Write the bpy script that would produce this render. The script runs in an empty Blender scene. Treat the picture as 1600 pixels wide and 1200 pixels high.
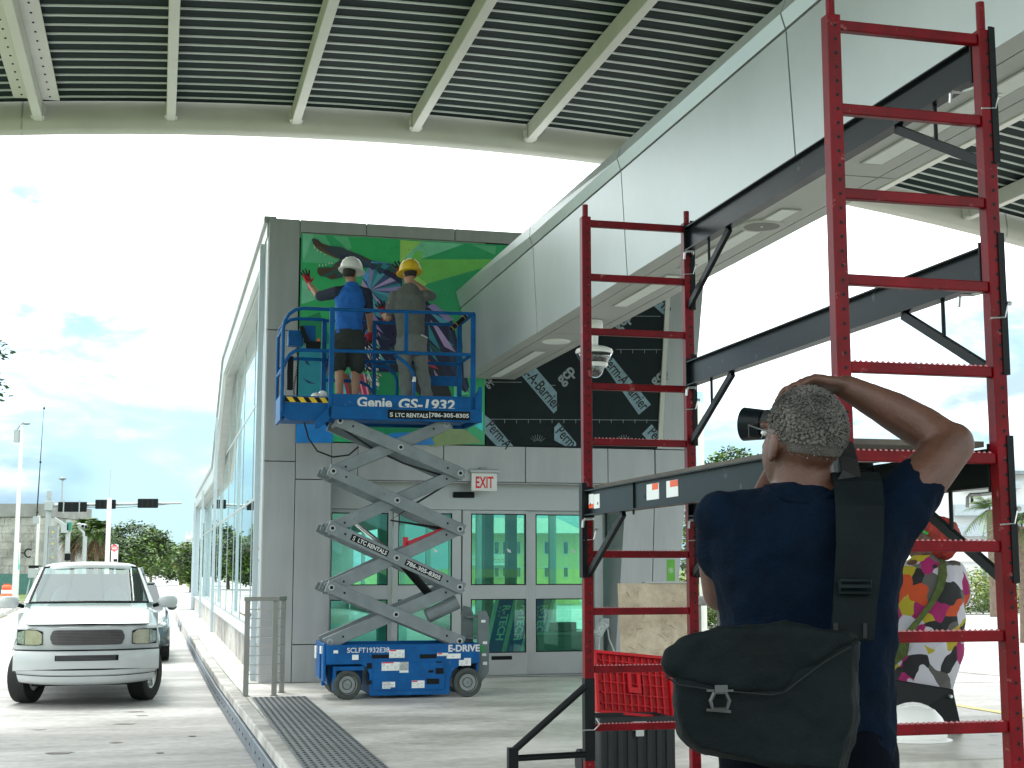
import bpy, bmesh, math, random
from mathutils import Matrix, Vector, noise as mnoise
R = math.radians
rnd = random.Random(7)
SC = bpy.context.scene
COL = SC.collection

# ------------------------------------------------------------------ camera, sky, sun, exposure
FPX, HORIZON, EYE = 2200.0, 888.0, 1.45
TH = math.atan((HORIZON - 600) / FPX)
CT, ST = math.cos(TH), math.sin(TH)
PHI = math.atan((800 - 245) / FPX * CT)            # heading of the building axis
cd = bpy.data.cameras.new('camera')
cam = bpy.data.objects.new('camera', cd)
COL.objects.link(cam)
cam.location = (0, 0, EYE)
cam.rotation_euler = (math.pi / 2 + TH, 0, 0)
cd.sensor_width = 36.0
cd.lens = FPX / 1600 * 36.0
cd.clip_start, cd.clip_end = 0.05, 6000
SC.camera = cam

SKY_OFF = 0.0
SUN_EL, SUN_AZ = 62, -38          # azimuth measured from +Y towards +X
world = bpy.data.worlds.new('World')
SC.world = world
world.use_nodes = True
wn, wl = world.node_tree.nodes, world.node_tree.links
wn.clear()
def wnode(t, **k):
    n = wn.new(t)
    for a, b in k.items(): setattr(n, a, b)
    return n
wout = wnode('ShaderNodeOutputWorld'); wbg = wnode('ShaderNodeBackground')
sky = wnode('ShaderNodeTexSky', sky_type='NISHITA', sun_disc=False)
sky.sun_elevation = R(SUN_EL); sky.sun_rotation = R(SUN_AZ)
sky.air_density = 1.0; sky.dust_density = 0.3; sky.ozone_density = 1.5
tc = wnode('ShaderNodeTexCoord'); sep = wnode('ShaderNodeSeparateXYZ')
wl.new(tc.outputs['Generated'], sep.inputs[0])
def wmath(op, a, b=None, clamp=False):
    n = wnode('ShaderNodeMath', operation=op); n.use_clamp = clamp
    for i, x in enumerate((a, b)):
        if x is None: continue
        if isinstance(x, (int, float)): n.inputs[i].default_value = x
        else: wl.new(x, n.inputs[i])
    return n.outputs[0]
mpw = wnode('ShaderNodeMapping'); mpw.inputs['Scale'].default_value = (1.0, 1.0, 2.6); mpw.inputs['Location'].default_value = (SKY_OFF, 0.0, 0.0)
wl.new(tc.outputs['Generated'], mpw.inputs[0])
def wnoise(scale, detail, rough, dist=0.0):
    n = wnode('ShaderNodeTexNoise'); n.inputs['Scale'].default_value = scale; n.inputs['Detail'].default_value = detail
    n.inputs['Roughness'].default_value = rough; n.inputs['Distortion'].default_value = dist; wl.new(mpw.outputs[0], n.inputs['Vector']); return n.outputs['Fac']
def wramp(x, stops, ease='EASE'):
    r = wnode('ShaderNodeValToRGB'); r.color_ramp.interpolation = ease
    for k, (p, c) in enumerate(stops):
        e = r.color_ramp.elements[k] if k < 2 else r.color_ramp.elements.new(p); e.position = p; e.color = (c, c, c, 1)
    wl.new(x, r.inputs[0]); return r.outputs[0]
def wmix(fac, a, b):
    n = wnode('ShaderNodeMix', data_type='RGBA'); wl.new(fac, n.inputs['Factor'])
    for k, x in (('A', a), ('B', b)):
        if isinstance(x, tuple): n.inputs[k].default_value = (*x, 1)
        else: wl.new(x, n.inputs[k])
    return n.outputs['Result']
gain = wnode('ShaderNodeMix', data_type='RGBA', blend_type='MULTIPLY'); gain.inputs['Factor'].default_value = 1.0
wl.new(sky.outputs[0], gain.inputs['A']); gain.inputs['B'].default_value = (0.40, 0.53, 0.57, 1)
zpos = wmath('MAXIMUM', sep.outputs[2], 0.0)
cover = wmath('ADD', wnoise(4.2, 7, 0.55, 0.3), wmath('MINIMUM', wmath('MULTIPLY', zpos, 1.35), 0.40))
cmask = wramp(cover, [(0.50, 0.0), (0.80, 1.0)])
# pale grey-blue shading inside the cloud cover
shade = wramp(wmath('ADD', wnoise(8.0, 6, 0.6, 0.4), wmath('MINIMUM', wmath('MULTIPLY', zpos, 1.1), 0.36)), [(0.53, 0.0), (0.80, 1.0)])
cloud = wmix(shade, (1.7, 2.25, 2.55), (7.6, 8.0, 8.0))
low = wramp(zpos, [(0.0, 0.85), (0.22, 0.0)])
clear = wmix(low, gain.outputs['Result'], (1.45, 2.15, 2.5))
col1 = wmix(cmask, clear, cloud)
# storm bank low over the horizon
bank = wmath('ADD', wmath('MULTIPLY', wmath('SUBTRACT', wnoise(2.6, 5, 0.55), 0.5), 0.32), wmath('SUBTRACT', 0.046, zpos))
bmask = wramp(wmath('MULTIPLY', bank, 8.0), [(0.10, 0.0), (0.75, 0.92)])
col2 = wmix(bmask, col1, (0.50, 0.92, 1.60))
wl.new(col2, wbg.inputs['Color'])
wbg.inputs['Strength'].default_value = 0.10
wl.new(wbg.outputs[0], wout.inputs[0])

sl = bpy.data.lights.new('sun', 'SUN'); sun = bpy.data.objects.new('sun', sl); COL.objects.link(sun)
sl.energy = 0.7; sl.angle = R(14); sl.color = (1.0, 0.96, 0.9)
sdir = Vector((math.sin(R(SUN_AZ)) * math.cos(R(SUN_EL)), math.cos(R(SUN_AZ)) * math.cos(R(SUN_EL)), math.sin(R(SUN_EL))))
sun.rotation_euler = (-sdir).to_track_quat('-Z', 'Y').to_euler()
sun.location = (0, 0, 40)

SC.view_settings.view_transform = 'Standard'
SC.view_settings.look = 'None'
SC.view_settings.exposure = 2.0
SC.view_settings.gamma = 1.0
SC.view_settings.use_curve_mapping = False
SC.render.engine = 'CYCLES'
SC.cycles.max_bounces = 10
SC.cycles.transparent_max_bounces = 16

# ------------------------------------------------------------------ pixel <-> place helpers (only used to read measured points)
def _ray(x, y):
    a = (x - 800) / FPX; b = (600 - y) / FPX
    return Vector((a, CT - b * ST, ST + b * CT))
C0 = Vector((0, 0, EYE))
def G(x, y, z=0.0):
    d = _ray(x, y); return C0 + d * ((z - EYE) / d.z)
def at(x, y, Y):
    d = _ray(x, y); return C0 + d * (Y / d.y)
O = G(404, 1068)
UV = Vector((math.cos(PHI), math.sin(PHI), 0)); VV = Vector((-math.sin(PHI), math.cos(PHI), 0))
def B(u, v, z=0.0):
    return O + UV * u + VV * v + Vector((0, 0, z))
def loc(p):
    q = p - O; return Vector((q.dot(UV), q.dot(VV), q.z))
def onwall(x, y, v=0.0):
    d = _ray(x, y); t = (O + VV * v - C0).dot(VV) / d.dot(VV); q = loc(C0 + d * t); return q.x, q.z

# ------------------------------------------------------------------ materials
MATS = {}
def mat(name, c, rough=0.5, metal=0.0, var=0.12, scale=6.0, bump=0.0, bscale=40.0, coat=0.0, c2=None, spec=0.5, stretch=None, chips=None):
    if name in MATS: return MATS[name]
    m = bpy.data.materials.new(name); m.use_nodes = True; MATS[name] = m
    n, l = m.node_tree.nodes, m.node_tree.links
    p = n['Principled BSDF']
    p.inputs['Roughness'].default_value = rough; p.inputs['Metallic'].default_value = metal
    p.inputs['Specular IOR Level'].default_value = spec
    if coat: p.inputs['Coat Weight'].default_value = coat; p.inputs['Coat Roughness'].default_value = 0.08
    t = n.new('ShaderNodeTexCoord'); src = t.outputs['Object']
    if stretch:
        mp = n.new('ShaderNodeMapping'); mp.inputs['Scale'].default_value = stretch; l.new(src, mp.inputs[0]); src = mp.outputs[0]
    nzz = n.new('ShaderNodeTexNoise'); nzz.inputs['Scale'].default_value = scale; nzz.inputs['Detail'].default_value = 6
    nzz.inputs['Roughness'].default_value = 0.6
    l.new(src, nzz.inputs['Vector'])
    r = n.new('ShaderNodeValToRGB'); r.color_ramp.elements[0].position = 0.3; r.color_ramp.elements[1].position = 0.7
    a = [max(0, x * (1 - var)) for x in c]; b = c2 or [min(1, x * (1 + var)) for x in c]
    r.color_ramp.elements[0].color = (*a, 1); r.color_ramp.elements[1].color = (*b, 1)
    l.new(nzz.outputs['Fac'], r.inputs[0]); col_out = r.outputs[0]
    if chips:       # worn spots: (colour, scale, threshold)
        n3 = n.new('ShaderNodeTexNoise'); n3.inputs['Scale'].default_value = chips[1]; n3.inputs['Detail'].default_value = 5; n3.inputs['Roughness'].default_value = 0.7; l.new(t.outputs['Object'], n3.inputs['Vector'])
        r3 = n.new('ShaderNodeValToRGB'); r3.color_ramp.elements[0].position = chips[2]; r3.color_ramp.elements[1].position = chips[2] + 0.05; l.new(n3.outputs['Fac'], r3.inputs[0])
        m3 = n.new('ShaderNodeMix'); m3.data_type = 'RGBA'; l.new(r3.outputs[0], m3.inputs['Factor']); l.new(col_out, m3.inputs['A']); m3.inputs['B'].default_value = (*chips[0], 1); col_out = m3.outputs['Result']
    l.new(col_out, p.inputs['Base Color'])
    rr = n.new('ShaderNodeMapRange'); rr.inputs['To Min'].default_value = max(0.02, rough - 0.07); rr.inputs['To Max'].default_value = min(1, rough + 0.07)
    l.new(nzz.outputs['Fac'], rr.inputs[0]); l.new(rr.outputs[0], p.inputs['Roughness'])
    if bump:
        n2 = n.new('ShaderNodeTexNoise'); n2.inputs['Scale'].default_value = bscale; n2.inputs['Detail'].default_value = 4
        l.new(src, n2.inputs['Vector'])
        bp = n.new('ShaderNodeBump'); bp.inputs['Strength'].default_value = bump; bp.inputs['Distance'].default_value = 0.02
        l.new(n2.outputs['Fac'], bp.inputs['Height']); l.new(bp.outputs[0], p.inputs['Normal'])
    return m

def concrete(name, base, dark, big=0.35, streak=None, rough=0.75):
    m = bpy.data.materials.new(name); m.use_nodes = True; MATS[name] = m
    n, l = m.node_tree.nodes, m.node_tree.links; p = n['Principled BSDF']
    t = n.new('ShaderNodeTexCoord')
    def nz_(s, d, sc=None, ro=0.6):
        x = n.new('ShaderNodeTexNoise'); x.inputs['Scale'].default_value = s; x.inputs['Detail'].default_value = d; x.inputs['Roughness'].default_value = ro
        if sc:
            mp = n.new('ShaderNodeMapping'); mp.inputs['Scale'].default_value = sc; mp.inputs['Rotation'].default_value = (0, 0, 0)
            l.new(t.outputs['Object'], mp.inputs[0]); l.new(mp.outputs[0], x.inputs['Vector'])
        else: l.new(t.outputs['Object'], x.inputs['Vector'])
        return x.outputs['Fac']
    a = nz_(big, 8, streak, 0.62); b = nz_(9, 6); c = nz_(70, 3)
    r1 = n.new('ShaderNodeValToRGB'); r1.color_ramp.elements[0].position = 0.40; r1.color_ramp.elements[1].position = 0.60
    r1.color_ramp.elements[0].color = (*dark, 1); r1.color_ramp.elements[1].color = (*base, 1)
    l.new(a, r1.inputs[0])
    mx = n.new('ShaderNodeMix'); mx.data_type = 'RGBA'; mx.blend_type = 'OVERLAY'; mx.inputs['Factor'].default_value = 0.45
    l.new(r1.outputs[0], mx.inputs['A']); l.new(b, mx.inputs['B'])
    # dark spots
    v = n.new('ShaderNodeTexVoronoi'); v.inputs['Scale'].default_value = 1.7; l.new(t.outputs['Object'], v.inputs['Vector'])
    rs = n.new('ShaderNodeValToRGB'); rs.color_ramp.elements[0].position = 0.015; rs.color_ramp.elements[1].position = 0.055
    rs.color_ramp.elements[0].color = (0.45, 0.43, 0.4, 1); rs.color_ramp.elements[1].color = (1, 1, 1, 1)
    l.new(v.outputs['Distance'], rs.inputs[0])
    mx2 = n.new('ShaderNodeMix'); mx2.data_type = 'RGBA'; mx2.blend_type = 'MULTIPLY'; mx2.inputs['Factor'].default_value = 0.8
    l.new(mx.outputs['Result'], mx2.inputs['A']); l.new(rs.outputs[0], mx2.inputs['B'])
    l.new(mx2.outputs['Result'], p.inputs['Base Color'])
    mr = n.new('ShaderNodeMapRange'); mr.inputs['To Min'].default_value = rough - 0.22; mr.inputs['To Max'].default_value = rough + 0.1
    l.new(a, mr.inputs[0]); l.new(mr.outputs[0], p.inputs['Roughness'])
    bp = n.new('ShaderNodeBump'); bp.inputs['Strength'].default_value = 0.15; bp.inputs['Distance'].default_value = 0.01
    l.new(c, bp.inputs['Height']); l.new(bp.outputs[0], p.inputs['Normal'])
    return m

def glass(name, tint, refl=0.0, rough=0.0, refl_tint=(1, 1, 1)):
    m = bpy.data.materials.new(name); m.use_nodes = True; MATS[name] = m
    n, l = m.node_tree.nodes, m.node_tree.links; n.clear()
    out = n.new('ShaderNodeOutputMaterial'); t = n.new('ShaderNodeBsdfTransparent'); g = n.new('ShaderNodeBsdfGlossy')
    t.inputs[0].default_value = (*tint, 1); g.inputs['Roughness'].default_value = rough; g.inputs[0].default_value = (*refl_tint, 1)
    fr = n.new('ShaderNodeFresnel'); geo = n.new('ShaderNodeNewGeometry'); ior = n.new('ShaderNodeMapRange'); ior.inputs['To Min'].default_value = 1.5; ior.inputs['To Max'].default_value = 1 / 1.5
    l.new(geo.outputs['Backfacing'], ior.inputs[0]); l.new(ior.outputs[0], fr.inputs['IOR'])
    mr = n.new('ShaderNodeMapRange'); mr.inputs['To Min'].default_value = refl; mr.inputs['To Max'].default_value = 1.0
    mx = n.new('ShaderNodeMixShader')
    l.new(fr.outputs[0], mr.inputs[0]); l.new(mr.outputs[0], mx.inputs[0]); l.new(t.outputs[0], mx.inputs[1]); l.new(g.outputs[0], mx.inputs[2])
    l.new(mx.outputs[0], out.inputs[0])
    return m

M = dict(
    panel=mat('grey_metal_panel', (0.385, 0.395, 0.395), 0.40, 0.45, 0.10, 1.5, bump=0.05, bscale=1.8, stretch=(3, 3, .45)),
    panel_dk=mat('joint_backing', (0.03, 0.035, 0.035), 0.8),
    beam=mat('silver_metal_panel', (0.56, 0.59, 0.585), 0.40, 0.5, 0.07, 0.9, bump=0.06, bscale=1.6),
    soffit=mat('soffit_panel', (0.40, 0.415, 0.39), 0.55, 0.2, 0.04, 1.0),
    cream=mat('cream_paint', (0.56, 0.565, 0.515), 0.5, 0, 0.06, 1.5),
    deck=mat('deck_paint_shaded', (0.010, 0.021, 0.020), 0.7, 0.0, 0.65, 2.4, stretch=(.5, 7, 1), spec=0.12),  # dark pans: paint tone with the shade of the corrugation put in
    batten=mat('batten_paint_lit', (0.46, 0.51, 0.475), 0.45, 0.1, 0.12, 3.0),  # pale strips: paint tone with the light on the corrugation put in
    alum=mat('anodised_aluminium', (0.42, 0.44, 0.435), 0.4, 0.5, 0.05, 3.0),
    black=mat('black_paint', (0.004, 0.006, 0.007), 0.45, 0, 0.3, 8, spec=0.18),
    dark=mat('dark_rubber', (0.009, 0.010, 0.010), 0.7, 0, 0.25, 20, bump=0.2),
    white=mat('white_paint', (0.62, 0.63, 0.62), 0.4, 0, 0.03),
    red=mat('scaffold_red', (0.13, 0.0006, 0.003), 0.36, 0, 0.3, 9, spec=0.17, c2=(0.18, 0.001, 0.006), chips=((0.24, 0.075, 0.07), 16, 0.63)),
    blackrail=mat('black_powder_coat', (0.004, 0.008, 0.010), 0.33, 0.0, 0.35, 5, spec=0.14, chips=((0.05, 0.06, 0.065), 12, 0.64)),
    steel=mat('zinc_steel', (0.55, 0.56, 0.55), 0.35, 0.8, 0.1),
    stainless=mat('handrail_steel', (0.27, 0.27, 0.245), 0.4, 0.6, 0.1),
    liftblue=mat('lift_blue', (0.0015, 0.082, 0.27), 0.42, 0, 0.2, 5, spec=0.2, c2=(0.002, 0.108, 0.335), chips=((0.10, 0.14, 0.22), 14, 0.66)),
    liftgrey=mat('lift_grey', (0.185, 0.215, 0.225), 0.42, 0.1, 0.16, 6, chips=((0.09, 0.085, 0.08), 18, 0.66)),
    decal=mat('decal_white', (0.74, 0.77, 0.75), 0.5, 0, 0.05),
    decalred=mat('decal_red', (0.6, 0.03, 0.04), 0.5),
    decalgrey=mat('decal_grey', (0.45, 0.5, 0.48), 0.6, 0, 0.5, 60),
    tyregrey=mat('grey_tyre', (0.055, 0.066, 0.061), 0.85, 0, 0.2, 12, bump=0.2),
    rimgrey=mat('wheel_grey', (0.26, 0.29, 0.285), 0.55, 0.2, 0.15, 10),
    yellow=mat('safety_yellow', (0.75, 0.5, 0.02), 0.4),
    hatwhite=mat('white_plastic', (0.80, 0.80, 0.77), 0.3, 0, 0.03),
    skin_d=mat('brown_skin', (0.078, 0.032, 0.019), 0.52, 0, 0.25, 14, bump=0.1, bscale=150),
    skin_m=mat('tan_skin', (0.36, 0.19, 0.12), 0.5, 0, 0.12, 9),
    skin_l=mat('light_tan_skin', (0.45, 0.25, 0.17), 0.5, 0, 0.12, 9),
    orange=mat('sign_orange', (0.80, 0.10, 0.02), 0.5),
    signred=mat('sign_red', (0.62, 0.02, 0.03), 0.4),
    bark=mat('bark', (0.16, 0.12, 0.09), 0.9, 0, 0.3, 10, bump=0.5),
    leaf_d=mat('leaf_dark', (0.018, 0.045, 0.009), 0.6, 0, 0.3, 3),
    leaf_m=mat('leaf_mid', (0.048, 0.105, 0.015), 0.6, 0, 0.3, 3),
    leaf_l=mat('leaf_light', (0.11, 0.19, 0.025), 0.6, 0, 0.3, 3),
    palm_brown=mat('dead_frond', (0.13, 0.088, 0.045), 0.9, 0, 0.3, 4),
    galv=mat('galvanised_pole', (0.34, 0.375, 0.385), 0.5, 0.2, 0.08),
    carwhite=mat('white_car_paint', (0.52, 0.555, 0.555), 0.3, 0, 0.03, 2, coat=0.5),
    chrome=mat('chrome', (0.6, 0.62, 0.63), 0.12, 1.0, 0.05),
)
M['floor'] = concrete('platform_concrete', (0.70, 0.69, 0.645), (0.42, 0.41, 0.365), 0.8, (0.65, 1.35, 1), 0.5)
M['lane'] = concrete('lane_concrete', (0.46, 0.455, 0.435), (0.25, 0.245, 0.23), 0.4, (0.5, 2.2, 1), 0.7)
M['kerb'] = concrete('kerb_concrete', (0.52, 0.51, 0.48), (0.28, 0.27, 0.245), 1.5)
M['oldwall'] = concrete('weathered_concrete', (0.36, 0.36, 0.335), (0.17, 0.17, 0.155), 0.5)
M['pane_door'] = glass('green_door_glass', (0.57, 0.94, 0.83), 0.03, 0.0, (0.75, 1.0, 0.9))
M['pane_side'] = glass('facade_glass', (0.80, 0.93, 0.90), 0.55, 0.0, (0.9, 1.0, 1.0))
M['pane_right'] = glass('clear_side_glass', (0.82, 0.96, 0.92), 0.02, 0.0)
M['windscreen'] = glass('windscreen_glass', (0.50, 0.72, 0.70), 0.12, 0.0, (0.9, 1, 1))
M['clear'] = glass('clear_dome', (0.25, 0.3, 0.3), 0.12, 0.02)

# ------------------------------------------------------------------ mesh builder
class MB:
    def __init__(s): s.v = []; s.f = []; s.mi = []
    def add(s, vs, fs, mi=0):
        o = len(s.v); s.v += [tuple(v) for v in vs]; s.f += [tuple(i + o for i in f) for f in fs]; s.mi += [mi] * len(fs); return s
    def box(s, x0, x1, y0, y1, z0, z1, mi=0):
        if x0 > x1: x0, x1 = x1, x0
        if y0 > y1: y0, y1 = y1, y0
        if z0 > z1: z0, z1 = z1, z0
        return s.add([(x0, y0, z0), (x1, y0, z0), (x1, y1, z0), (x0, y1, z0), (x0, y0, z1), (x1, y0, z1), (x1, y1, z1), (x0, y1, z1)],
                     [(0, 3, 2, 1), (4, 5, 6, 7), (0, 1, 5, 4), (1, 2, 6, 5), (2, 3, 7, 6), (3, 0, 4, 7)], mi)
    def bar(s, p0, p1, w, h, up=(0, 0, 1), mi=0):
        p0, p1 = Vector(p0), Vector(p1); d = (p1 - p0).normalized(); upv = Vector(up)
        sd = d.cross(upv)
        if sd.length < 1e-4: sd = d.cross(Vector((0, 1, 0)))
        sd.normalize(); u2 = sd.cross(d).normalized(); vs = []
        for p in (p0, p1):
            for a, b in ((-1, -1), (1, -1), (1, 1), (-1, 1)): vs.append(p + sd * (a * w / 2) + u2 * (b * h / 2))
        return s.add(vs, [(0, 1, 2, 3), (7, 6, 5, 4), (0, 4, 5, 1), (1, 5, 6, 2), (2, 6, 7, 3), (3, 7, 4, 0)], mi)
    def cyl(s, p0, p1, r0, r1=None, n=12, mi=0, caps=True):
        r1 = r0 if r1 is None else r1
        p0, p1 = Vector(p0), Vector(p1); d = (p1 - p0).normalized()
        a = d.orthogonal().normalized(); b = d.cross(a); vs = []
        for p, r in ((p0, r0), (p1, r1)):
            for i in range(n):
                t = 2 * math.pi * i / n; vs.append(p + a * (r * math.cos(t)) + b * (r * math.sin(t)))
        fs = [(i, (i + 1) % n, n + (i + 1) % n, n + i) for i in range(n)]
        if caps: fs += [tuple(range(n - 1, -1, -1)), tuple(range(n, 2 * n))]
        return s.add(vs, fs, mi)
    def tube(s, pts, r, n=8, mi=0, caps=True):
        pts = [Vector(p) for p in pts]; vs = []; N = len(pts); prev = None
        for k, p in enumerate(pts):
            d = (pts[min(k + 1, N - 1)] - pts[max(k - 1, 0)]).normalized()
            if prev is None: a = d.orthogonal().normalized()
            else:
                a = prev - d * prev.dot(d); a = a.normalized() if a.length > 1e-5 else d.orthogonal().normalized()
            prev = a; b = d.cross(a); rr = r[k] if isinstance(r, (list, tuple)) else r
            for i in range(n):
                t = 2 * math.pi * i / n; vs.append(p + a * (rr * math.cos(t)) + b * (rr * math.sin(t)))
        fs = [(k * n + i, k * n + (i + 1) % n, (k + 1) * n + (i + 1) % n, (k + 1) * n + i) for k in range(N - 1) for i in range(n)]
        if caps: fs += [tuple(range(n - 1, -1, -1)), tuple(range((N - 1) * n, N * n))]
        return s.add(vs, fs, mi)
    def prism(s, poly, f, d0, d1, mi=0):
        """poly: 2D points; f(a,b,d)->3D."""
        n = len(poly); vs = [f(a, b, d0) for a, b in poly] + [f(a, b, d1) for a, b in poly]
        fs = [tuple(range(n - 1, -1, -1)), tuple(range(n, 2 * n))] + [(i, (i + 1) % n, n + (i + 1) % n, n + i) for i in range(n)]
        return s.add(vs, fs, mi)
    def lathe(s, prof, c=(0, 0, 0), n=24, axis='z', mi=0, sx=1.0, sy=1.0, ends=True):
        vs = []; c = Vector(c)
        for r, h in prof:
            for i in range(n):
                t = 2 * math.pi * i / n; x, y = r * math.cos(t) * sx, r * math.sin(t) * sy
                q = {'z': (x, y, h), 'y': (x, h, y), 'x': (h, x, y)}[axis]
                vs.append(c + Vector(q))
        fs = [(k * n + i, k * n + (i + 1) % n, (k + 1) * n + (i + 1) % n, (k + 1) * n + i) for k in range(len(prof) - 1) for i in range(n)]
        if ends and prof[0][0] > 1e-6: fs.append(tuple(range(n - 1, -1, -1)))
        if ends and prof[-1][0] > 1e-6: fs.append(tuple(range((len(prof) - 1) * n, len(prof) * n)))
        return s.add(vs, fs, mi)
    def ell(s, c, r, nu=16, nv=10, mi=0, rot=None):
        c = Vector(c); vs = []
        for j in range(nv + 1):
            ph = math.pi * j / nv - math.pi / 2
            for i in range(nu):
                t = 2 * math.pi * i / nu
                q = Vector((r[0] * math.cos(ph) * math.cos(t), r[1] * math.cos(ph) * math.sin(t), r[2] * math.sin(ph)))
                if rot is not None: q = rot @ q
                vs.append(c + q)
        fs = [(j * nu + i, j * nu + (i + 1) % nu, (j + 1) * nu + (i + 1) % nu, (j + 1) * nu + i) for j in range(nv) for i in range(nu)]
        return s.add(vs, fs, mi)
    def loft(s, secs, n=24, mi=0, caps=True, power=2.0):
        """secs: (center, rx, ry) horizontal (super)ellipses."""
        vs = []
        for c, rx, ry in secs:
            for i in range(n):
                t = 2 * math.pi * i / n; ca, sa = math.cos(t), math.sin(t); e = 2.0 / power
                vs.append((c[0] + rx * math.copysign(abs(ca) ** e, ca), c[1] + ry * math.copysign(abs(sa) ** e, sa), c[2]))
        N = len(secs)
        fs = [(k * n + i, k * n + (i + 1) % n, (k + 1) * n + (i + 1) % n, (k + 1) * n + i) for k in range(N - 1) for i in range(n)]
        if caps: fs += [tuple(range(n - 1, -1, -1)), tuple(range((N - 1) * n, N * n))]
        return s.add(vs, fs, mi)
    def cap(s, p0, p1, r0, r1, n=12, mi=0):
        """tapered capsule"""
        p0, p1 = Vector(p0), Vector(p1); d = (p1 - p0).normalized()
        pts, rs = [], []
        for k in range(5):
            a = math.pi / 2 * k / 4; pts.append(p0 - d * (r0 * math.cos(a))); rs.append(max(1e-4, r0 * math.sin(a)))
        for k in range(5):
            a = math.pi / 2 * k / 4; pts.append(p1 + d * (r1 * math.sin(a))); rs.append(max(1e-4, r1 * math.cos(a)))
        return s.tube(pts, rs, n, mi)
    def text(s, body, o, xd, yd, size, align='LEFT', bold=0.0, depth=0.0008, mi=0, shear=0.0, width=None):
        vs, fs = text_geo(body, align, bold, shear)
        xs = [v[0] for v in vs]; k = size
        sxk = size
        if width and xs and max(xs) > min(xs): sxk = width / (max(xs) - min(xs))
        o, xd, yd = Vector(o), Vector(xd).normalized(), Vector(yd).normalized(); nrm = xd.cross(yd)
        return s.add([o + xd * (x * sxk) + yd * (y * k) + nrm * depth for x, y in vs], fs, mi)
_tg = {}
def text_geo(body, align='LEFT', bold=0.0, shear=0.0):
    key = (body, align, bold, shear)
    if key in _tg: return _tg[key]
    cu = bpy.data.curves.new('t', 'FONT'); cu.body = body; cu.align_x = align; cu.size = 1.0; cu.offset = bold; cu.shear = shear
    cu.resolution_u = 3
    ob = bpy.data.objects.new('t', cu); COL.objects.link(ob)
    dg = bpy.context.evaluated_depsgraph_get(); me = bpy.data.meshes.new_from_object(ob.evaluated_get(dg))
    out = ([(v.co.x, v.co.y) for v in me.vertices], [tuple(p.vertices) for p in me.polygons])
    bpy.data.objects.remove(ob); bpy.data.curves.remove(cu); bpy.data.meshes.remove(me)
    _tg[key] = out
    return out

def mesh_from(name, mb, mats, off=(0, 0, 0), smooth=False):
    me = bpy.data.meshes.new(name)
    ox, oy, oz = off
    me.from_pydata([(x - ox, y - oy, z - oz) for x, y, z in mb.v], [], mb.f)
    for m in (mats if isinstance(mats, (list, tuple)) else [mats]): me.materials.append(m)
    if any(mb.mi): me.polygons.foreach_set('material_index', mb.mi)
    bm = bmesh.new(); bm.from_mesh(me); bmesh.ops.recalc_face_normals(bm, faces=bm.faces); bm.to_mesh(me); bm.free()
    if smooth: me.polygons.foreach_set('use_smooth', [True] * len(me.polygons))
    me.update()
    return me
def link(name, me, parent=None):
    o = bpy.data.objects.new(name, me); COL.objects.link(o)
    if parent is not None: o.parent = parent
    return o
def add_bevel(o, w, seg=2, ang=35):
    b = o.modifiers.new('bevel', 'BEVEL'); b.width = w; b.segments = seg; b.limit_method = 'ANGLE'; b.angle_limit = R(ang); b.harden_normals = False
def smooth_angle(me, ang=40):
    me.polygons.foreach_set('use_smooth', [True] * len(me.polygons))
    bm = bmesh.new(); bm.from_mesh(me)
    for e in bm.edges:
        if len(e.link_faces) == 2 and e.calc_face_angle(0) > R(ang): e.smooth = False
    bm.to_mesh(me); bm.free()
def props(o, label=None, cat=None, group=None, kind=None):
    if label: o['label'] = label
    if cat: o['category'] = cat
    if group: o['group'] = group
    if kind: o['kind'] = kind
    return o

class Thing:
    """An Empty at the thing's base; parts are given in the building frame (u, v, z) or, with local=True, in the thing's own frame."""
    def __init__(s, name, label, cat, base=(0, 0, 0), rot=0.0, group=None, local=False, world=None):
        s.o = bpy.data.objects.new(name, None); COL.objects.link(s.o); s.o.empty_display_size = 0.2
        props(s.o, label, cat, group)
        s.local = local; s.base = (0, 0, 0) if local else tuple(base)
        if world is not None: s.o.location = world; s.o.rotation_euler = (0, 0, rot)
        else: s.o.location = B(*base); s.o.rotation_euler = (0, 0, PHI + rot)
    def part(s, name, mb, m, parent=None, smooth=False, bevel=0.0, label=None, ang=None, kind=None):
        me = mb if isinstance(mb, bpy.types.Mesh) else mesh_from(name, mb, m, s.base, smooth)
        if ang: smooth_angle(me, ang)
        o = link(name, me, parent or s.o)
        if bevel: add_bevel(o, bevel)
        if label: o['label'] = label
        if kind: o['kind'] = kind
        return o
def struct(name, mb, m, kind='structure', base=(0, 0, 0)):
    me = mesh_from(name, mb, m, base); o = link(name, me); o.location = B(*base); o.rotation_euler = (0, 0, PHI); o['kind'] = kind
    return o
def single(name, mb, m, label, cat, base=(0, 0, 0), group=None, smooth=False, bevel=0, ang=None, world=None, rot=0.0):
    me = mesh_from(name, mb, m, base if world is None else (0, 0, 0), smooth); o = link(name, me)
    if ang: smooth_angle(me, ang)
    if world is not None: o.location = world; o.rotation_euler = (0, 0, rot)
    else: o.location = B(*base); o.rotation_euler = (0, 0, PHI)
    if bevel: add_bevel(o, bevel)
    return props(o, label, cat, group)
def copy_tree(o, parent=None):
    c = o.copy(); COL.objects.link(c)
    if parent is not None: c.parent = parent
    for ch in list(o.children): copy_tree(ch, c)
    return c
_tex = {}
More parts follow.
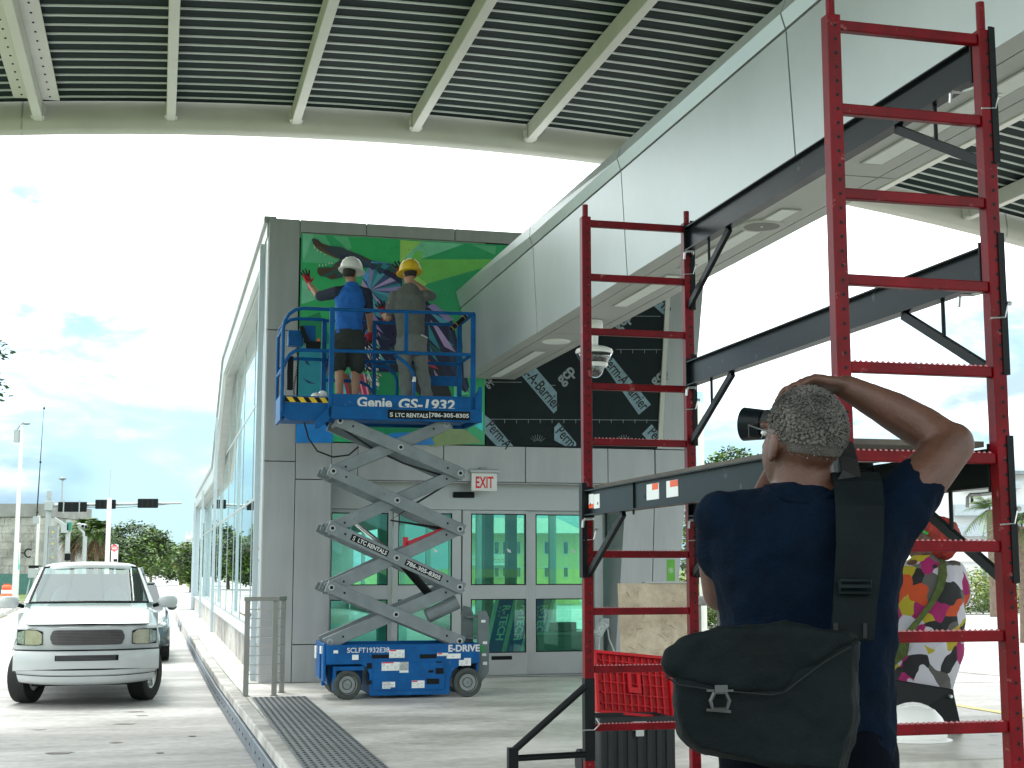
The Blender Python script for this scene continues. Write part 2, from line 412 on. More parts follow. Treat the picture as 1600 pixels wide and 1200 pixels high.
def remeshed(name, mb, m, voxel=0.008, smooth_it=6, wrinkle=0.0, wsize=0.12, fac=0.5, sub_noise=0.0, nsize=0.02):
    """closed overlapping shapes -> one continuous smooth skin (applied)"""
    me = mesh_from(name, mb, [m]); me.polygons.foreach_set('material_index', [0] * len(me.polygons))
    o = bpy.data.objects.new(name, me); COL.objects.link(o)
    md = o.modifiers.new('r', 'REMESH'); md.mode = 'VOXEL'; md.voxel_size = voxel; md.use_smooth_shade = True
    if smooth_it:
        sm = o.modifiers.new('s', 'SMOOTH'); sm.factor = fac; sm.iterations = smooth_it
    for st, sz in ((wrinkle, wsize), (sub_noise, nsize)):
        if st:
            k = ('CL', sz)
            if k not in _tex:
                t = bpy.data.textures.new('wrinkle', 'CLOUDS'); t.noise_scale = sz; t.noise_depth = 2; _tex[k] = t
            d = o.modifiers.new('d', 'DISPLACE'); d.texture = _tex[k]; d.strength = st; d.mid_level = 0.5; d.texture_coords = 'LOCAL'
    dg = bpy.context.evaluated_depsgraph_get(); out = bpy.data.meshes.new_from_object(o.evaluated_get(dg))
    bpy.data.objects.remove(o); out.name = name
    out.materials.clear(); out.materials.append(m)
    out.polygons.foreach_set('use_smooth', [True] * len(out.polygons))
    return out
# ------------------------------------------------------------------ ground, roads, platform
def sheet(poly, z): # poly in (u,v)
    mb = MB(); n = len(poly); mb.add([(u, v, z) for u, v in poly], [tuple(range(n))]); return mb
M['grass'] = mat('grass_ground', (0.095, 0.14, 0.03), 0.95, 0, 0.45, 0.6, bump=0.4, bscale=12)
M['asphalt'] = concrete('road_concrete', (0.40, 0.40, 0.385), (0.28, 0.28, 0.27), 0.25, (1.5, 0.5, 1), 0.8)
mbg = MB(); mbg.add([(-3000, -3000, -0.32), (3000, -3000, -0.32), (3000, 3000, -0.32), (-3000, 3000, -0.32)], [(0, 1, 2, 3)])
struct('ground', mbg, M['grass'])
struct('lane', sheet([(-6.6, -40), (-0.2, -40), (-0.2, 38), (-6.6, 38)], -0.304), M['lane'])
struct('road', sheet([(-6.8, 38.0), (-0.2, 38.0), (1.0, 60), (6.5, 600), (-11, 600), (-7.2, 60)], -0.3045), M['asphalt'])
struct('cross_street', sheet([(-120, 44), (0.0, 44), (0, 56), (-120, 56)], -0.298), M['asphalt'])
struct('parking_lot', sheet([(6.0, -40), (60, -40), (62, 64), (6.0, 64)], -0.304), M['lane'])
lines = MB()
for u, v0, v1 in ((-2.6, 36, 60), (-2.0, 60, 140)): lines.box(u, u + .12, v0, v1, -.294, -.290)
lines.box(8.7, 8.85, -12, 30, -.300, -.296)
struct('painted_line', lines, mat('faded_yellow_paint', (0.62, 0.55, 0.22), 0.8, 0, 0.25, 3))
cr = MB()
rr = random.Random(3)
for u0, v0, u1, v1 in ((11.2, 11, 12.6, -2.0), (6.4, 1.4, 30, 1.2)):
    n = 24
    for k in range(n):
        a, b = k / n, (k + 1) / n
        j = lambda t: 0.05 * math.sin(31 * t) + 0.04 * math.sin(77 * t)
        cr.bar((u0 + (u1 - u0) * a + j(a), v0 + (v1 - v0) * a, -.300), (u0 + (u1 - u0) * b + j(b), v0 + (v1 - v0) * b, -.300), .03, .004)
for (x, y, w_, h_) in ((210, 1112, 36, 3), (222, 1118, 22, 2), (195, 1131, 30, 3), (95, 1176, 34, 5), (60, 1140, 20, 2), (180, 1160, 18, 3), (300, 1150, 14, 3), (250, 1176, 10, 3)):
    c0 = loc(G(x, y, -.3)); pts = []
    for k in range(14):
        a_ = 2 * math.pi * k / 14; j_ = rr.uniform(.55, 1.1); pts.append((c0.x + w_ / 230 * math.cos(a_) * j_, c0.y + h_ * .018 * math.sin(a_) * j_, -.2985))
    cr.add(pts, [tuple(range(14))])
struct('pavement_crack', cr, mat('crack', (0.24, 0.225, 0.205), 0.9, 0, 0.4, 6), 'stuff')

kerb_pts = [(-0.27, -20), (-0.29, -11), (-0.325, -7.8), (-0.365, -5.4), (-0.475, 1.0), (-0.525, 7.3), (-0.60, 24), (-0.64, 34)]
def kerb_u(v):
    for (u0, v0), (u1, v1) in zip(kerb_pts, kerb_pts[1:]):
        if v <= v1: return u0 + (u1 - u0) * (v - v0) / (v1 - v0)
    return kerb_pts[-1][0]
RE = 6.08    # right edge of the platform
base = MB()
poly = [(u + .1, v) for u, v in kerb_pts] + [(RE, 34), (RE, -20)]
base.prism(poly, lambda a, b, d: (a, b, d), -0.31, -0.012)
plat = struct('platform', base, mat('joint_filler', (0.10, 0.10, 0.09), 0.9))
vs_ = [-20, -17.4, -14.4, -11.4, -8.4, -5.4, -2.4, 0.25]
for a, b in zip(vs_, vs_[1:]):
    for ua, ub in ((None, 2.9), (2.9, RE)):
        m = MB(); g = .004
        pa = kerb_u(a) + .16 if ua is None else ua + g; pb = kerb_u(b) + .16 if ua is None else ua + g
        m.prism([(pa, a + g), (ub - g, a + g), (ub - g, b - g), (pb, b - g)], lambda x, y, d: (x, y, d), -.1, 0.0)
        link('floor_slab', mesh_from('floor_slab', m, M['floor']), plat)
for a, b in [(0.25 + 3.2 * k, 0.25 + 3.2 * (k + 1)) for k in range(10)]:
    m = MB(); m.prism([(kerb_u(a) + .16, a + .004), (0.3, a + .004), (0.3, b - .004), (kerb_u(b) + .16, b - .004)], lambda x, y, d: (x, y, d), -.1, 0.0)
    link('floor_slab', mesh_from('floor_slab', m, M['floor']), plat)
kb = MB(); kb.box(0, .01, -20, -19.99, -.3, -.29)
kerb = struct('kerb', kb, M['kerb'])
M['plate'] = mat('kerb_plate_steel', (0.17, 0.20, 0.23), 0.5, 0.5, 0.2, 4)
v = -20.0; i = 0
while v < 33:
    L = 1.9 if v < 3 else 3.6
    b = v + L; m = MB(); g = .004
    ua, ub = kerb_u(v + g), kerb_u(b - g)
    m.prism([(ua, v + g), (ua + .158, v + g), (ub + .158, b - g), (ub, b - g)], lambda x, y, d: (x, y, d), -.10, 0.002)
    o = link('kerb_stone', mesh_from('kerb_stone', m, M['kerb']), kerb); add_bevel(o, .018, 2)
    if v < 13 or i % 3 == 0:
        m = MB(); m.prism([(ua - .016, v + .01), (ua + .08, v + .01), (ub + .08, b - .01), (ub - .016, b - .01)], lambda x, y, d: (x, y, d), -.298, -.115)
        p = link('kerb_plate', mesh_from('kerb_plate', m, M['plate']), kerb); add_bevel(p, .008, 2)
        m = MB(); k = v + .2
        while k < b - .1:
            uu = kerb_u(k) - .016; m.cyl((uu - .005, k, -.2), (uu + .004, k, -.2), .013, n=8); k += .42
        link('bolt', mesh_from('bolt', m, M['black']), p)
    else:
        m = MB(); m.prism([(ua + .012, v), (ua + .1, v), (ub + .1, b), (ub + .012, b)], lambda x, y, d: (x, y, d), -.3, -.1)
        link('kerb_face', mesh_from('kerb_face', m, M['kerb']), kerb)
    v = b; i += 1
# left verge kerb and grass beyond the lane
vk = MB(); vk.bar((-6.7, 30, -.24), (-7.15, 48, -.24), .25, .16); struct('verge_kerb', vk, M['kerb'])
vk = MB(); vk.bar((-7.6, 57, -.26), (-40, 58, -.26), .25, .14); struct('verge_kerb', vk, M['kerb'])
db = MB()
for k in range(26): db.ell((-1.4 + rr.uniform(-.35, .35), 34 + rr.uniform(-.3, .3), -.28 + rr.uniform(0, .1)), (rr.uniform(.05, .16), rr.uniform(.05, .14), rr.uniform(.03, .09)), 7, 5)
struct('debris_heap', db, mat('debris_brown', (0.22, 0.15, 0.10), 0.95), 'stuff')

# tactile mats
def tactile(u0, u1, v0, v1, n_t, label):
    t = Thing('tactile_mat', label, 'floor mat', (u0, v0, 0))
    mm = mat('grey_tactile_rubber', (0.16, 0.178, 0.183), 0.6, 0, 0.22, 3, bump=0.15, bscale=80)
    L = (v1 - v0) / n_t
    for k in range(n_t):
        a = v0 + k * L; m = MB(); m.box(u0, u1, a + .004, a + L - .004, .002, .012)
        o = t.part('mat_tile', m, mm)
        d = MB(); cols = 10; rows = int(L / .115)
        for i in range(cols):
            for j in range(rows):
                u = u0 + (i + .5) * (u1 - u0) / cols; vv = a + (j + .5) * L / rows
                vsx = [(u + .019 * math.cos(q * math.pi / 3), vv + .026 * math.sin(q * math.pi / 3), .012) for q in range(6)] + [(u + .012 * math.cos(q * math.pi / 3), vv + .014 * math.sin(q * math.pi / 3), .019) for q in range(6)]
                d.add(vsx, [(q, (q + 1) % 6, 6 + (q + 1) % 6, 6 + q) for q in range(6)] + [tuple(range(6, 12))])
        t.part('tactile_domes', d, mat('shaded_dome_rubber', (0.045, 0.052, 0.054), 0.6, 0, 0.2, 20), o, kind='stuff')  # shading of the domes put into a darker dome colour
tactile(-.22, .385, -12.6, -2.08, 4, 'grey tactile floor mat with rows of domes beside the left kerb')
tactile(5.48, 6.02, -11.6, -3.8, 3, 'dark tactile floor mat at the right edge behind the concrete ledge')

# ------------------------------------------------------------------ roof canopy
can = Thing('roof_canopy', 'arched cream and dark green metal roof canopy over the lane', 'canopy', (2, 0.9, 0))
def fb(u): return 7.48 - .0095 * (u - 2) ** 2
US = [-4.75 + 0.72 * k for k in range(26)]
def arc_strip(v0, v1, za, zb, du=0):
    m = MB(); vs = []
    for u in US:
        f = fb(u); vs += [(u, v0, f + za), (u, v1, f + za), (u, v1, f + zb), (u, v0, f + zb)]
    n = len(US); fs = [(4 * k + j, 4 * k + (j + 1) % 4, 4 * k + 4 + (j + 1) % 4, 4 * k + 4 + j) for k in range(n - 1) for j in range(4)]
    fs += [(0, 1, 2, 3), (4 * n - 1, 4 * n - 2, 4 * n - 3, 4 * n - 4)]
    return m.add(vs, fs)
can.part('roof_deck', arc_strip(.8, -23, .43, .50), M['deck'])
bm_ = None; v = .62
k = 0
while v > -22.8:
    if bm_ is None:
        mbx = MB(); vs = []
        for u in US:
            f = fb(u)
            vs += [(u, v - .050, f + .432), (u, v - .042, f + .416), (u, v - .008, f + .416), (u, v + .0, f + .432)]
        n = len(US)
        mbx.add(vs, [(4 * q + j, 4 * q + (j + 1) % 4, 4 * q + 4 + (j + 1) % 4, 4 * q + 4 + j) for q in range(n - 1) for j in range(4)] + [(0, 1, 2, 3)])
        bm_ = mesh_from('roof_batten', mbx, M['batten'], can.base); v_first = v
    o = link('roof_batten', bm_, can.o); o.location = (0, v - v_first, 0)
    v -= .288
# fascia: rounded cream edge, following the arch
vs = []; prof = [(.82, .36), (.80, .20), (.82, .06), (.90, .0), (.99, .02), (1.06, .12), (1.08, .26), (1.04, .42), (.95, .52), (.85, .52)]
fm = MB()
for u in US:
    for a, b in prof: vs.append((u, a, fb(u) + b))
n, q = len(US), len(prof)
fm.add(vs, [(i * q + j, i * q + (j + 1) % q, (i + 1) * q + (j + 1) % q, (i + 1) * q + j) for i in range(n - 1) for j in range(q)], 0)
can.part('fascia', fm, M['cream'], ang=50)
for u in (-3.25, 11.6):   # fascia butt joints
    m = MB(); m.prism([(a + (.004 if a > .9 else -.004), b - .004) for a, b in prof], lambda a, b, d: (d, a, fb(u) + b), u, u + .02); can.part('joint_strip', m, M['alum'])
ribs_u = [-4.70, -3.03, -1.305, .39, 2.08, 3.77, 5.5, 7.35, 9.2, 10.9, 12.6]
for u in ribs_u:
    m = MB(); f = fb(u)
    m.box(u - .062, u + .062, -5.25, .80, f + .155, f + .40)
    o = can.part('rib', m, M['cream'], bevel=.012)
    e = MB(); e.box(u - .085, u - .063, .62, .79, f + .17, f + .36); e.box(u + .063, u + .085, .62, .79, f + .17, f + .36)
    for s in (-1, 1):
        for zz in (.2, .3): e.cyl((u + s * .085, .70, f + zz), (u + s * .10, .70, f + zz), .016, n=6)
    can.part('rib_bracket', e, M['cream'], o)
    m = MB(); m.box(u - .062, u + .062, -23, -5.75, f + .155, f + .40); can.part('rib', m, M['cream'], bevel=.012)
# the deck seam on the wide rib has two bolted flange plates
f = fb(-3.03)
for a, b in ((-3.32, -3.095), (-2.965, -2.74)):
    m = MB(); m.box(a, b, -5.2, .45, f + .345, f + .362)
    o = can.part('seam_plate', m, M['cream'])
    s = MB(); vv = .3
    while vv > -5: s.cyl(((a + b) / 2, vv, f + .335), ((a + b) / 2, vv, f + .346), .014, n=6); vv -= .29
    can.part('bolt', s, M['black'], o)
can.part('cross_beam', arc_strip(-5.7, -5.28, .08, .42), M['cream'])
can.part('cross_beam', arc_strip(-12.0, -11.6, .08, .42), M['cream'])
# columns of the canopy stand beyond the frame on both sides
for u in (-4.9, 13.4):
    m = MB(); m.box(u - .2, u + .2, -19.4, -19.0, -.3, fb(u) + .2); can.part('column', m, M['cream'])

# ------------------------------------------------------------------ silver beam leading to the entrance
bm = Thing('entrance_beam', 'long silver panelled beam with lit soffit running to the entrance', 'beam', (2.9, 0, 4))
vj = [-.02, -3.84, -6.89, -10.3, -13.6, -16.6]
def ltop(v): return 2.525 + .075 * min(1, -v / 8)
ic = MB(); ic.prism([(2.60, 5.15), (2.62, 4.93), (2.66, 4.03), (3.32, 4.03), (3.44, 5.15)], lambda a, b, d: (a, d, b), -.03, -16.6)
bm.part('beam_core', ic, M['panel_dk'])
for a, b in zip(vj, vj[1:]):
    g = .010; a2, b2 = a - g, b + g
    m = MB(); m.add([(2.592, a2, 4.945), (2.592, b2, 4.945), (2.64, b2, 4.0), (2.64, a2, 4.0), (2.622, a2, 4.945), (2.622, b2, 4.945), (2.67, b2, 4.0), (2.67, a2, 4.0)],
                    [(0, 1, 2, 3), (4, 5, 6, 7), (0, 1, 5, 4), (1, 2, 6, 5), (2, 3, 7, 6), (3, 0, 4, 7)]); bm.part('side_panel', m, M['beam'])
    m = MB()
    for vv in (a2, b2):
        t = ltop(vv); m.v += [(t, vv, 5.175), (2.556, vv, 5.06), (2.586, vv, 4.962), (2.63, vv, 4.962), (2.63, vv, 5.175)]
    m.f += [(0, 1, 2, 3, 4), (9, 8, 7, 6, 5)] + [(i, (i + 1) % 5, 5 + (i + 1) % 5, 5 + i) for i in range(5)]; m.mi += [0] * 7
    bm.part('lip_panel', m, M['beam'])
    for (u0, u1) in ((2.6405, 2.781), (2.791, 3.219), (3.229, 3.343)):
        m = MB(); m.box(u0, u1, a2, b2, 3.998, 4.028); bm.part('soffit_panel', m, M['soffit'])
    m = MB(); m.add([(3.343, a2, 4.0), (3.343, b2, 4.0), (3.46, b2, 5.175), (3.46, a2, 5.175), (3.31, a2, 4.0), (3.31, b2, 4.0), (3.42, b2, 5.175), (3.42, a2, 5.175)],
                    [(0, 1, 2, 3), (4, 5, 6, 7), (0, 1, 5, 4), (1, 2, 6, 5), (2, 3, 7, 6), (3, 0, 4, 7)]); bm.part('side_panel', m, M['beam'])
m = MB(); m.box(2.62, 3.45, -.02, -16.6, 5.15, 5.17); bm.part('top_panel', m, M['beam'])
M['diffuser'] = mat('light_diffuser', (0.72, 0.76, 0.72), 0.6, 0, 0.03)
for v0, v1 in ((-.27, -2.57), (-5.55, -7.05), (-7.35, -9.4), (-10.6, -12.4)):
    t = Thing('soffit_light', {-.27: 'slim rectangular soffit light nearest the black wall', -5.55: 'slim soffit light between the dome camera and the far scaffold post', -7.35: 'unlit slim soffit light beside the large round speaker', -10.6: 'slim soffit light seen above the near scaffold frame'}[v0], 'ceiling light', (3.02, (v0 + v1) / 2, 3.99), group='slim lights recessed in the beam soffit')
    m = MB(); m.box(2.955, 3.085, v0, v1, 3.990, 3.997); t.part('diffuser', m, M['diffuser'])
    m = MB(); m.box(2.94, 2.954, v0 + .015, v1 - .015, 3.988, 3.997); m.box(3.086, 3.10, v0 + .015, v1 - .015, 3.988, 3.997); m.box(2.955, 3.085, v0 + .002, v0 + .015, 3.988, 3.997); m.box(2.955, 3.085, v1 - .015, v1 - .002, 3.988, 3.997)
    t.part('frame', m, M['soffit'])
t = Thing('round_downlight', 'pale round ceiling fixture on the soffit near the black wall', 'ceiling light', (3.0, -3.32, 3.99))
m = MB(); m.lathe([(0, 3.982), (.15, 3.982), (.163, 3.99), (.163, 3.997), (0, 3.997)], (3.0, -3.32, 0), 28); t.part('cover', m, M['diffuser'])
t = Thing('ceiling_speaker', 'grey round ceiling speaker with pale ring on the soffit', 'speaker', (3.01, -8.92, 3.99))
m = MB(); m.lathe([(.135, 3.997), (.135, 3.984), (.168, 3.984), (.172, 3.997)], (3.01, -8.92, 0), 32, ends=False); t.part('ring', m, M['soffit'])
m = MB(); m.lathe([(0, 3.986), (.134, 3.986), (.134, 3.997), (0, 3.997)], (3.01, -8.92, 0), 32); o = t.part('grille', m, mat('speaker_grille', (0.20, 0.205, 0.19), 0.7, 0, 0.25, 300))
m = MB(); m.lathe([(0, 3.982), (.012, 3.982), (.012, 3.986), (0, 3.986)], (3.01, -8.92, 0), 10); t.part('screw', m, M['steel'], o)

# ------------------------------------------------------------------ station building
bd = Thing('station_building', 'grey panelled station building with reflective glass side and glass doors', 'building', (0, 0, 0))
def wp(u0, u1, z0, z1, v0=0.0, v1=.05, m=None, name='wall_panel', g=.005, parent=None):
    b = MB(); b.box(u0 + g, u1 - g, v0, v1, z0 + g, z1 - g); return bd.part(name, b, m or M['panel'], parent, bevel=.004)
core = MB()
core.box(.02, .86, .052, .30, 0, 6.04); core.box(.02, 5.4, .052, .30, 2.60, 3.09); core.box(.02, 5.6, .052, .30, 3.09, 6.04); core.box(5.0, 5.5, .06, .9, 0, 2.59)
bd.part('wall', core, M['panel_dk'])
def wx(x, y, v=0.0): return onwall(x, y, v)[0]
for z0, z1 in ((0, 2.83), (2.83, 4.555), (4.555, 6.06)): wp(0, .41, z0, z1)
for z0, z1 in ((0, .48), (.48, 2.60), (2.60, 3.09)): wp(.41, .88, z0, z1)
js = [.88] + [wx(x, 735) for x in (559, 693, 821, 950)] + [5.36]
for a, b in zip(js, js[1:]): wp(a, b, 2.60, 3.09)
js = [.41] + [wx(573, 352), wx(711, 358)] + [3.9, 5.0, 5.9]
for a, b in zip(js, js[1:]): wp(a, b, 5.885, 6.06)
# leaning end leg
def legR(z): return 5.548 + .1064 * z
def legL(z): return 5.25 + .0713 * z if z >= 2.6 else 4.735 + .0800 * z
for name, pl in (('a', [(legL(3.09), 3.095), (legR(3.09), 3.095), (legR(6.06), 6.06), (legL(6.06), 6.06)]),
                 ('b', [(5.37, 2.605), (legR(2.6), 2.605), (legR(3.09), 3.085), (5.37, 3.085)]),
                 ('c', [(legL(0), 0.0), (5.245, 0.0), (5.35, 2.595), (legL(2.59), 2.595)]),
                 ('d', [(5.255, 0.0), (legR(0), 0.0), (legR(2.59), 2.595), (5.36, 2.595)])):
    b = MB(); b.prism(pl, lambda a, c, d: (a, d, c), -.004, .8 if name == 'c' else .10); bd.part('leg_panel', b, M['panel'], bevel=.004)
b = MB(); b.prism([(legR(0) - .02, 0), (legR(0), 0), (legR(6.06), 6.06), (legR(6.06) - .02, 6.06)], lambda a, c, d: (a, d, c), .10, 1.2); bd.part('leg_return', b, M['panel'])
b = MB(); b.prism([(legL(3.1) - .075, 3.1), (legL(3.1) - .01, 3.1), (legL(5.86) - .01, 5.86), (legL(5.86) - .075, 5.86)], lambda a, c, d: (a, d, c), -.03, .03); bd.part('edge_trim', b, M['cream'])
# header above the doors, threshold
DV = .36
b = MB(); b.box(.88, 4.74, DV - .03, DV + .25, 2.24, 2.60); bd.part('door_header', b, M['alum'])
b = MB(); b.box(.88, 4.74, .055, DV - .03, 2.585, 2.60); bd.part('header_soffit', b, M['panel'])
b = MB(); b.box(.88, 4.9, DV - .06, DV + .12, 0.001, .016); bd.part('threshold', b, M['alum'])
b = MB(); b.box(.88, .93, DV - .03, DV + .12, .016, 2.24); bd.part('jamb', b, M['alum'])
b = MB(); b.box(wx(928, 900, DV), wx(941, 900, DV), DV - .03, DV + .12, .016, 2.24); bd.part('jamb', b, M['alum'])
zt, zm1, zm0, zb = onwall(780, 803, DV)[1], onwall(780, 914, DV)[1], onwall(780, 936, DV)[1], onwall(780, 1020, DV)[1]
for (x0, p0, p1, x1) in ((508, 517, 607, 614), (614.5, 622, 706, 720.5), (722.5, 736, 822, 824), (824.6, 839, 926, 928)):
    dv = DV + (0.0 if x0 in (614.5, 722.5) else .06)
    a, c, d, e = [wx(x, 900, DV) for x in (x0, p0, p1, x1)]
    f = MB(); f.box(a, c, dv, dv + .05, .02, 2.235); f.box(d, e, dv, dv + .05, .02, 2.235)
    f.box(c, d, dv + .001, dv + .049, zt, 2.235); f.box(c, d, dv + .001, dv + .049, zm0, zm1); f.box(c, d, dv + .001, dv + .049, .02, zb)
    dr = bd.part('door', f, M['alum'], bevel=.003)
    for z0, z1 in ((zm1, zt), (zb, zm0)):
        p = MB(); p.box(c - .004, d + .004, dv + .02, dv + .028, z0 - .004, z1 + .004); bd.part('pane', p, M['pane_door'], dr)
        p = MB(); w = .012
        p.box(c, c + w, dv - .002, dv + .019, z0, z1); p.box(d - w, d, dv - .002, dv + .019, z0, z1); p.box(c + w, d - w, dv - .002, dv + .019, z0, z0 + w); p.box(c + w, d - w, dv - .002, dv + .019, z1 - w, z1)
        bd.part('gasket', p, M['black'], dr)
    if x0 == 722.5:
        p = MB(); p.box(wx(768, 1028, dv), wx(800, 1028, dv), dv - .003, dv - .001, onwall(780, 1031, dv)[1], onwall(780, 1025, dv)[1]); bd.part('door_sticker', p, M['black'], dr)
    st = MB(); sx = (c * .35 + d * .65); st.add([(sx, dv + .018, 1.72), (sx + .05, dv + .018, 1.70), (sx + .065, dv + .018, 1.66), (sx + .02, dv + .018, 1.67)], [(0, 1, 2, 3)]); bd.part('glass_sticker', st, M['decal'], dr)
for x in (722, 824.3):
    b = MB(); u = wx(x, 900, DV); b.box(u - .008, u + .008, DV + .045, DV + .07, .02, 2.24); bd.part('door_gap', b, M['black'])
# motion sensor, side glazing
b = MB(); b.box(wx(707, 773, DV), wx(740, 773, DV), DV - .075, DV - .031, onwall(720, 778, DV)[1], onwall(720, 769, DV)[1]); bd.part('motion_sensor', b, M['black'], bevel=.012)

# long glass side (u = 0): roof outline flat, sloping, flat
RO = [(0.05, 6.05), (12.9, 6.05), (17.6, 3.98), (33.0, 3.98)]
def roof_z(v):
    for (v0, z0), (v1, z1) in zip(RO, RO[1:]):
        if v <= v1: return z0 + (z1 - z0) * (v - v0) / (v1 - v0)
    return 3.98
b = MB(); pl = RO + [(33.0, 3.60), (17.42, 3.60), (12.72, 5.66), (0.46, 5.66), (0.45, 5.82), (0.05, 5.82)]
b.prism(pl, lambda a, c, d: (d, a, c), -.02, 5.7); bd.part('roof', b, mat('pale_metal_roof', (0.55, 0.57, 0.56), 0.35, 0.5, 0.04))
b = MB(); pl = [(0.05, 6.09), (12.93, 6.09), (17.64, 4.02), (33.05, 4.02), (33.05, 3.93), (17.6, 3.93), (12.88, 6.0), (0.05, 6.0)]
b.prism(pl, lambda a, c, d: (d, a, c), -.06, .1); bd.part('roof_coping', b, M['panel'])
b = MB(); pl = [(0.46, 5.655), (12.72, 5.655), (17.42, 3.595), (33.0, 3.595), (33.0, 3.53), (17.39, 3.53), (12.69, 5.59), (0.46, 5.59)]
b.prism(pl, lambda a, c, d: (d, a, c), .06, .32); bd.part('head_frame', b, M['panel'])
b = MB(); b.box(-.003, .25, .053, .45, 0, 6.0); bd.part('corner_panel', b, mat('corner_panel_pale', (0.5, 0.52, 0.52), 0.4, 0.4, 0.04))
mul = [.45, 2.93, 5.68, 8.58, 11.4, 14.1, 16.9, 19.7, 22.5, 25.3, 28.1, 30.7, 32.95]
for v in mul:
    b = MB(); b.box(.218, .30, v - .022, v + .022, .49, roof_z(v) - .46); bd.part('mullion', b, M['alum'])
def tops(v): return roof_z(v) - .47
for a, c in zip(mul, mul[1:]):
    for z0, z1 in ((.53, 2.56), (2.61, 4.13), (4.18, 9)):
        ta, tc_ = min(z1, tops(a)), min(z1, tops(c))
        if max(ta, tc_) <= z0 + .05: continue
        ta, tc_ = max(ta, z0 + .01), max(tc_, z0 + .01)
        p = MB(); p.prism([(a + .022, z0), (c - .022, z0), (c - .022, tc_), (a + .022, ta)], lambda x, y, d: (d, x, y), .226, .234); bd.part('pane', p, M['pane_side'])
for z, v1 in ((.505, 32.95), (2.585, 32.95), (4.155, 15.9)):
    b = MB(); b.box(.219, .29, .46, v1, z - .022, z + .022); bd.part('transom', b, M['alum'])
b = MB(); b.box(-.02, .30, .45, 33, .455, .482); bd.part('sill', b, M['alum'])
v = .45
while v < 32.9:
    b = MB(); b.box(.02, .28, v + .004, min(33, v + 3.25) - .004, 0, .455); bd.part('base_panel', b, M['kerb']); v += 3.25
for v in (.54, 14.9, 24.3, 32.9):
    b = MB(); b.box(-.075, -.005 if v > 1 else -.004, v - .04, v + .04, 0, roof_z(v) - .24); bd.part('post', b, mat('pale_blue_steel', (0.50, 0.58, 0.62), 0.45, 0.3, 0.05))
b = MB(); b.box(-.10, .14, 32.9, 33.3, -.3, 3.76); bd.part('post', b, MATS['pale_blue_steel'])
# far and right sides, floor and ceiling inside
b = MB(); b.box(.31, 5.6, .8, 32.9, .002, .012); bd.part('interior_floor', b, mat('interior_floor', (0.42, 0.42, 0.4), 0.35, 0, 0.1, 1))
b = MB(); b.box(.33, 5.6, .62, 12.0, 3.2, 3.26); b.box(.33, 5.6, 12, 32.9, 3.2, 3.26); bd.part('ceiling', b, mat('interior_ceiling', (0.6, 0.6, 0.58), 0.8))
b = MB(); b.box(5.52, 5.6, .9, 3.2, 0, 3.2); b.box(5.52, 5.6, 3.2, 33, 0, .45); b.box(5.52, 5.6, 3.2, 33, 2.7, 3.7)
for v in (3.2, 6, 9, 12, 15, 18, 22, 26, 30, 33): b.box(5.50, 5.62, v - .05, v + .05, .45, 2.7)
bd.part('right_wall', b, M['alum'])
b = MB(); b.box(.2, 5.5, 32.9, 32.98, 0, 3.7); bd.part('end_wall', b, M['alum'])
for a, c in zip((3.25, 6.05, 9.05, 12.05, 15.05, 18.05, 22.05), (5.95, 8.95, 11.95, 14.95, 17.95, 21.95, 25.95)):
    p = MB(); p.box(5.555, 5.563, a, c, .45, 2.7); bd.part('pane', p, M['pane_right'])
for u, v in ((1.0, 5.5), (3.9, 2.3), (3.55, 2.35), (4.3, 2.7), (1.9, 2.0)):
    b = MB(); b.box(u - .07, u + .07, v, v + .2, .01, 3.2); bd.part('interior_column', b, mat('interior_column', (0.35, 0.4, 0.37), 0.6))

# black membrane wall with printed strips
mem = MB(); z1 = 5.88
mem.prism([(2.95, 3.10), (legL(3.1) - .08, 3.10), (legL(z1) - .08, z1), (2.95, z1)], lambda a, c, d: (a, d, c), 0.0, .05)
membrane = bd.part('membrane', mem, mat('black_membrane', (0.007, 0.014, 0.016), 0.6, 0, 0.35, 1.5, bump=0.25, bscale=5, spec=0.2))
def wpoly(mb, pts, v, mi=0):
    vs = []
    for x, y in pts:
        u, z = onwall(x, y, 0); vs.append((u, v, z))
    return mb.add(vs, [tuple(range(len(vs)))], mi)
blue = mat('printed_strip', (0.20, 0.31, 0.36), 0.5, 0, 0.25, 7)
ink = mat('black_ink', (0.01, 0.012, 0.014), 0.6); greyink = mat('grey_ink', (0.26, 0.31, 0.32), 0.6)
def wtext(mb, body, p0, p1, hpx, v, bold=.015, mi=0, width=True):
    a = onwall(*p0); b = onwall(*p1); d = Vector((b[0] - a[0], 0, b[1] - a[1])); nrm = Vector((0, -1, 0)); yd = nrm.cross(d.normalized())
    mb.text(body, (a[0], v, a[1]), d, yd, hpx / 120 * 1.35, bold=bold, depth=0, width=d.length if width else None, mi=mi)
for k, pl in enumerate(([(803, 573), (821, 556), (870, 613), (870, 641), (865, 646)], [(943, 570), (955, 556), (1017, 632), (998, 648)], [(757, 648), (766, 655), (802, 697), (776, 697), (757, 677)],
           [(866, 668), (873, 660), (900, 692), (900, 697), (883, 697), (866, 688)], [(1003, 678), (1018, 663), (1033, 680), (1033, 697), (1020, 697)], [(1012, 470), (1036, 452), (1060, 480), (1052, 505)])):
    strips = MB(); wpoly(strips, pl, -.003); bd.part('printed_strip', strips, blue, membrane)
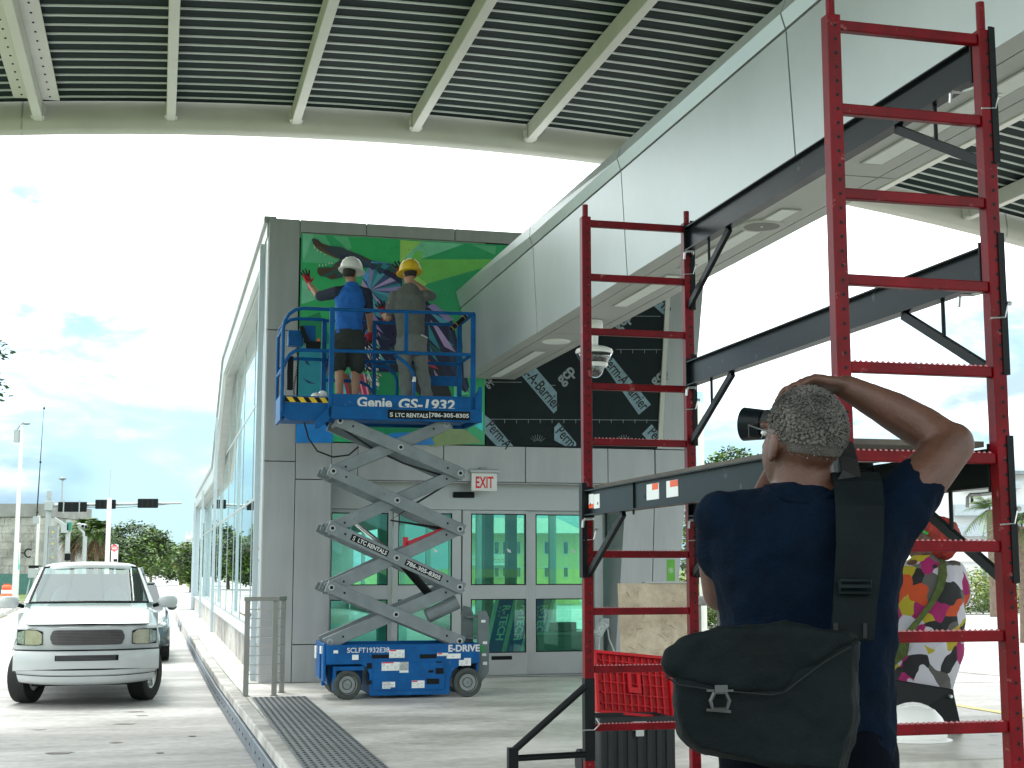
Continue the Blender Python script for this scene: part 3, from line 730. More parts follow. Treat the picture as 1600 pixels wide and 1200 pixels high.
for p0, p1, tx, h in (((796, 560), (866, 641), 'Perm-A-Barrier', 20), ((941, 564), (1003, 642), 'Perm-A-Barrier', 20), ((758, 666), (790, 702), 'Perm-A', 19), ((867, 675), (890, 700), 'Perm', 19), ((1011, 676), (1031, 700), 'Perm', 19), ((1012, 458), (1041, 490), 'Perm', 20)):
    ln = MB(); wtext(ln, tx, p0, p1, h, -.005); bd.part('lettering', ln, ink, membrane)
ln = MB()
for p0, p1 in (((878, 601), (900, 580)), ((1024, 604), (1046, 583)), ((966, 517), (988, 496)), ((760, 604), (770, 594))): wtext(ln, 'gcp', p0, p1, 20, -.004, bold=.03)
for y, x0, x1, dy in ((546, 962, 1042, 6), (655, 762, 1034, 6), (597, 770, 815, 0), (602, 858, 868, 0), (602, 925, 950, 0), (494, 990, 1032, 0)):
    a, b = onwall(x0, y), onwall(x1, y + (x1 - x0) * .006)
    ln.bar((a[0], -.002, a[1]), (b[0], -.002, b[1]), .004, .006)
    if dy:
        x = x0 + 8
        while x < x1: p = onwall(x, y); ln.box(p[0] - .003, p[0] + .003, -.004, -.001, p[1] - .055, p[1]); x += 18.5
for cx, cy in ((840, 688), (975, 688)):
    for k in range(7):
        a = onwall(cx, cy + 6); ang = R(40 + k * 17); ln.bar((a[0] + .05 * math.cos(ang), -.003, a[1] + .05 * math.sin(ang)), (a[0] + .13 * math.cos(ang), -.003, a[1] + .13 * math.sin(ang)), .004, .014, (0, 1, 0))
bd.part('printed_mark', ln, greyink, membrane)

# EXIT sign on the band above the doors
t = Thing('exit_sign', 'white EXIT sign with red letters above the glass doors', 'sign', (onwall(755, 752)[0], -.03, onwall(755, 735)[1]))
a, z0 = onwall(735.5, 767); c, z1 = onwall(775, 740)
b = MB(); b.box(a, c, -.055, -.035, z0, z1); t.part('sign_plate', b, M['hatwhite'], bevel=.004)
b = MB(); b.box(a - .03, c + .03, -.085, -.006, z1 + .002, z1 + .05); b.box((a + c) / 2 - .06, (a + c) / 2 + .06, -.06, -.006, z1 + .052, z1 + .08); t.part('canopy_bracket', b, M['alum'], bevel=.01)
b = MB(); b.text('EXIT', ((a + c) / 2, -.056, z0 + .04), (1, 0, 0), (0, 0, 1), .215, 'CENTER', .02, width=(c - a) * .70); t.part('lettering', b, mat('exit_red', (0.75, 0.02, 0.02), 0.5))

# things standing inside the doors
for k, (x, u0) in enumerate(((768, 0), (796, 0), (828, 0))):
    u, _ = onwall(x, 1000, 1.2)
    t = Thing('insulation_board', ['blue lettered insulation board leaning inside, leftmost behind the glass door', 'blue lettered insulation board leaning inside, between two others', 'blue lettered insulation board leaning inside beside the door stile'][k], 'board', (u, 1.25, .012), group='blue boards leaning inside the doors')
    th = .32; w = .20
    def bp(a, h, d, u=u): return (u + a + h * .26, 1.25 + d + h * .10, .012 + h)
    m = MB(); m.add([bp(a, h, d) for d in (0, .05) for h in (0, 1.0) for a in (-.11, .11)], [(0, 1, 3, 2), (4, 6, 7, 5), (0, 4, 5, 1), (2, 3, 7, 6), (0, 2, 6, 4), (1, 5, 7, 3)])
    t.part('board', m, mat('board_blue', (0.02, 0.10, 0.42), 0.5))
    for s in (-1, 1):
        m = MB(); m.add([bp(a, h, d) for d in (-.002, .052) for h in (0, 1.0) for a in (s * .112, s * .16)], [(0, 1, 3, 2), (4, 6, 7, 5), (0, 4, 5, 1), (2, 3, 7, 6), (0, 2, 6, 4), (1, 5, 7, 3)])
        t.part('board_edge', m, M['decal'])
    m = MB(); p0 = Vector(bp(-.03, .92, -.003)); dn = (Vector(bp(0, 0, 0)) - Vector(bp(0, 1, 0))).normalized(); xr = Vector((1, 0, 0))
    m.text('R-TECH', p0, dn, xr, .15, bold=.03, depth=.002); m.text('o o o', Vector(bp(-.085, .9, -.003)), dn, xr, .07, depth=.002); t.part('lettering', m, M['decal'])
t = Thing('storage_cabinet', 'low cabinet standing inside behind the right glass door', 'cabinet', (4.35, 1.35, .012))
m = MB(); m.box(4.0, 4.75, 1.2, 1.7, .012, .5); t.part('body', m, mat('cabinet_grey', (0.25, 0.32, 0.28), 0.5), bevel=.01)
m = MB(); m.box(3.98, 4.77, 1.18, 1.72, .502, .55); t.part('worktop', m, M['alum'], bevel=.008)
m = MB(); m.box(4.2, 4.6, 1.3, 1.55, .552, .68); t.part('tray', m, M['liftgrey'])

# ------------------------------------------------------------------ mural
mu = Thing('mural', 'colourful geometric alligator mural being mounted on the wall', 'mural', (1.6, 0, 3.1))
pz = [.425, wx(547, 480), wx(625, 480), 2.05, 2.935]
for a, b in zip(pz, pz[1:]):
    m = MB(); m.box(a + .0015, b - .0015, -.012, .045, 3.10, 5.865); mu.part('mural_panel', m, mat('mural_green', (0.035, 0.40, 0.16), 0.3, 0, 0.12, 2.0))
m = MB(); m.box(2.937, 3.55, -.012, .045, 5.0, 5.865); mu.part('mural_panel', m, MATS['mural_green'])
MC = dict(g0=(0.02, 0.25, 0.10), g1=(0.075, 0.33, 0.17), g2=(0.13, 0.40, 0.25), g3=(0.02, 0.29, 0.09), lime=(0.12, 0.38, 0.075), dg=(0.008, 0.15, 0.06), ye=(0.24, 0.45, 0.10),
          nb=(0.02, 0.04, 0.09), bl=(0.04, 0.085, 0.20), gy=(0.05, 0.065, 0.085), br=(0.085, 0.045, 0.025), br2=(0.15, 0.07, 0.03), bl2=(0.07, 0.25, 0.55), pu=(0.22, 0.17, 0.36), pu2=(0.33, 0.23, 0.42), te=(0.02, 0.17, 0.22), tl=(0.06, 0.24, 0.33),
          ink=(0.012, 0.012, 0.05), dgn=(0.01, 0.07, 0.06), wh=(0.6, 0.62, 0.55), rd=(0.28, 0.02, 0.05), cy=(0.03, 0.42, 0.44), bb=(0.01, 0.13, 0.36), ol=(0.14, 0.2, 0.08), bk=(0.008, 0.008, 0.012), pk=(0.5, 0.2, 0.3))
mk = list(MC); mm = [mat('mural_' + k + '_paint', [min(.8, c * (1.0 if k in ('gy', 'bl', 'br', 'br2') else 1.55 if k not in ('ink', 'bk', 'nb') else 1.2)) for c in MC[k]], 0.3, 0, 0.10, 5) for k in mk]
pr = MB(); layer = [0]
def mp(pts, c, zoom=True):
    layer[0] += 1
    q = [(400 + x * .3, 320 + y * .3) for x, y in pts] if zoom else pts
    wpoly(pr, q, -.0125 - layer[0] * .00006, mk.index(c))
# background facets (coordinates read off the photograph)
mp([(243, 152), (360, 160), (440, 310), (243, 300)], 'g1'); mp([(243, 300), (440, 310), (240, 300), (300, 180)], 'g2'); mp([(243, 152), (300, 156), (250, 280), (243, 280)], 'g2')
mp([(243, 300), (560, 330), (460, 470), (243, 620)], 'g3'); mp([(240, 390), (330, 460), (300, 520), (235, 520)], 'g2'); mp([(360, 160), (480, 170), (500, 300), (440, 310)], 'g0'); mp([(400, 164), (560, 172), (480, 240), (440, 200)], 'g1')
mp([(480, 170), (750, 185), (750, 300), (600, 290), (500, 240)], 'g3'); mp([(750, 185), (860, 192), (760, 300), (750, 300)], 'ye'); mp([(860, 192), (1085, 205), (870, 280), (770, 280)], 'g2')
mp([(860, 285), (1090, 204), (1120, 210), (1240, 262), (1228, 284)], 'g0'); mp([(1120, 208), (1250, 216), (1245, 262)], 'g1')
mp([(830, 240), (870, 245), (860, 285), (1228, 284), (1180, 330), (890, 412), (780, 330)], 'lime'); mp([(780, 330), (890, 412), (860, 440), (770, 400)], 'ye')
mp([(890, 412), (1180, 330), (1040, 470), (1010, 560), (920, 540), (860, 440)], 'g0'); mp([(235, 520), (380, 470), (395, 640), (230, 690)], 'g3'); mp([(228, 600), (330, 560), (395, 720), (225, 760)], 'dg')
mp([(225, 730), (395, 760), (395, 1000), (218, 1000)], 'te'); mp([(215, 1000), (400, 1020), (400, 1240), (205, 1240)], 'bb'); mp([(395, 700), (470, 900), (480, 1000), (390, 1000)], 'g3'); mp([(240, 790), (262, 800), (282, 840), (262, 830)], 'nb'); mp([(240, 900), (262, 912), (310, 934), (270, 930)], 'nb')
mp([(600, 870), (900, 860), (1100, 980), (1100, 1240), (520, 1240), (500, 1000)], 'dg'); mp([(1030, 870), (1110, 985), (1030, 1000)], 'g1'); mp([(1030, 985), (1180, 1080), (1180, 1180), (1060, 1100)], 'cy'); mp([(940, 1180), (1060, 1150), (1180, 1240), (900, 1260)], 'ol'); mp([(700, 1190), (900, 1180), (930, 1250), (560, 1250)], 'bb')
# dark body mass and its shards
mp([(590, 330), (760, 340), (760, 420), (1020, 600), (1110, 950), (1090, 980), (960, 880), (560, 870), (540, 600)], 'ink')
mp([(1000, 600), (1110, 985), (1010, 850)], 'nb'); mp([(700, 830), (960, 830), (1020, 1000), (860, 1000)], 'bk')
rq = random.Random(21)
cxs, cys = 592, 445
ring = [(588, 322), (640, 345), (700, 380), (752, 412), (752, 440), (740, 470), (720, 520), (690, 560), (650, 590), (600, 570), (585, 520), (560, 470), (548, 420), (560, 360)]
pal = ['pu', 'tl', 'pu2', 'te', 'pu', 'tl', 'te', 'pu2', 'tl', 'te', 'pu2', 'pu', 'pu2', 'bl2']
for k in range(len(ring)):
    a, b = ring[k], ring[(k + 1) % len(ring)]; mp([(cxs, cys), a, b], pal[k]); mx_ = ((a[0] + b[0]) / 2, (a[1] + b[1]) / 2); mp([(cxs, cys), mx_, b], rq.choice(['tl', 'te', 'pu', 'bl']))
mp([(560, 355), (592, 360), (570, 400), (555, 380)], 'bl2')
for k in range(46):   # shards of body and wing
    x = rq.uniform(560, 1060); y = rq.uniform(470, 860)
    if x > 900 and y < 520 + (x - 900) * .6: continue
    L = rq.uniform(40, 110); a = rq.uniform(.4, 1.1); w = rq.uniform(8, 26)
    mp([(x, y), (x + L * math.cos(a), y + L * math.sin(a)), (x + L * .5 * math.cos(a) - w * math.sin(a), y + L * .5 * math.sin(a) + w * math.cos(a))], rq.choice(['nb', 'pu', 'te', 'ink', 'dgn', 'bk', 'tl', 'rd', 'nb']))
mp([(890, 530), (925, 515), (1030, 600), (1000, 610)], 'pu'); mp([(890, 550), (1010, 612), (960, 618)], 'tl'); mp([(905, 600), (950, 640), (1040, 770), (980, 740)], 'pu2'); mp([(895, 620), (935, 700), (960, 760), (900, 700)], 'te')
for k in range(90):   # pale feather flecks beside the blue shirt
    x = rq.uniform(560, 640); y = rq.uniform(650, 960); mp([(x, y), (x + 6, y + 3), (x + rq.uniform(8, 20), y + rq.uniform(14, 30)), (x + 3, y + 10)], rq.choice(['wh', 'wh', 'ye', 'bl2', 'pk']))
for k in range(16): x = 430 + k * 9; mp([(x, 880), (x + 6, 880), (x + 34, 1000), (x + 24, 1000)], rq.choice(['pk', 'bl2', 'ye', 'rd', 'cy', 'br2']))
for k in range(10): x = 350 + k * 7; mp([(x, 900), (x + 40, 720), (x + 46, 760)], rq.choice(['rd', 'nb', 'bk']))
# alligator head: jaws with facets and teeth
up = [(290, 182), (300, 176), (322, 184), (345, 205), (385, 216), (440, 222), (480, 240), (540, 262), (600, 292), (700, 308), (750, 330), (700, 345), (600, 330), (540, 330), (505, 335), (470, 300), (440, 285), (412, 280), (375, 262), (330, 240), (297, 210)]
mp(up, 'gy')
for k in range(30):
    i = rq.randrange(len(up)); j = (i + rq.choice([1, 2])) % len(up); cxx = rq.uniform(330, 640); cyy = 200 + (cxx - 300) * .30 + rq.uniform(0, 25); a, b = up[i], up[j]
    if math.dist(a, (cxx, cyy)) > 130: continue
    mp([(a[0] * .93 + cxx * .07, a[1] * .93 + cyy * .07), (b[0] * .93 + cxx * .07, b[1] * .93 + cyy * .07), (cxx, cyy)], rq.choice(['bl', 'nb', 'gy', 'bl', 'br', 'bl2' if k % 7 == 0 else 'nb']))
mp([(297, 210), (335, 240), (375, 262), (412, 278), (440, 286), (400, 262), (340, 225)], 'br2')
lo = [(318, 335), (330, 328), (350, 348), (380, 340), (412, 305), (445, 285), (480, 300), (520, 318), (545, 345), (480, 372), (430, 385), (392, 392), (365, 378), (335, 374), (320, 360)]
mp(lo, 'br')
for k in range(14):
    i = rq.randrange(len(lo)); a, b = lo[i], lo[(i + 1) % len(lo)]; mp([a, b, (rq.uniform(380, 480), rq.uniform(325, 355))], rq.choice(['br2', 'br', 'gy', 'dgn', 'gy']))
for x, y, d in ((302, 222, 12), (318, 236, 12), (336, 246, 10), (300, 212, 9), (345, 322, -14), (328, 322, -14), (362, 318, -12), (378, 312, -12), (392, 310, -10), (356, 260, 9)):
    mp([(x - 3, y), (x + 4, y), (x + 1, y + d)], 'wh')
for x, y, c in ((620, 318, 'dgn'), (660, 320, 'te'), (700, 330, 'dgn'), (640, 340, 'nb'), (730, 350, 'dgn'), (600, 318, 'nb')):
    mp([(x, y - 14), (x + 34, y), (x + 6, y + 26), (x - 12, y + 8)], c)
for x, y in ((706, 232), (795, 236), (1205, 258), (998, 246), (980, 476)): mp([(x - 2, y - 2), (x + 2, y - 2), (x + 2, y + 2), (x - 2, y + 2)], 'bk')
mu.part('mural_print', pr, mm)
# ------------------------------------------------------------------ scissor lift
VF = -2.5; VR = -1.68
lf = Thing('scissor_lift', 'raised blue scissor lift with grey arms carrying two workers', 'scissor lift', (1.45, -2.1, 0))
def lw(x, y, v=VF): return onwall(x, y, v)
side = [(.56, .60), (.56, .385), (.94, .385), (1.01, .35), (1.05, .27), (1.055, .035), (1.965, .035), (1.965, .18), (2.0, .29), (2.08, .355), (2.17, .375), (2.31, .375), (2.31, .60)]
ch = MB(); ch.prism(side, lambda a, b, d: (a, d, b), VF, VF + .05); ch.prism(side, lambda a, b, d: (a, d, b), VR - .05, VR)
ch.box(.53, .56, VF + .02, VR - .02, .20, .62); ch.box(2.28, 2.31, VF + .05, VR - .05, .2, .60); ch.box(1.06, 1.96, VF + .06, VR - .06, .04, .50); ch.box(.60, 1.0, VF + .22, VR - .22, .15, .40)
chassis = lf.part('chassis', ch, M['liftblue'], bevel=.008)
b = MB(); b.box(.56, 2.28, VF + .052, VR - .052, .40, .52); lf.part('chassis_tray', b, M['black'], chassis)
def lrect(mb, x0, y0, x1, y1, d=.003, mi=0):
    u0, z0 = lw(x0, y1); u1, z1 = lw(x1, y0); mb.box(u0, u1, VF - d, VF - .0003, z0, z1, mi); return mb
b = MB(); u0, z0 = lw(583, 1079); u1, z1 = lw(695, 1034); b.box(u0, u1, VF - .012, VF - .0005, z0, z1); pdoor = lf.part('side_door', b, M['liftblue'], chassis, bevel=.004)
b = MB()
for r in ((581, 1022.5, 608, 1029), (656, 1022, 682, 1029)): lrect(b, *r)
for r in ((573, 1036, 581, 1045), (573, 1063, 581, 1069)): lrect(b, *r)
for r in ((680, 1043.5, 693, 1053), (669, 1047, 677, 1051), (666, 1060, 686, 1069), (681, 1033.5, 690, 1035.5)): lrect(b, *r, d=.0135)
lf.part('vent_slot', b, M['black'], chassis)
for x0, y0, x1, y1, hd in ((608, 1015, 632, 1028, 1), (596, 1034, 638, 1048, 1), (624, 1034, 638, 1051, 3), (597, 1065, 617, 1074, 2), (597, 1065, 610, 1076, 2), (643, 1063, 663, 1075, 1), (683, 1020, 700, 1025, 1), (698, 1021, 719.5, 1029, 0), (717, 1031, 726, 1040, 2), (725, 1028, 735.5, 1040, 0), (550, 1023, 560, 1031, 2), (521, 1016, 528, 1021, 0)):
    dl = MB(); lrect(dl, x0, y0, x1, y1, .0138, 0)
    if hd == 1: lrect(dl, x0 + .5, y0 + .4, x0 + (x1 - x0) * .45, y0 + 2.6, .0145, 1)
    if hd == 3: lrect(dl, x0 + .5, y0 + .5, x1 - .5, y0 + 2.2, .0147, 2)
    n = max(1, int((y1 - y0 - 4) / 2.2)); xx = x0 + 1.5
    while xx < x1 - 3:
        for k in range(n):
            if (int(xx * 7) + k) % 4: lrect(dl, xx, y0 + 4 + k * 2.2, min(x1 - 1, xx + 4.2), y0 + 5 + k * 2.2, .0145, 2)
        xx += 6
    lf.part('decal', dl, [M['decal'], M['decalred'], M['decalgrey']], chassis)
tx = MB()
def ltext(mb, body, x0, y0, x1, hpx, v=VF, bold=.02, d=.0022, shear=0, mi=0):
    a = onwall(x0, y0, v); c = onwall(x1, y0, v)
    mb.text(body, (a[0], v - d, a[1]), (1, 0, 0), (0, 0, 1), hpx / 137.5 / .70, bold=bold, depth=0, width=c[0] - a[0], mi=mi, shear=shear)
ltext(tx, 'SCLFT1932E38', 542, 1020, 608, 7.5, bold=.012); lf.part('lettering', tx, M['white'], chassis); tx = MB(); ltext(tx, 'E-DRIVE', 700, 1018, 749, 10, bold=.035)
lf.part('lettering', tx, M['white'], chassis)
# front axle bracket (light painted end) and steering knuckle
b = MB(); b.box(.66, .985, VF - .01, VF + .10, .318, .365); b.box(.64, .675, VF - .012, VF + .08, .10, .365); lf.part('axle_bracket', b, M['liftblue'], chassis, bevel=.006)
b = MB(); b.box(.655, .985, VR - .10, VR + .01, .318, .365); b.box(.60, .64, VR - .08, VR + .012, .10, .365); lf.part('axle_bracket', b, M['liftblue'], chassis, bevel=.006)
b = MB(); b.box(.515, .53, VF + .25, VR - .25, .22, .5); lf.part('end_plate', b, M['liftblue'], chassis, bevel=.006)
b = MB(); b.box(.512, .529, VF + .1, VF + .24, .50, .58); b.box(.512, .529, VR - .2, VR - .06, .42, .56); lf.part('decal', b, M['decal'], chassis)
for (u, v, st) in ((.795, VF + .055, 14), (.795, VR - .055, 14), (2.173, VF + .045, 0), (2.173, VR - .045, 0)):
    s = -1 if v < -2.1 else 1
    w = .062; rot = Matrix.Rotation(R(st), 3, 'Z')
    def wheel_mb(prof):
        m = MB(); m.lathe(prof, (0, 0, 0), 36, 'y', ends=False); m.v = [tuple(rot @ Vector((x, y * s, z)) + Vector((u, v, .163))) for x, y, z in m.v]; return m
    wm = lf.part('wheel', wheel_mb([(.03, -.05), (.112, -.05), (.116, .05), (.112, .045), (.104, .028), (.06, .024), (.045, .024), (.04, .034), (.0, .034)]), M['rimgrey'], ang=35)
    lf.part('tyre', wheel_mb([(.110, -w), (.150, -w), (.162, -w + .014), (.162, w - .014), (.152, w), (.122, w), (.117, w - .006), (.110, w - .01)]), M['tyregrey'], wm, ang=35)
    m = wheel_mb([(.096, .029), (.103, .031), (.103, .033), (.096, .031)]); lf.part('rim_groove', m, M['black'], wm)
    m = wheel_mb([(.052, .026), (.058, .026), (.058, .028), (.052, .028)]); lf.part('hub_ring', m, M['black'], wm)
    m = MB(); m.cyl((u, v + s * .024, .163), (u, v + s * .042, .163), .022, n=6); lf.part('wheel_nut', m, M['liftgrey'], wm)
# ladder / rear plate on the right end
b = MB(); b.prism([(2.31, .16), (2.36, .16), (2.445, .27), (2.445, .88), (2.41, .96), (2.32, .96), (2.31, .9)], lambda a, c, d: (a, d, c), VF + .10, VF + .15); lf.part('ladder_plate', b, mat('lift_dark_grey', (0.12, 0.15, 0.155), 0.5), bevel=.004)
b = MB(); b.box(2.16, 2.30, VF + .30, VF + .34, .6, .93); b.prism([(2.15, .93), (2.30, .93), (2.27, 1.0), (2.19, 1.02)], lambda a, c, d: (a, d, c), VF + .30, VF + .34); b.box(2.2, 2.33, VF + .16, VF + .29, .88, .90); b.box(2.21, 2.31, VF + .155, VF + .3, .64, .66); lf.part('ladder_bracket', b, MATS['lift_dark_grey'], bevel=.003)
b = MB()
for z0, z1, x in ((.83, .86, 2.35), (.585, .615, 2.37), (.45, .48, 2.36), (.35, .385, 2.37)): b.box(x, x + .05, VF + .097, VF + .099, z0, z1)
lf.part('decal', b, M['decal'])
b = MB(); b.cyl((2.36, VF + .094, .53), (2.36, VF + .099, .53), .045, n=20); lf.part('round_badge', b, mat('badge_green', (0.02, 0.25, 0.08), 0.4))
# scissor arms: four stages, front and rear sets
Z = [.625, 1.236, 1.90, 2.545, 3.115]; UL, UR = .612, 2.085
for fr, (va, vb) in enumerate(((VF + .075, VF + .145), (VR - .075, VR - .145))):
    for k in range(4):
        for desc in (True, False):
            zl, zr = (Z[k + 1], Z[k]) if desc else (Z[k], Z[k + 1])
            v = va if desc else vb
            l0 = Vector((UL, v, zl)); r0 = Vector((UR, v, zr)); d = (r0 - l0).normalized()
            if k == 3 and not desc: r0 = Vector((1.93, v, 3.12))
            if k == 3 and desc: l0 = Vector((.68, v, 3.12))
            m = MB(); m.bar(l0 - d * .055, r0 + d * .055, .052, .140)
            arm = lf.part('scissor_arm', m, M['liftgrey'], bevel=.006)
            cpt = (l0 + r0) / 2; sv = -1 if fr == 0 else 1
            m = MB()
            for q in (l0, r0, cpt): m.cyl(q + Vector((0, sv * .026, 0)), q + Vector((0, sv * .036, 0)), .036, n=16)
            lf.part('pin_boss', m, M['alum'], arm, bevel=.004)
            m = MB()
            for q in (l0, r0, cpt): m.cyl(q + Vector((0, sv * .0365, 0)), q + Vector((0, sv * .040, 0)), .020, n=10)
            for q in (l0 + d * .16, r0 - d * .16): m.cyl(q + Vector((0, sv * .0265, 0)), q + Vector((0, sv * .028, 0)), .013, n=8)
            lf.part('pivot_pin', m, M['black'], arm)
            if fr == 0 and k == 1 and desc:
                upd = Vector((0, 0, 1)) - d * d.z; upd.normalize(); q0 = l0 + d * .22; q1 = l0 + d * .92
                m = MB(); m.bar(l0 + d * .235 + Vector((0, -.0268, 0)) - upd * .0, l0 + d * .70 + Vector((0, -.0268, 0)), .0012, .072)
                m.bar(l0 + d * .92 + Vector((0, -.0268, 0)), l0 + d * 1.38 + Vector((0, -.0268, 0)), .0012, .072); lf.part('arm_decal', m, M['black'], arm)
                m = MB(); m.text('LTC RENTALS', l0 + d * .32 + Vector((0, -.0282, 0)) - upd * .022, d, upd, .065, bold=.03, depth=0, width=.36); lf.part('lettering', m, M['white'], arm); m = MB(); m.text('786-305-8305', l0 + d * .935 + Vector((0, -.0282, 0)) - upd * .022, d, upd, .065, bold=.03, depth=0, width=.43)
                m.text('S', l0 + d * .255 + Vector((0, -.0282, 0)) - upd * .026, d, upd, .07, bold=.01, depth=0)
                lf.part('lettering', m, M['white'], arm)
for k in range(5):
    for u in (UL if 0 < k < 4 else (.68 if k == 4 else UL), UR if k < 4 else 1.93):
        m = MB(); m.cyl((u, VF + .10, Z[k] if k < 4 else 3.12), (u, VR - .10, Z[k] if k < 4 else 3.12), .026, n=10); lf.part('cross_tube', m, M['liftgrey'])
    if 0 < k < 4:
        m = MB(); m.prism([(UL - .13, Z[k] - .02), (UL - .06, Z[k] - .055), (UL - .03, Z[k] - .05), (UL - .03, Z[k] + .05), (UL - .10, Z[k] + .055)], lambda a, c, d: (a, d, c), VF + .17, VF + .20); m.prism([(UL - .13, Z[k] - .02), (UL - .06, Z[k] - .055), (UL - .03, Z[k] - .05), (UL - .03, Z[k] + .05), (UL - .10, Z[k] + .055)], lambda a, c, d: (a, d, c), VR - .20, VR - .17); m.cyl((UL - .075, VF + .13, Z[k]), (UL - .075, VF + .17, Z[k]), .022, n=10); lf.part('end_bracket', m, MATS['lift_dark_grey'], bevel=.006)
vm = (VF + VR) / 2
m = MB(); a, c = lw(672, 930, vm), lw(618, 868, vm); m.cyl((a[0], vm, a[1]), (c[0], vm, c[1]), .05, n=14); cyl_ = lf.part('lift_cylinder', m, M['black'])
m = MB(); e = lw(553, 815, vm); m.cyl((c[0], vm, c[1]), (e[0], vm, e[1]), .027, n=12); lf.part('piston_rod', m, M['chrome'], cyl_)
m = MB(); a, c = lw(634, 846, VF + .16), lw(694, 827, VF + .16); m.bar((a[0], VF + .17, a[1] - .03), (c[0], VF + .17, c[1]), .03, .045); m.box(a[0] - .03, a[0] + .03, VF + .155, VF + .185, a[1] - .06, a[1] + .05); lf.part('safety_arm', m, mat('safety_red', (0.5, 0.01, 0.03), 0.4), bevel=.004)
m = MB(); a, c = lw(662, 962, vm), lw(702, 940, vm); m.cyl((a[0], vm - .2, a[1]), (c[0] + .05, vm - .2, c[1]), .085, n=14); lf.part('cylinder_shroud', m, M['liftgrey'])
m = MB()
for off in (0, .02): m.tube([(.72, VF + .22, 3.05), (1.1, VF + .23 + off, 2.82), (1.45, VF + .23, 2.66), (1.9, VF + .22 + off, 2.53), (2.0, VF + .2, 2.45), (1.6, VF + .22 + off, 2.20), (1.3, VF + .22, 2.0), (1.9, VF + .22, 1.9 + off)], .011, 6)
lf.part('hose', m, M['dark'])
m = MB(); m.tube([onwall3 for onwall3 in [(lw(x, y, -1.9)[0], -1.9, lw(x, y, -1.9)[1]) for x, y in ((474, 655), (482, 685), (496, 705), (520, 714), (545, 711), (560, 698))]], .010, 6); lf.part('cable', m, M['dark'])
# platform
fl = MB(); fl.box(.60, 2.24, VF + .06, VR - .02, 3.30, 3.345); fl.box(.62, 2.22, VF + .1, VR - .06, 3.17, 3.30); lf.part('deck', fl, M['liftblue'])
tb = MB(); tb.prism([(.575, 3.16), (.575, 3.425), (2.25, 3.435), (2.30, 3.56), (2.33, 3.56), (2.33, 3.135), (.60, 3.135)], lambda a, c, d: (a, d, c), VF, VF + .035)
tb.box(.575, 2.31, VF - .012, VF - .001, 3.14, 3.29)
toe = lf.part('toe_board', tb, M['liftblue'], bevel=.005)
tb = MB(); tb.box(.6, 2.3, VR, VR + .035, 3.14, 3.45); lf.part('toe_board', tb, M['liftblue'])
tb = MB(); tb.box(2.29, 2.32, VF + .04, VR, 3.14, 3.5); lf.part('toe_board', tb, M['liftblue'])
b = MB(); b.prism([(.575, 3.15), (.575, 3.30), (.40, 3.12), (.38, 3.02), (.43, 3.02)], lambda a, c, d: (a, d, c), VF + .0, VF + .05); lf.part('slide_end', b, M['liftblue'], bevel=.004)
tx = MB(); ltext(tx, 'Genie', 557.5, 635, 612, 15, bold=.03); lf.part('lettering', tx, M['white'], toe); tx = MB(); ltext(tx, 'GS-1932', 621, 638, 709, 15.5, bold=.03, shear=.12); lf.part('lettering', tx, M['white'], toe)
b = MB(); u0, z0 = lw(605.5, 654); u1, z1 = lw(734, 643.5); b.box(u0, u1, VF - .014, VF - .0125, z0, z1); lb = lf.part('decal', b, M['black'], toe)
tx = MB(); ltext(tx, 'LTC RENTALS', 617, 651.5, 668, 6.2, bold=.025, d=.0155); lf.part('lettering', tx, M['white'], toe); tx = MB(); ltext(tx, '786-305-8305', 673, 651.5, 732, 6.2, bold=.025, d=.0155); ltext(tx, '|', 669.5, 651, 671, 7, d=.0155); ltext(tx, 'S', 608.5, 651, 613.5, 6.5, d=.0155); lf.part('lettering', tx, M['white'], toe)
VE = VF + .10
ex = MB(); ex.box(.05, .57, VE, VR - .1, 3.14, 3.30); ex.prism([(.0, 3.12), (.0, 3.41), (.03, 3.41), (.03, 3.12)], lambda a, c, d: (a, d, c), VE - .01, VR - .09); ex.prism([(.03, 3.17), (.10, 3.12), (.57, 3.12), (.57, 3.40), (.03, 3.40)], lambda a, c, d: (a, d, c), VE - .02, VE + .01)
exo = lf.part('extension_deck', ex, M['liftblue'], bevel=.004)
b = MB(); b.box(.05, .565, VE - .0235, VE - .0205, 3.325, 3.385); lf.part('warning_strip', b, M['yellow'], exo)
b = MB()
for k in range(5): x = .05 + k * .125; b.prism([(x, 3.326), (x + .06, 3.326), (x + .015, 3.384), (max(.05, x - .045), 3.384)], lambda a, c, d: (a, d, c), VE - .0255, VE - .024)
lf.part('warning_stripe', b, M['black'], exo)
rT, rM_ = 4.405, 3.925; tr = .021
def tubep(name, pts, r=tr, parent=None, n=8, m='liftblue'): mm_ = MB(); mm_.tube(pts, r, n); return lf.part(name, mm_, M[m], parent, smooth=False, ang=60)
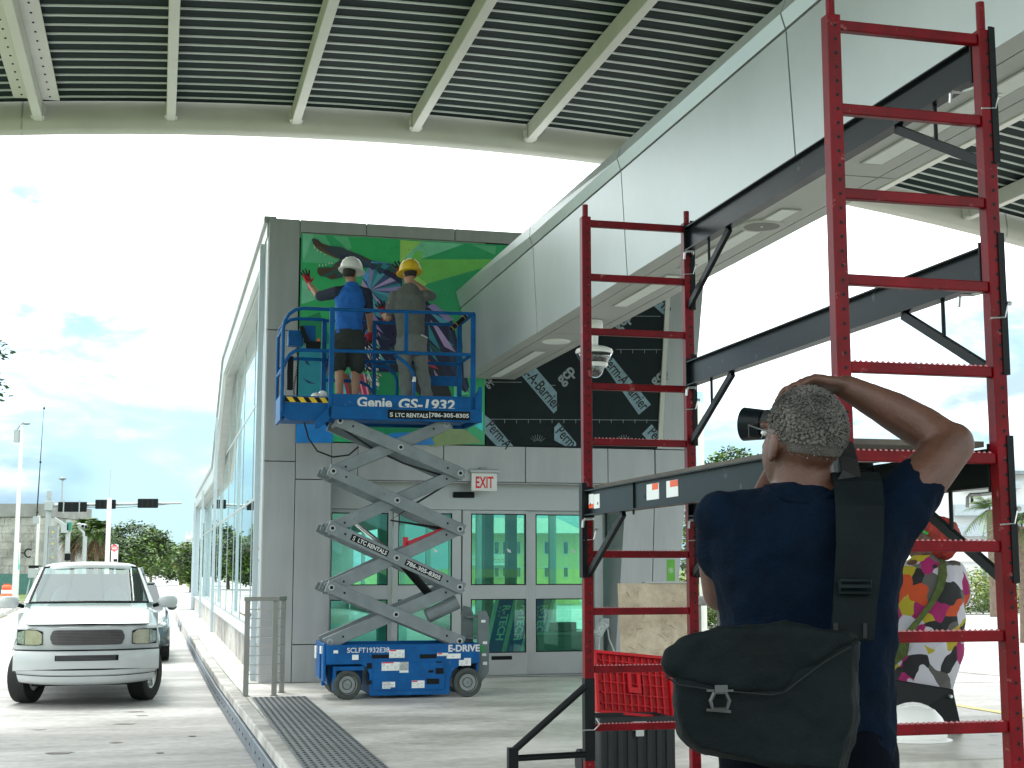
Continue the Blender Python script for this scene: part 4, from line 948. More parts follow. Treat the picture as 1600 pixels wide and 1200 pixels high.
for vv, ve in ((VF + .02, VF + .06), (VR - .02, VR - .06)):
    tubep('top_rail', [(.56, vv, rT), (2.235, vv, rT + .02)]); tubep('mid_rail', [(.56, vv, rM_), (2.235, vv, rM_ + .01)])
    tubep('extension_rail', [(.56, ve, rT + .005), (.24, ve, rT + .005), (.15, ve, rT - .015), (.08, ve, rT - .07), (.03, ve, rT - .15), (.015, ve, rT - .25), (.015, ve, 3.2)])
    tubep('extension_rail', [(.56, ve, rM_ + .0), (.24, ve, rM_), (.15, ve, rM_ - .015), (.09, ve, rM_ - .06), (.05, ve, rM_ - .13), (.03, ve, rM_ - .2)])
    for u in (.565, 2.225):
        m = MB(); m.box(u - .028, u + .028, vv - .02, vv + .02, 3.15, rT + .02); lf.part('rail_post', m, M['liftblue'], bevel=.004)
    m = MB(); m.box(1.405, 1.45, vv - .015, vv + .015, rM_, rT) if vv < -2 else m.box(1.15, 1.195, vv - .015, vv + .015, 3.35, rT); lf.part('rail_post', m, M['liftblue'])
for z in (rT, rM_):
    tubep('end_rail', [(.02, VF + .05, z - .22), (.02, VR - .05, z - .22)]); tubep('end_rail', [(2.225, VF, z + .02), (2.225, VR, z + .02)])
tubep('gate_rail', [(1.15, VR - .1, 3.86), (1.32, VR - .1, 3.86), (1.40, VR - .1, 3.80), (1.44, VR - .1, 3.70), (1.44, VR - .1, 3.36)])
tubep('gate_rail', [(1.30, VF + .08, 3.91), (1.44, VF + .08, 3.82), (1.52, VF + .08, 3.72), (1.535, VF + .08, 3.6), (1.535, VF + .08, 3.38)])
m = MB(); m.cyl((1.535, VF + .08, 3.60), (1.535, VF + .08, 3.66), .024, n=8); lf.part('tape_band', m, M['white'])
tubep('rear_gate_rail', [(.58, VR - .05, 3.68), (.98, VR - .05, 3.68), (1.1, VR - .05, 3.63), (1.18, VR - .05, 3.52), (1.18, VR - .05, 3.34)])
m = MB(); m.box(1.86, 2.22, VR - .03, VR - .01, 3.66, 3.78); lf.part('rear_panel', m, M['liftblue'])
# control box hung on the extension rail
m = MB(); m.box(.10, .27, -2.15, -2.0, 4.02, 4.20); cb = lf.part('control_box', m, M['liftblue'], bevel=.01)
m = MB(); m.bar((.24, -2.2, 4.24), (.31, -2.2, 4.05), .05, .05); m.box(.30, .47, -2.2, -2.08, 3.96, 4.07); lf.part('control_grip', m, M['black'], cb)
m = MB(); m.box(.28, .42, -2.1, -2.02, 4.07, 4.27); lf.part('control_bracket', m, M['liftblue'], cb)
m = MB(); m.box(.43, .46, -2.21, -2.195, 4.07, 4.10); lf.part('button', m, M['orange'], cb)
m = MB(); m.box(.075, .145, VE + .02, VE + .07, 3.47, 3.86); lf.part('manual_box', m, M['black'], bevel=.01)
pts = []
for k in range(90): t = k / 89; pts.append((.20 + .012 * math.cos(k * 1.6) + .02 * math.sin(t * 6), -2.1 + .012 * math.sin(k * 1.6), 4.0 - .62 * t))
m = MB(); m.tube(pts, .0045, 5); lf.part('coiled_cable', m, M['dark'], cb)
m = MB(); a, c = lw(704, 515, VF + .3), lw(728, 494, VF + .3); m.cyl((a[0], VF + .3, a[1]), (c[0], VF + .3, c[1]), .028, n=10)
fr_ = lf.part('rail_clamp', m, M['black'])
m = MB(); A_, C_ = Vector((a[0], VF + .3, a[1])), Vector((c[0], VF + .3, c[1]))
for t in (.08, .35, .85): m.cyl(A_.lerp(C_, t), A_.lerp(C_, t + .05), .0295, n=10)
lf.part('clamp_ring', m, mat('brass_ring', (0.35, 0.22, 0.08), 0.4, 0.6), fr_)
bag = MB(); rb = random.Random(4)
for k in range(7): bag.ell((.46 + rb.uniform(-.07, .05), VE + .14 + rb.uniform(-.04, .04), 3.36 + rb.uniform(0, .09)), (.06, .06, .06), 9, 6)
o = link('plastic_bag', remeshed('plastic_bag', bag, M['hatwhite'], .012, 3, .03, .05)); o.location = B(0, 0, 0); o.rotation_euler = (0, 0, PHI)
props(o, 'crumpled white plastic bag lying on the lift extension deck', 'bag')

# ------------------------------------------------------------------ red rolling scaffold
sc = Thing('scaffold', 'red rolling scaffold frames with black side rails and a deck', 'scaffold', (1.255, -12.6, 0))
SU, SV = (.955, 1.555), (-14.09, -11.12)
rungz = [3.355 - .305 * k for k in range(11)]
for v in SV:
    for u in SU:
        m = MB(); m.box(u - .026, u + .026, v - .026, v + .026, .16, 3.39)
        post = sc.part('post', m, M['red'], bevel=.004)
        m = MB(); m.cyl((u, v, 3.39), (u, v, 3.50 if v < -13 else 3.46), .016, n=12); sc.part('spigot', m, M['red'], post)
        m = MB(); z = .3
        while z < 3.36:
            m.cyl((u + .004, v - .0267, z), (u + .004, v - .0261, z), .0066, n=7); z += .0508
        sc.part('post_hole', m, M['black'], post, kind='stuff')
        m = MB(); m.cyl((u, v, .10), (u, v, .2), .014, n=8); m.box(u - .03, u + .03, v - .035, v + .035, .10, .125); cs = sc.part('caster_fork', m, M['steel'])
        m = MB(); m.cyl((u - .02, v, .062), (u + .02, v, .062), .06, n=18); sc.part('caster_wheel', m, M['dark'], cs)
    for z in rungz:
        m = MB(); m.box(SU[0] + .0265, SU[1] - .0265, v - .017, v + .017, z - .019, z + .019); rg = sc.part('rung', m, M['red'], bevel=.004)
        if z < 2.2:
            m = MB(); x = SU[0] + .04
            while x < SU[1] - .04: m.add([(x, v - .0165, z + .0178), (x + .013, v - .0165, z + .0178), (x + .0065, v - .0165, z + .0245), (x, v - .008, z + .0178), (x + .013, v - .008, z + .0178), (x + .0065, v - .008, z + .0245)], [(0, 1, 2), (5, 4, 3), (0, 2, 5, 3), (1, 4, 5, 2)]); x += .021
            sc.part('rung_teeth', m, mat('worn_red', (0.5, 0.16, 0.17), 0.5), rg, kind='stuff')
def rail(u, z, s, stickers=False):
    m = MB(); a, c = SV[0] + .03, SV[1] - .03
    m.box(u - .004, u + .004, a, c, z - .062, z + .062); m.box(u - .028, u + .028, a, c, z + .0622, z + .068); m.box(u - .028, u + .028, a, c, z - .068, z - .0622)
    r = sc.part('side_rail', m, M['blackrail'])
    for v, dv in ((SV[0], 1), (SV[1], -1)):
        m = MB(); m.box(u + s * .0265, u + s * .037, v - .029, v + .029, z - .40, z + .11); m.box(u + s * .010, u + s * .0264, v - .032, v - .0268, z - .40, z + .11)
        sc.part('end_plate', m, M['black'], r)
        m = MB(); m.box(u - .03, u + .03, v + dv * .0265, v + dv * .036, z - .085, z + .085); sc.part('rail_bracket', m, M['black'], r, bevel=.002)
        m = MB(); m.bar((u, v + dv * .03, z - .38), (u, v + dv * .62, z - .075), .022, .035); m.cyl((u, v + dv * .33, z - .06), (u, v + dv * .33, z - .235), .008, n=8); sc.part('brace', m, M['black'], r)
        m = MB(); q = v + dv * .12; m.tube([(u + .02, q - dv * .08, z - .085), (u - .01, q, z - .088), (u - .05, q + .0, z - .09), (u - .06, q, z - .10), (u - .063, q, z - .135)], .007, 6); sc.part('lock_pin', m, M['steel'], r)
        m = MB(); zz = z - .20
        m.tube([(u - .03, v - .028, zz), (u + .025, v - .031, zz + .004), (u + .038, v - .031, zz + .05), (u + .046, v - .030, zz + .055)], .003, 5); m.cyl((u + .035, v - .03, zz + .055), (u + .05, v - .03, zz + .055), .008, n=8); sc.part('snap_pin', m, M['steel'], r)
    if stickers:
        for v0, v1, z0, z1 in ((SV[1] - .24, SV[1] - .14, -.035, .04), (SV[1] - .135, SV[1] - .05, -.03, .045), (SV[1] - 1.15, SV[1] - .98, -.03, .045), (SV[1] - 1.40, SV[1] - 1.25, -.03, .045)): m = MB(); m.box(u - .0055, u - .0042, v0, v1, z + z0, z + z1); so = sc.part('sticker', m, M['decal'], r)
        for v0, v1, z0, z1 in ((SV[1] - .135, SV[1] - .05, -.03, -.008), (SV[1] - 1.40, SV[1] - 1.30, .015, .044), (SV[1] - 1.14, SV[1] - 1.06, .015, .044)): m = MB(); m.box(u - .0065, u - .0056, v0, v1, z + z0, z + z1); sc.part('sticker_band', m, M['orange'], r)
        m = MB()
        for vc in (SV[1] - .95, SV[1] - .21, SV[1] - .08): m.cyl((u - .0066, vc, z - .01), (u - .0057, vc, z - .01), .008, n=8)
        m.box(u - .012, u - .0043, SV[1] - .80, SV[1] - .79, z - .09, z + .066); sc.part('clip', m, M['black'], so)
    return r
rail(SU[1], 3.29, 1); rail(SU[1], 2.525, 1); rail(SU[1], 1.80, 1); rail(SU[0], 1.80, -1, True)
m = MB(); m.box(SU[0] + .03, SU[1] - .03, SV[0] + .05, SV[1] - .05, 1.875, 1.895)
sc.part('deck', m, mat('deck_plywood', (0.10, 0.085, 0.07), 0.7, 0, 0.3, 4))
m = MB()
for k in range(5): v = SV[0] + .25 + k * .6; m.box(SU[0] + .03, SU[1] - .03, v, v + .04, 1.845, 1.8745)
sc.part('deck_bearer', m, M['blackrail'])
# outrigger on the far left post
u, v = SU[0], SV[1]
m = MB(); m.box(u - .028, u + .028, v - .028, v + .028, .44, .87); orr = sc.part('outrigger_sleeve', m, M['black'], bevel=.003)
fo = loc(at(801, 1180, 7.55)); fu, fv = fo.x, fo.y
m = MB(); m.cyl((u - .02, v - .02, .83), (fu, fv, .50), .019, n=12); m.cyl((u - .02, v - .02, .475), (fu, fv, .465), .017, n=12); sc.part('outrigger_brace', m, M['black'], orr)
m = MB(); m.box(fu - .026, fu + .026, fv - .026, fv + .026, .08, .52); m.box(fu - .06, fu + .06, fv - .06, fv + .06, 0.002, .02); m.cyl((fu, fv, .02), (fu, fv, .1), .015, n=8); sc.part('outrigger_foot', m, M['black'], orr, bevel=.003)
m = MB(); m.tube([(u - .05, v - .03, .60), (u + .02, v - .035, .602), (u + .05, v - .035, .63), (u + .03, v - .035, .66)], .004, 5); sc.part('snap_pin', m, M['steel'], orr)

# ------------------------------------------------------------------ handrail by the kerb
hr = Thing('handrail', 'short stainless handrail with thin horizontal bars at the building corner', 'handrail', (-.05, -1.8, 0))
P = [(-.27, -1.79), (.05, -1.79), (.17, -1.40)]
for k, (u, v) in enumerate(P):
    m = MB(); m.box(u - .03, u + .03, v - .012, v + .012, 0.001, 1.075); m.box(u - .045, u + .045, v - .03, v + .03, .001, .008); hr.part('post', m, M['stainless'], bevel=.003)
m = MB(); m.bar((P[0][0] - .04, P[0][1], 1.10), (P[1][0] + .04, P[1][1], 1.10), .05, .048); hr.part('top_rail', m, M['stainless'], bevel=.004)
m = MB(); m.bar((P[1][0] + .01, P[1][1] + .03, 1.10), (P[2][0] + .02, P[2][1] + .03, 1.10), .05, .048); hr.part('top_rail', m, M['stainless'], bevel=.004)
for k in range(9):
    z = .14 + k * .105
    m = MB(); m.cyl((P[0][0], P[0][1], z), (P[1][0], P[1][1], z), .006, n=6); m.cyl((P[1][0], P[1][1], z), (P[2][0], P[2][1], z), .006, n=6); hr.part('rail_bar', m, M['steel'])

# ------------------------------------------------------------------ dome camera
dc = Thing('dome_camera', 'white multi lens dome camera hanging from the beam soffit', 'camera', (3.01, -4.72, 3.99))
c = (3.01, -4.72, 0)
m = MB(); m.lathe([(0, 3.99), (.088, 3.99), (.092, 3.965), (.092, 3.90), (.085, 3.885), (.05, 3.85), (.042, 3.82), (.040, 3.74), (.07, 3.72), (.0, 3.715)], c, 28); dc.part('mount', m, M['hatwhite'], ang=35)
m = MB(); m.lathe([(0, 3.715), (.13, 3.714), (.185, 3.69), (.197, 3.665), (.188, 3.645), (.0, 3.640)], c, 36); dc.part('housing', m, M['hatwhite'], ang=35)
m = MB(); m.lathe([(.0, 3.639), (.185, 3.639), (.150, 3.575), (.128, 3.545), (.0, 3.545)], c, 36); dr = dc.part('lens_ring', m, M['clear'], smooth=True)
for k in range(8):
    a = k * math.pi / 4 + .3; q = Vector((c[0] + .135 * math.cos(a), c[1] + .135 * math.sin(a), 3.595)); d = Vector((math.cos(a), math.sin(a), -.5)).normalized()
    m = MB(); m.cyl(q - d * .03, q + d * .012, .026, n=12); dc.part('lens', m, M['black'], dr)
m = MB(); m.lathe([(0, 3.548), (.138, 3.547), (.142, 3.525), (.125, 3.505), (0, 3.505)], c, 32); dc.part('collar', m, M['hatwhite'], ang=35)
m = MB(); m.ell((c[0], c[1], 3.495), (.098, .098, .105), 24, 14); dc.part('dome', m, M['clear'], smooth=True)
m = MB(); m.ell((c[0], c[1], 3.49), (.062, .062, .062), 16, 10); m.cyl((c[0], c[1] - .03, 3.48), (c[0] - .02, c[1] - .075, 3.46), .03, n=14); dc.part('camera_ball', m, M['black'], smooth=True)
m = MB(); m.lathe([(.075, -.004), (.083, -.004), (.083, .004), (.075, .004)], (0, 0, 0), 24, 'y', ends=False); m.v = [(c[0] + x, c[1] - .03 + y, 3.475 + z) for x, y, z in m.v]; dc.part('yoke_ring', m, M['chrome'])

# ------------------------------------------------------------------ tool chest, plywood, socket, stickers, ledge
tl = loc(at(926, 1195, 9.9)); tr_ = loc(at(1068, 1195, 9.9)); tu0, tu1, tv = tl.x + .06, tr_.x, tl.y
tcx = Thing('tool_chest', 'black rolling tool chest with red ribbed lid standing open', 'tool box', ((tu0 + tu1) / 2, tv + .2, 0))
bx = MB(); bx.box(tu0, tu1, tv, tv + .02, .04, .42); bx.box(tu0, tu1, tv + .40, tv + .42, .04, .42); bx.box(tu0, tu0 + .02, tv + .021, tv + .399, .04, .42); bx.box(tu1 - .02, tu1, tv + .021, tv + .399, .04, .42); bx.box(tu0, tu1, tv, tv + .42, .02, .039)
body = tcx.part('chest_body', bx, mat('black_plastic', (0.005, 0.008, 0.010), 0.55, 0, 0.2, 30, bump=0.1), bevel=.008)
m = MB()
for k in range(7): x = tu0 + .05 + k * (tu1 - tu0 - .12) / 6; m.box(x, x + .035, tv - .014, tv - .0003, .06, .39)
m.box(tu0 - .01, tu1 + .01, tv - .02, tv - .0005, .395, .43)
tcx.part('body_rib', m, MATS['black_plastic'], body, bevel=.004)
m = MB(); x = (tu0 + tu1) / 2 - .05; m.box(x, x + .10, tv - .03, tv - .021, .34, .40); m.box(x + .02, x + .08, tv - .038, tv - .031, .30, .36); tcx.part('latch', m, M['steel'], body, bevel=.003)
for s, x in ((-1, tu0 - .03), (1, tu1 + .03)):
    m = MB(); m.cyl((x - .025, tv + .36, .09), (x + .025, tv + .36, .09), .09, n=22); tcx.part('wheel', m, M['dark'])
# open lid, hinged along the back edge and twisted a little
lid = MB(); LZ = .44; LH = .40; lx0, lx1 = tu0 + .13, tu1 + .12
def lp(a, h, d): return (a + d * .0, tv + .44 + h * .18 + d + (a - lx0) * -.10, LZ + h + (a - lx0) * -.10)
def lbox(mb, a0, a1, h0, h1, d0, d1): mb.add([lp(a, h, d) for d in (d0, d1) for h in (h0, h1) for a in (a0, a1)], [(0, 1, 3, 2), (4, 6, 7, 5), (0, 4, 5, 1), (2, 3, 7, 6), (0, 2, 6, 4), (1, 5, 7, 3)])
M['lidred'] = mat('lid_red_plastic', (0.50, 0.004, 0.010), 0.45, 0, 0.12, 10, spec=0.3)
lbox(lid, lx0, lx1, 0, LH, .03, .05)
lo_ = tcx.part('lid', lid, M['lidred'])
m = MB(); lbox(m, lx0, lx1, LH, LH + .02, -.02, .05); lbox(m, lx0, lx1, -.02, -.0005, -.02, .05); lbox(m, lx0 - .02, lx0 - .0005, -.02, LH + .02, -.02, .05); lbox(m, lx1 + .0005, lx1 + .02, -.02, LH + .02, -.02, .05); tcx.part('lid_rim', m, M['lidred'], lo_)
m = MB()
for k in range(10): a = lx0 + .05 + k * (lx1 - lx0 - .1) / 9; lbox(m, a - .005, a + .005, .01, LH - .01, -.002, .0295)
for k in range(5): h = .05 + k * .075; lbox(m, lx0 + .02, lx1 - .02, h - .004, h + .004, .0, .029)
lbox(m, lx0 + .22, lx1 - .22, .14, .18, -.025, .008); lbox(m, lx0 + .22, lx0 + .245, .18, .28, -.02, .008); lbox(m, lx1 - .245, lx1 - .22, .18, .28, -.02, .008)
tcx.part('lid_rib', m, M['lidred'], lo_)
# plywood sheet
pa, pb_ = loc(at(966, 912, 15.6)), loc(at(1090, 912, 15.6))
ph = pa.z
m = MB(); m.add([(u, v + (0 if z else -.14) + d, z * ph + (.003)) for d in (0, .03) for z in (0, 1) for u, v in ((pa.x, pa.y), (pb_.x, pa.y))], [(0, 1, 3, 2), (4, 6, 7, 5), (0, 4, 5, 1), (2, 3, 7, 6), (0, 2, 6, 4), (1, 5, 7, 3)])
plyt = Thing('plywood_sheet', 'stained plywood sheet leaning behind the red lid', 'plywood', (pa.x, pa.y, 0))
plm = concrete('plywood', (0.60, 0.51, 0.375), (0.44, 0.35, 0.245), 1.8, (1, 1, 1), 0.8)
plyt.part('sheet', m, plm)
m = MB(); m.bar((pa.x + .10, pa.y - .10, .02), (pa.x + .10, pa.y - .045, .72), .07, .02, (0, 1, 0)); plyt.part('batten', m, mat('batten_timber', (0.38, 0.25, 0.12), 0.8, 0, 0.2, 5))
m = MB()
rk = random.Random(9)
for k in range(70):
    a = rk.uniform(.1, pb_.x - pa.x - .05); h = rk.uniform(.1, .95); q = Vector((pa.x + a, pa.y - .14 * (1 - h) - .0015, h * ph)); L = rk.uniform(.004, .05); an = rk.uniform(-.6, .6) + (1.5 if k % 3 == 0 else 0); d = Vector((math.cos(an), 0, math.sin(an))) * L
    m.bar(q - d, q + d, .002, rk.uniform(.003, .009), (0, 1, 0))
plyt.part('scratch', m, mat('plywood_scar', (0.16, 0.11, 0.07), 0.9), kind='stuff')
lg = Thing('board_on_plywood', 'thin pale strip lying on top of the plywood sheet', 'board', (pa.x + .3, pa.y, ph)); m = MB(); m.box(pa.x + .30, pa.x + .9, pa.y - .03, pa.y + .08, ph + .006, ph + .02); lg.part('strip', m, M['alum']); 
# power socket with cable on the leg return
sq = loc(at(937, 985, 17.9))
so_ = Thing('power_outlet', 'grey outdoor power outlet box with cable beside the doors', 'outlet', (sq.x + .02, sq.y, sq.z))
m = MB(); m.bar((sq.x - .04, sq.y, sq.z - .06), (sq.x + .06, sq.y, sq.z + .09), .10, .11, (0, 1, 0)); so_.part('outlet_cover', m, M['decalgrey'], bevel=.012)
m = MB(); m.box(sq.x + .02, sq.x + .13, sq.y + .01, sq.y + .09, sq.z + .04, sq.z + .15); so_.part('outlet_box', m, M['alum'], bevel=.008)
m = MB(); m.tube([(sq.x + .0, sq.y, sq.z - .07), (sq.x - .02, sq.y, sq.z - .3), (sq.x - .03, sq.y - .03, .12), (sq.x + .03, sq.y - .1, .03), (sq.x + .2, sq.y - .25, .012)], .009, 6); m.tube([(sq.x + .10, sq.y, sq.z + .05), (sq.x + .12, sq.y, sq.z - .1), (sq.x + .22, sq.y - .03, sq.z - .35), (sq.x + .26, sq.y - .06, .1), (sq.x + .3, sq.y - .1, .012)], .008, 6); so_.part('cable', m, M['decalgrey'])
# green sticker with round emblem on the leg
a, c = onwall(1042, 908), onwall(1054, 874)
gs = Thing('green_sticker', 'tall green sticker with a white leaf emblem on the end wall', 'sticker', (a[0], -.006, a[1]))
m = MB(); m.box(a[0], c[0], -.0075, -.005, a[1], c[1]); gs.part('sheet', m, mat('sticker_green', (0.12, 0.42, 0.04), 0.5))
cc = ((a[0] + c[0]) / 2, (a[1] + c[1]) / 2)
m = MB(); m.lathe([(.028, -.0005), (.034, -.0005), (.034, .0005), (.028, .0005)], (cc[0], -.0083, cc[1]), 20, 'y', ends=False); m.ell((cc[0], -.0083, cc[1]), (.009, .0006, .02), 10, 6); gs.part('emblem', m, M['white'])
# concrete bench-like frame right of the plywood
bt = loc(at(1105, 932, 16.5))
bq = Thing('low_bench', 'low grey concrete bench frame right of the plywood', 'bench', (bt.x, bt.y, 0))
m = MB(); m.box(bt.x - .5, bt.x + .7, bt.y - .2, bt.y + .25, bt.z - .10, bt.z); bq.part('seat', m, M['kerb'], bevel=.01)
for x in (-.16, .30):
    m = MB(); m.box(bt.x + x - .10, bt.x + x + .02, bt.y - .17, bt.y + .22, .001, bt.z - .101); bq.part('leg', m, M['kerb'], bevel=.01)
# concrete ledge with the white hard hat and the black panel
e0 = loc(at(1480, 1160, 6.7)); LZt = e0.z
ld = Thing('concrete_ledge', 'smooth concrete ledge behind the near scaffold frame', 'ledge', (e0.x, e0.y, 0))
m = MB(); m.box(e0.x - 1.0, e0.x + 1.25, e0.y - .55, e0.y + .30, LZt - .09, LZt); ld.part('top', m, M['floor'], bevel=.015)
m = MB(); m.box(e0.x - .95, e0.x + 1.20, e0.y - .48, e0.y + .25, .001, LZt - .091); ld.part('base', m, M['floor'])
hq = loc(at(1428, 1148, 6.78))
def hard_hat(name, label, mm_, base, rot, s=1.0, group=None, world=None):
    t = Thing(name, label, 'hard hat', base, rot, group, local=True)
    m = MB(); m.lathe([(.128, .0), (.130, .02), (.126, .06), (.112, .10), (.085, .135), (.045, .155), (0, .16)], (0, 0, 0.006), 32, 'z', sy=1.18); m.v = [(x * s, y * s, z * s) for x, y, z in m.v]; t.part('shell', m, mm_, smooth=True)
    m = MB(); m.lathe([(.124, .0), (.150, -.002), (.152, .004), (.126, .012)], (0, 0.012, 0.002), 32, 'z', sy=1.24); m.v = [(x * s, y * s, z * s) for x, y, z in m.v]; t.part('brim', m, mm_, smooth=True)
    m = MB(); pts = [(0, 1.18 * .132 * math.cos(a), .008 + .160 * math.sin(a)) for a in [math.pi * k / 14 for k in range(1, 14)]]
    for off in (-.035, 0, .035): m.tube([((off) * s, y * .97 * s, (z - abs(off) * .13) * s) for _, y, z in pts], .008 * s, 6)
    t.part('ridge', m, mm_, smooth=True)
    return t
hh = hard_hat('hard_hat', 'white hard hat resting on the concrete ledge by the black panel', M['hatwhite'], (hq.x, hq.y, LZt + .001), R(70), 1.0)
bp = loc(at(1450, 1072, 7.05))
bk = Thing('black_panel', 'black slanted plastic panel standing behind the white hard hat', 'panel', (bp.x, bp.y, LZt))
q = [at(1380, 1150, 7.02), at(1505, 1152, 7.02), at(1489, 1077, 7.1), at(1385, 1060, 7.1)]; q = [loc(x) for x in q]
m = MB(); m.add([(p.x, p.y, max(p.z, LZt + .001)) for p in q] + [(p.x + .01, p.y + .035, max(p.z, LZt + .001)) for p in q], [(0, 1, 2, 3), (7, 6, 5, 4), (0, 4, 5, 1), (1, 5, 6, 2), (2, 6, 7, 3), (3, 7, 4, 0)]); bk.part('sheet', m, M['black'], bevel=.004)
s_ = loc(at(1485, 1088, 7.07)); m = MB(); m.cyl((s_.x, s_.y - .012, s_.z), (s_.x, s_.y + .01, s_.z), .008, n=10); bk.part('bolt', m, M['steel'])
# ------------------------------------------------------------------ people
def hand(mb, wrist, d, side, s=1.0, curl=0.25, spread=0.12, r=.0088, thumb=True):
    """wrist point, direction of the fingers, side = direction towards the thumb; the palm faces d x side"""
    w = Vector(wrist); d = Vector(d).normalized(); sd = Vector(side); sd = (sd - d * sd.dot(d)).normalized(); pn = d.cross(sd)
    kn = []
    for k, (off, ln) in enumerate(((.030, .088), (.010, .092), (-.011, .087), (-.031, .078))):
        q = w + d * (ln * s) + sd * (off * s); kn.append(q); mb.cap(w + sd * (off * .55 * s) + d * (.012 * s), q, .0155 * s, .0125 * s, 8)
    mb.cap(w + d * .03 * s + sd * .022 * s, w + d * .06 * s + sd * .0 * s, .016 * s, .016 * s, 8)
    for k, L in enumerate((.040, .045, .042, .033)):
        f = (d + sd * spread * (1.5 - k)).normalized(); a = kn[k]
        for j, (sc_, cu) in enumerate(((1.0, curl * .7), (.72, curl), (.55, curl))):
            f = (Matrix.Rotation(cu, 3, f.cross(pn)) @ f).normalized(); b = a + f * (L * sc_ * s); mb.cap(a, b, r * s * (1 - .08 * j), r * s * (.94 - .1 * j), 7); a = b
    if thumb:
        a = w + d * .022 * s + sd * .026 * s; f = (d * .65 + sd * .75 + pn * .15).normalized(); b = a + f * .045 * s; mb.cap(a, b, .013 * s, .0105 * s, 8)
        f = (f + d * .5 + pn * .2).normalized(); c = b + f * .032 * s; mb.cap(b, c, .0105 * s, .009 * s, 8); mb.cap(c, c + f * .02 * s, .009 * s, .0075 * s, 8)
def limb(mb, pts, rs, n=12):
    for (a, b), (r0, r1) in zip(zip(pts, pts[1:]), zip(rs, rs[1:])): mb.cap(a, b, r0, r1, n)
def head(mb, c, yaw, pitch=0, s=1.0):
    """skull, jaw, nose, ears; yaw = turn to the left of straight-away (+Y)"""
    rot = Matrix.Rotation(yaw, 3, 'Z') @ Matrix.Rotation(pitch, 3, 'X'); c = Vector(c)
    q = lambda x, y, z: c + rot @ Vector((x * s, y * s, z * s))
    mb.ell(q(0, -.012, .02), (.076 * s, .092 * s, .094 * s), 20, 14, rot=rot)
    mb.ell(q(0, .030, -.035), (.060 * s, .066 * s, .080 * s), 18, 12, rot=rot)
    mb.ell(q(0, .055, -.088), (.030 * s, .030 * s, .026 * s), 12, 8, rot=rot)
    mb.cap(q(0, .094, .005), q(0, .108, -.030), .008 * s, .013 * s, 8)
    mb.cap(q(-.018, .085, -.062), q(.018, .085, -.062), .008 * s, .008 * s, 8)
    mb.cap(q(-.04, .082, .022), q(.04, .082, .022), .010 * s, .010 * s, 8)
    for sx in (-1, 1):
        r2 = rot @ Matrix.Rotation(sx * .35, 3, 'Z')
        mb.ell(q(sx * .079, .0, -.018), (.009 * s, .021 * s, .033 * s), 12, 8, rot=r2); mb.ell(q(sx * .075, .008, -.043), (.009 * s, .011 * s, .013 * s), 10, 6, rot=r2)
    return q, rot
def face_bits(t, q, rot, body, s=1.0, hairm=None):
    m = MB()
    for sx in (-1, 1): m.ell(q(sx * .030, .084, .004), (.012 * s, .008 * s, .007 * s), 10, 6, rot=rot)
    e = t.part('eye', m, M['white'], body, smooth=True)
    m = MB()
    for sx in (-1, 1): m.ell(q(sx * .030, .0905, .004), (.0055 * s, .003 * s, .0055 * s), 8, 6, rot=rot)
    t.part('iris', m, M['black'], e, smooth=True)

# ---- photographer in the foreground
PY = 3.15
pb = Vector((0.66, PY, 0))
def L(x, y, dy=0.0): return at(x, y, PY + dy) - pb
ph_ = Thing('person', 'grey haired photographer in navy t-shirt seen from behind, arm raised over his head', 'person', local=True, world=pb)
k = .001432
bodym = MB()
hq_, hrot = head(bodym, L(1252, 688, .0), R(32), R(12), 1.02)
neck = [L(1260, 800, .03), L(1256, 757, .012), L(1255, 705, .005)]
limb(bodym, neck, (.078, .070, .064))
limb(bodym, [L(1225, 782, .02), L(1180, 806, .03)], (.04, .04)); limb(bodym, [L(1292, 782, .02), L(1340, 804, .03)], (.04, .04))
TS = [(1262, 1190, 136, .135), (1260, 1120, 136, .135), (1260, 1050, 136, .132), (1262, 960, 137, .128), (1262, 885, 148, .13), (1264, 836, 164, .128), (1267, 808, 160, .118), (1266, 784, 126, .10), (1260, 768, 76, .080), (1257, 757, 54, .070)]
def torso(mb, f=1.0, secs=TS, n=28, pw=2.25): mb.loft([(L(x, y, .02), hw * k * f, ry * f) for x, y, hw, ry in secs], n, power=pw)
torso(bodym, .93)
limb(bodym, [L(1392, 806, .0), L(1440, 752, .03), L(1487, 694, .07)], (.055, .058, .052))
limb(bodym, [L(1487, 697, .07), L(1440, 668, .10), L(1395, 642, .10), L(1322, 605, .085)], (.050, .051, .046, .030))
wr = L(1318, 603, .085)
hand(bodym, wr, L(1222, 593, .065) - wr, Vector((-.1, 1, -.15)), 1.05, .62, .05)
limb(bodym, [L(1140, 826, .01), L(1124, 872, .07), L(1128, 925, .15)], (.048, .050, .046)); limb(bodym, [L(1128, 925, .15), L(1215, 735, .33)], (.046, .032))
hand(bodym, L(1217, 730, .335), Vector((.2, .2, 1)), Vector((1, .3, 0)), 1.0, .8, .06)
# legs of the body
for sx in (-1, 1): limb(bodym, [Vector((sx * .095, .03, .92)), Vector((sx * .11, .02, .50)), Vector((sx * .11, .05, .10)), Vector((sx * .12, .02 - .10, .05))], (.095, .062, .046, .042))
pbm = remeshed('body', bodym, M['skin_d'], .0062, 5, .0, .1, .5, .0015, .02)
pbody = ph_.part('body', pbm, None)
face_bits(ph_, hq_, hrot, pbody, 1.06)
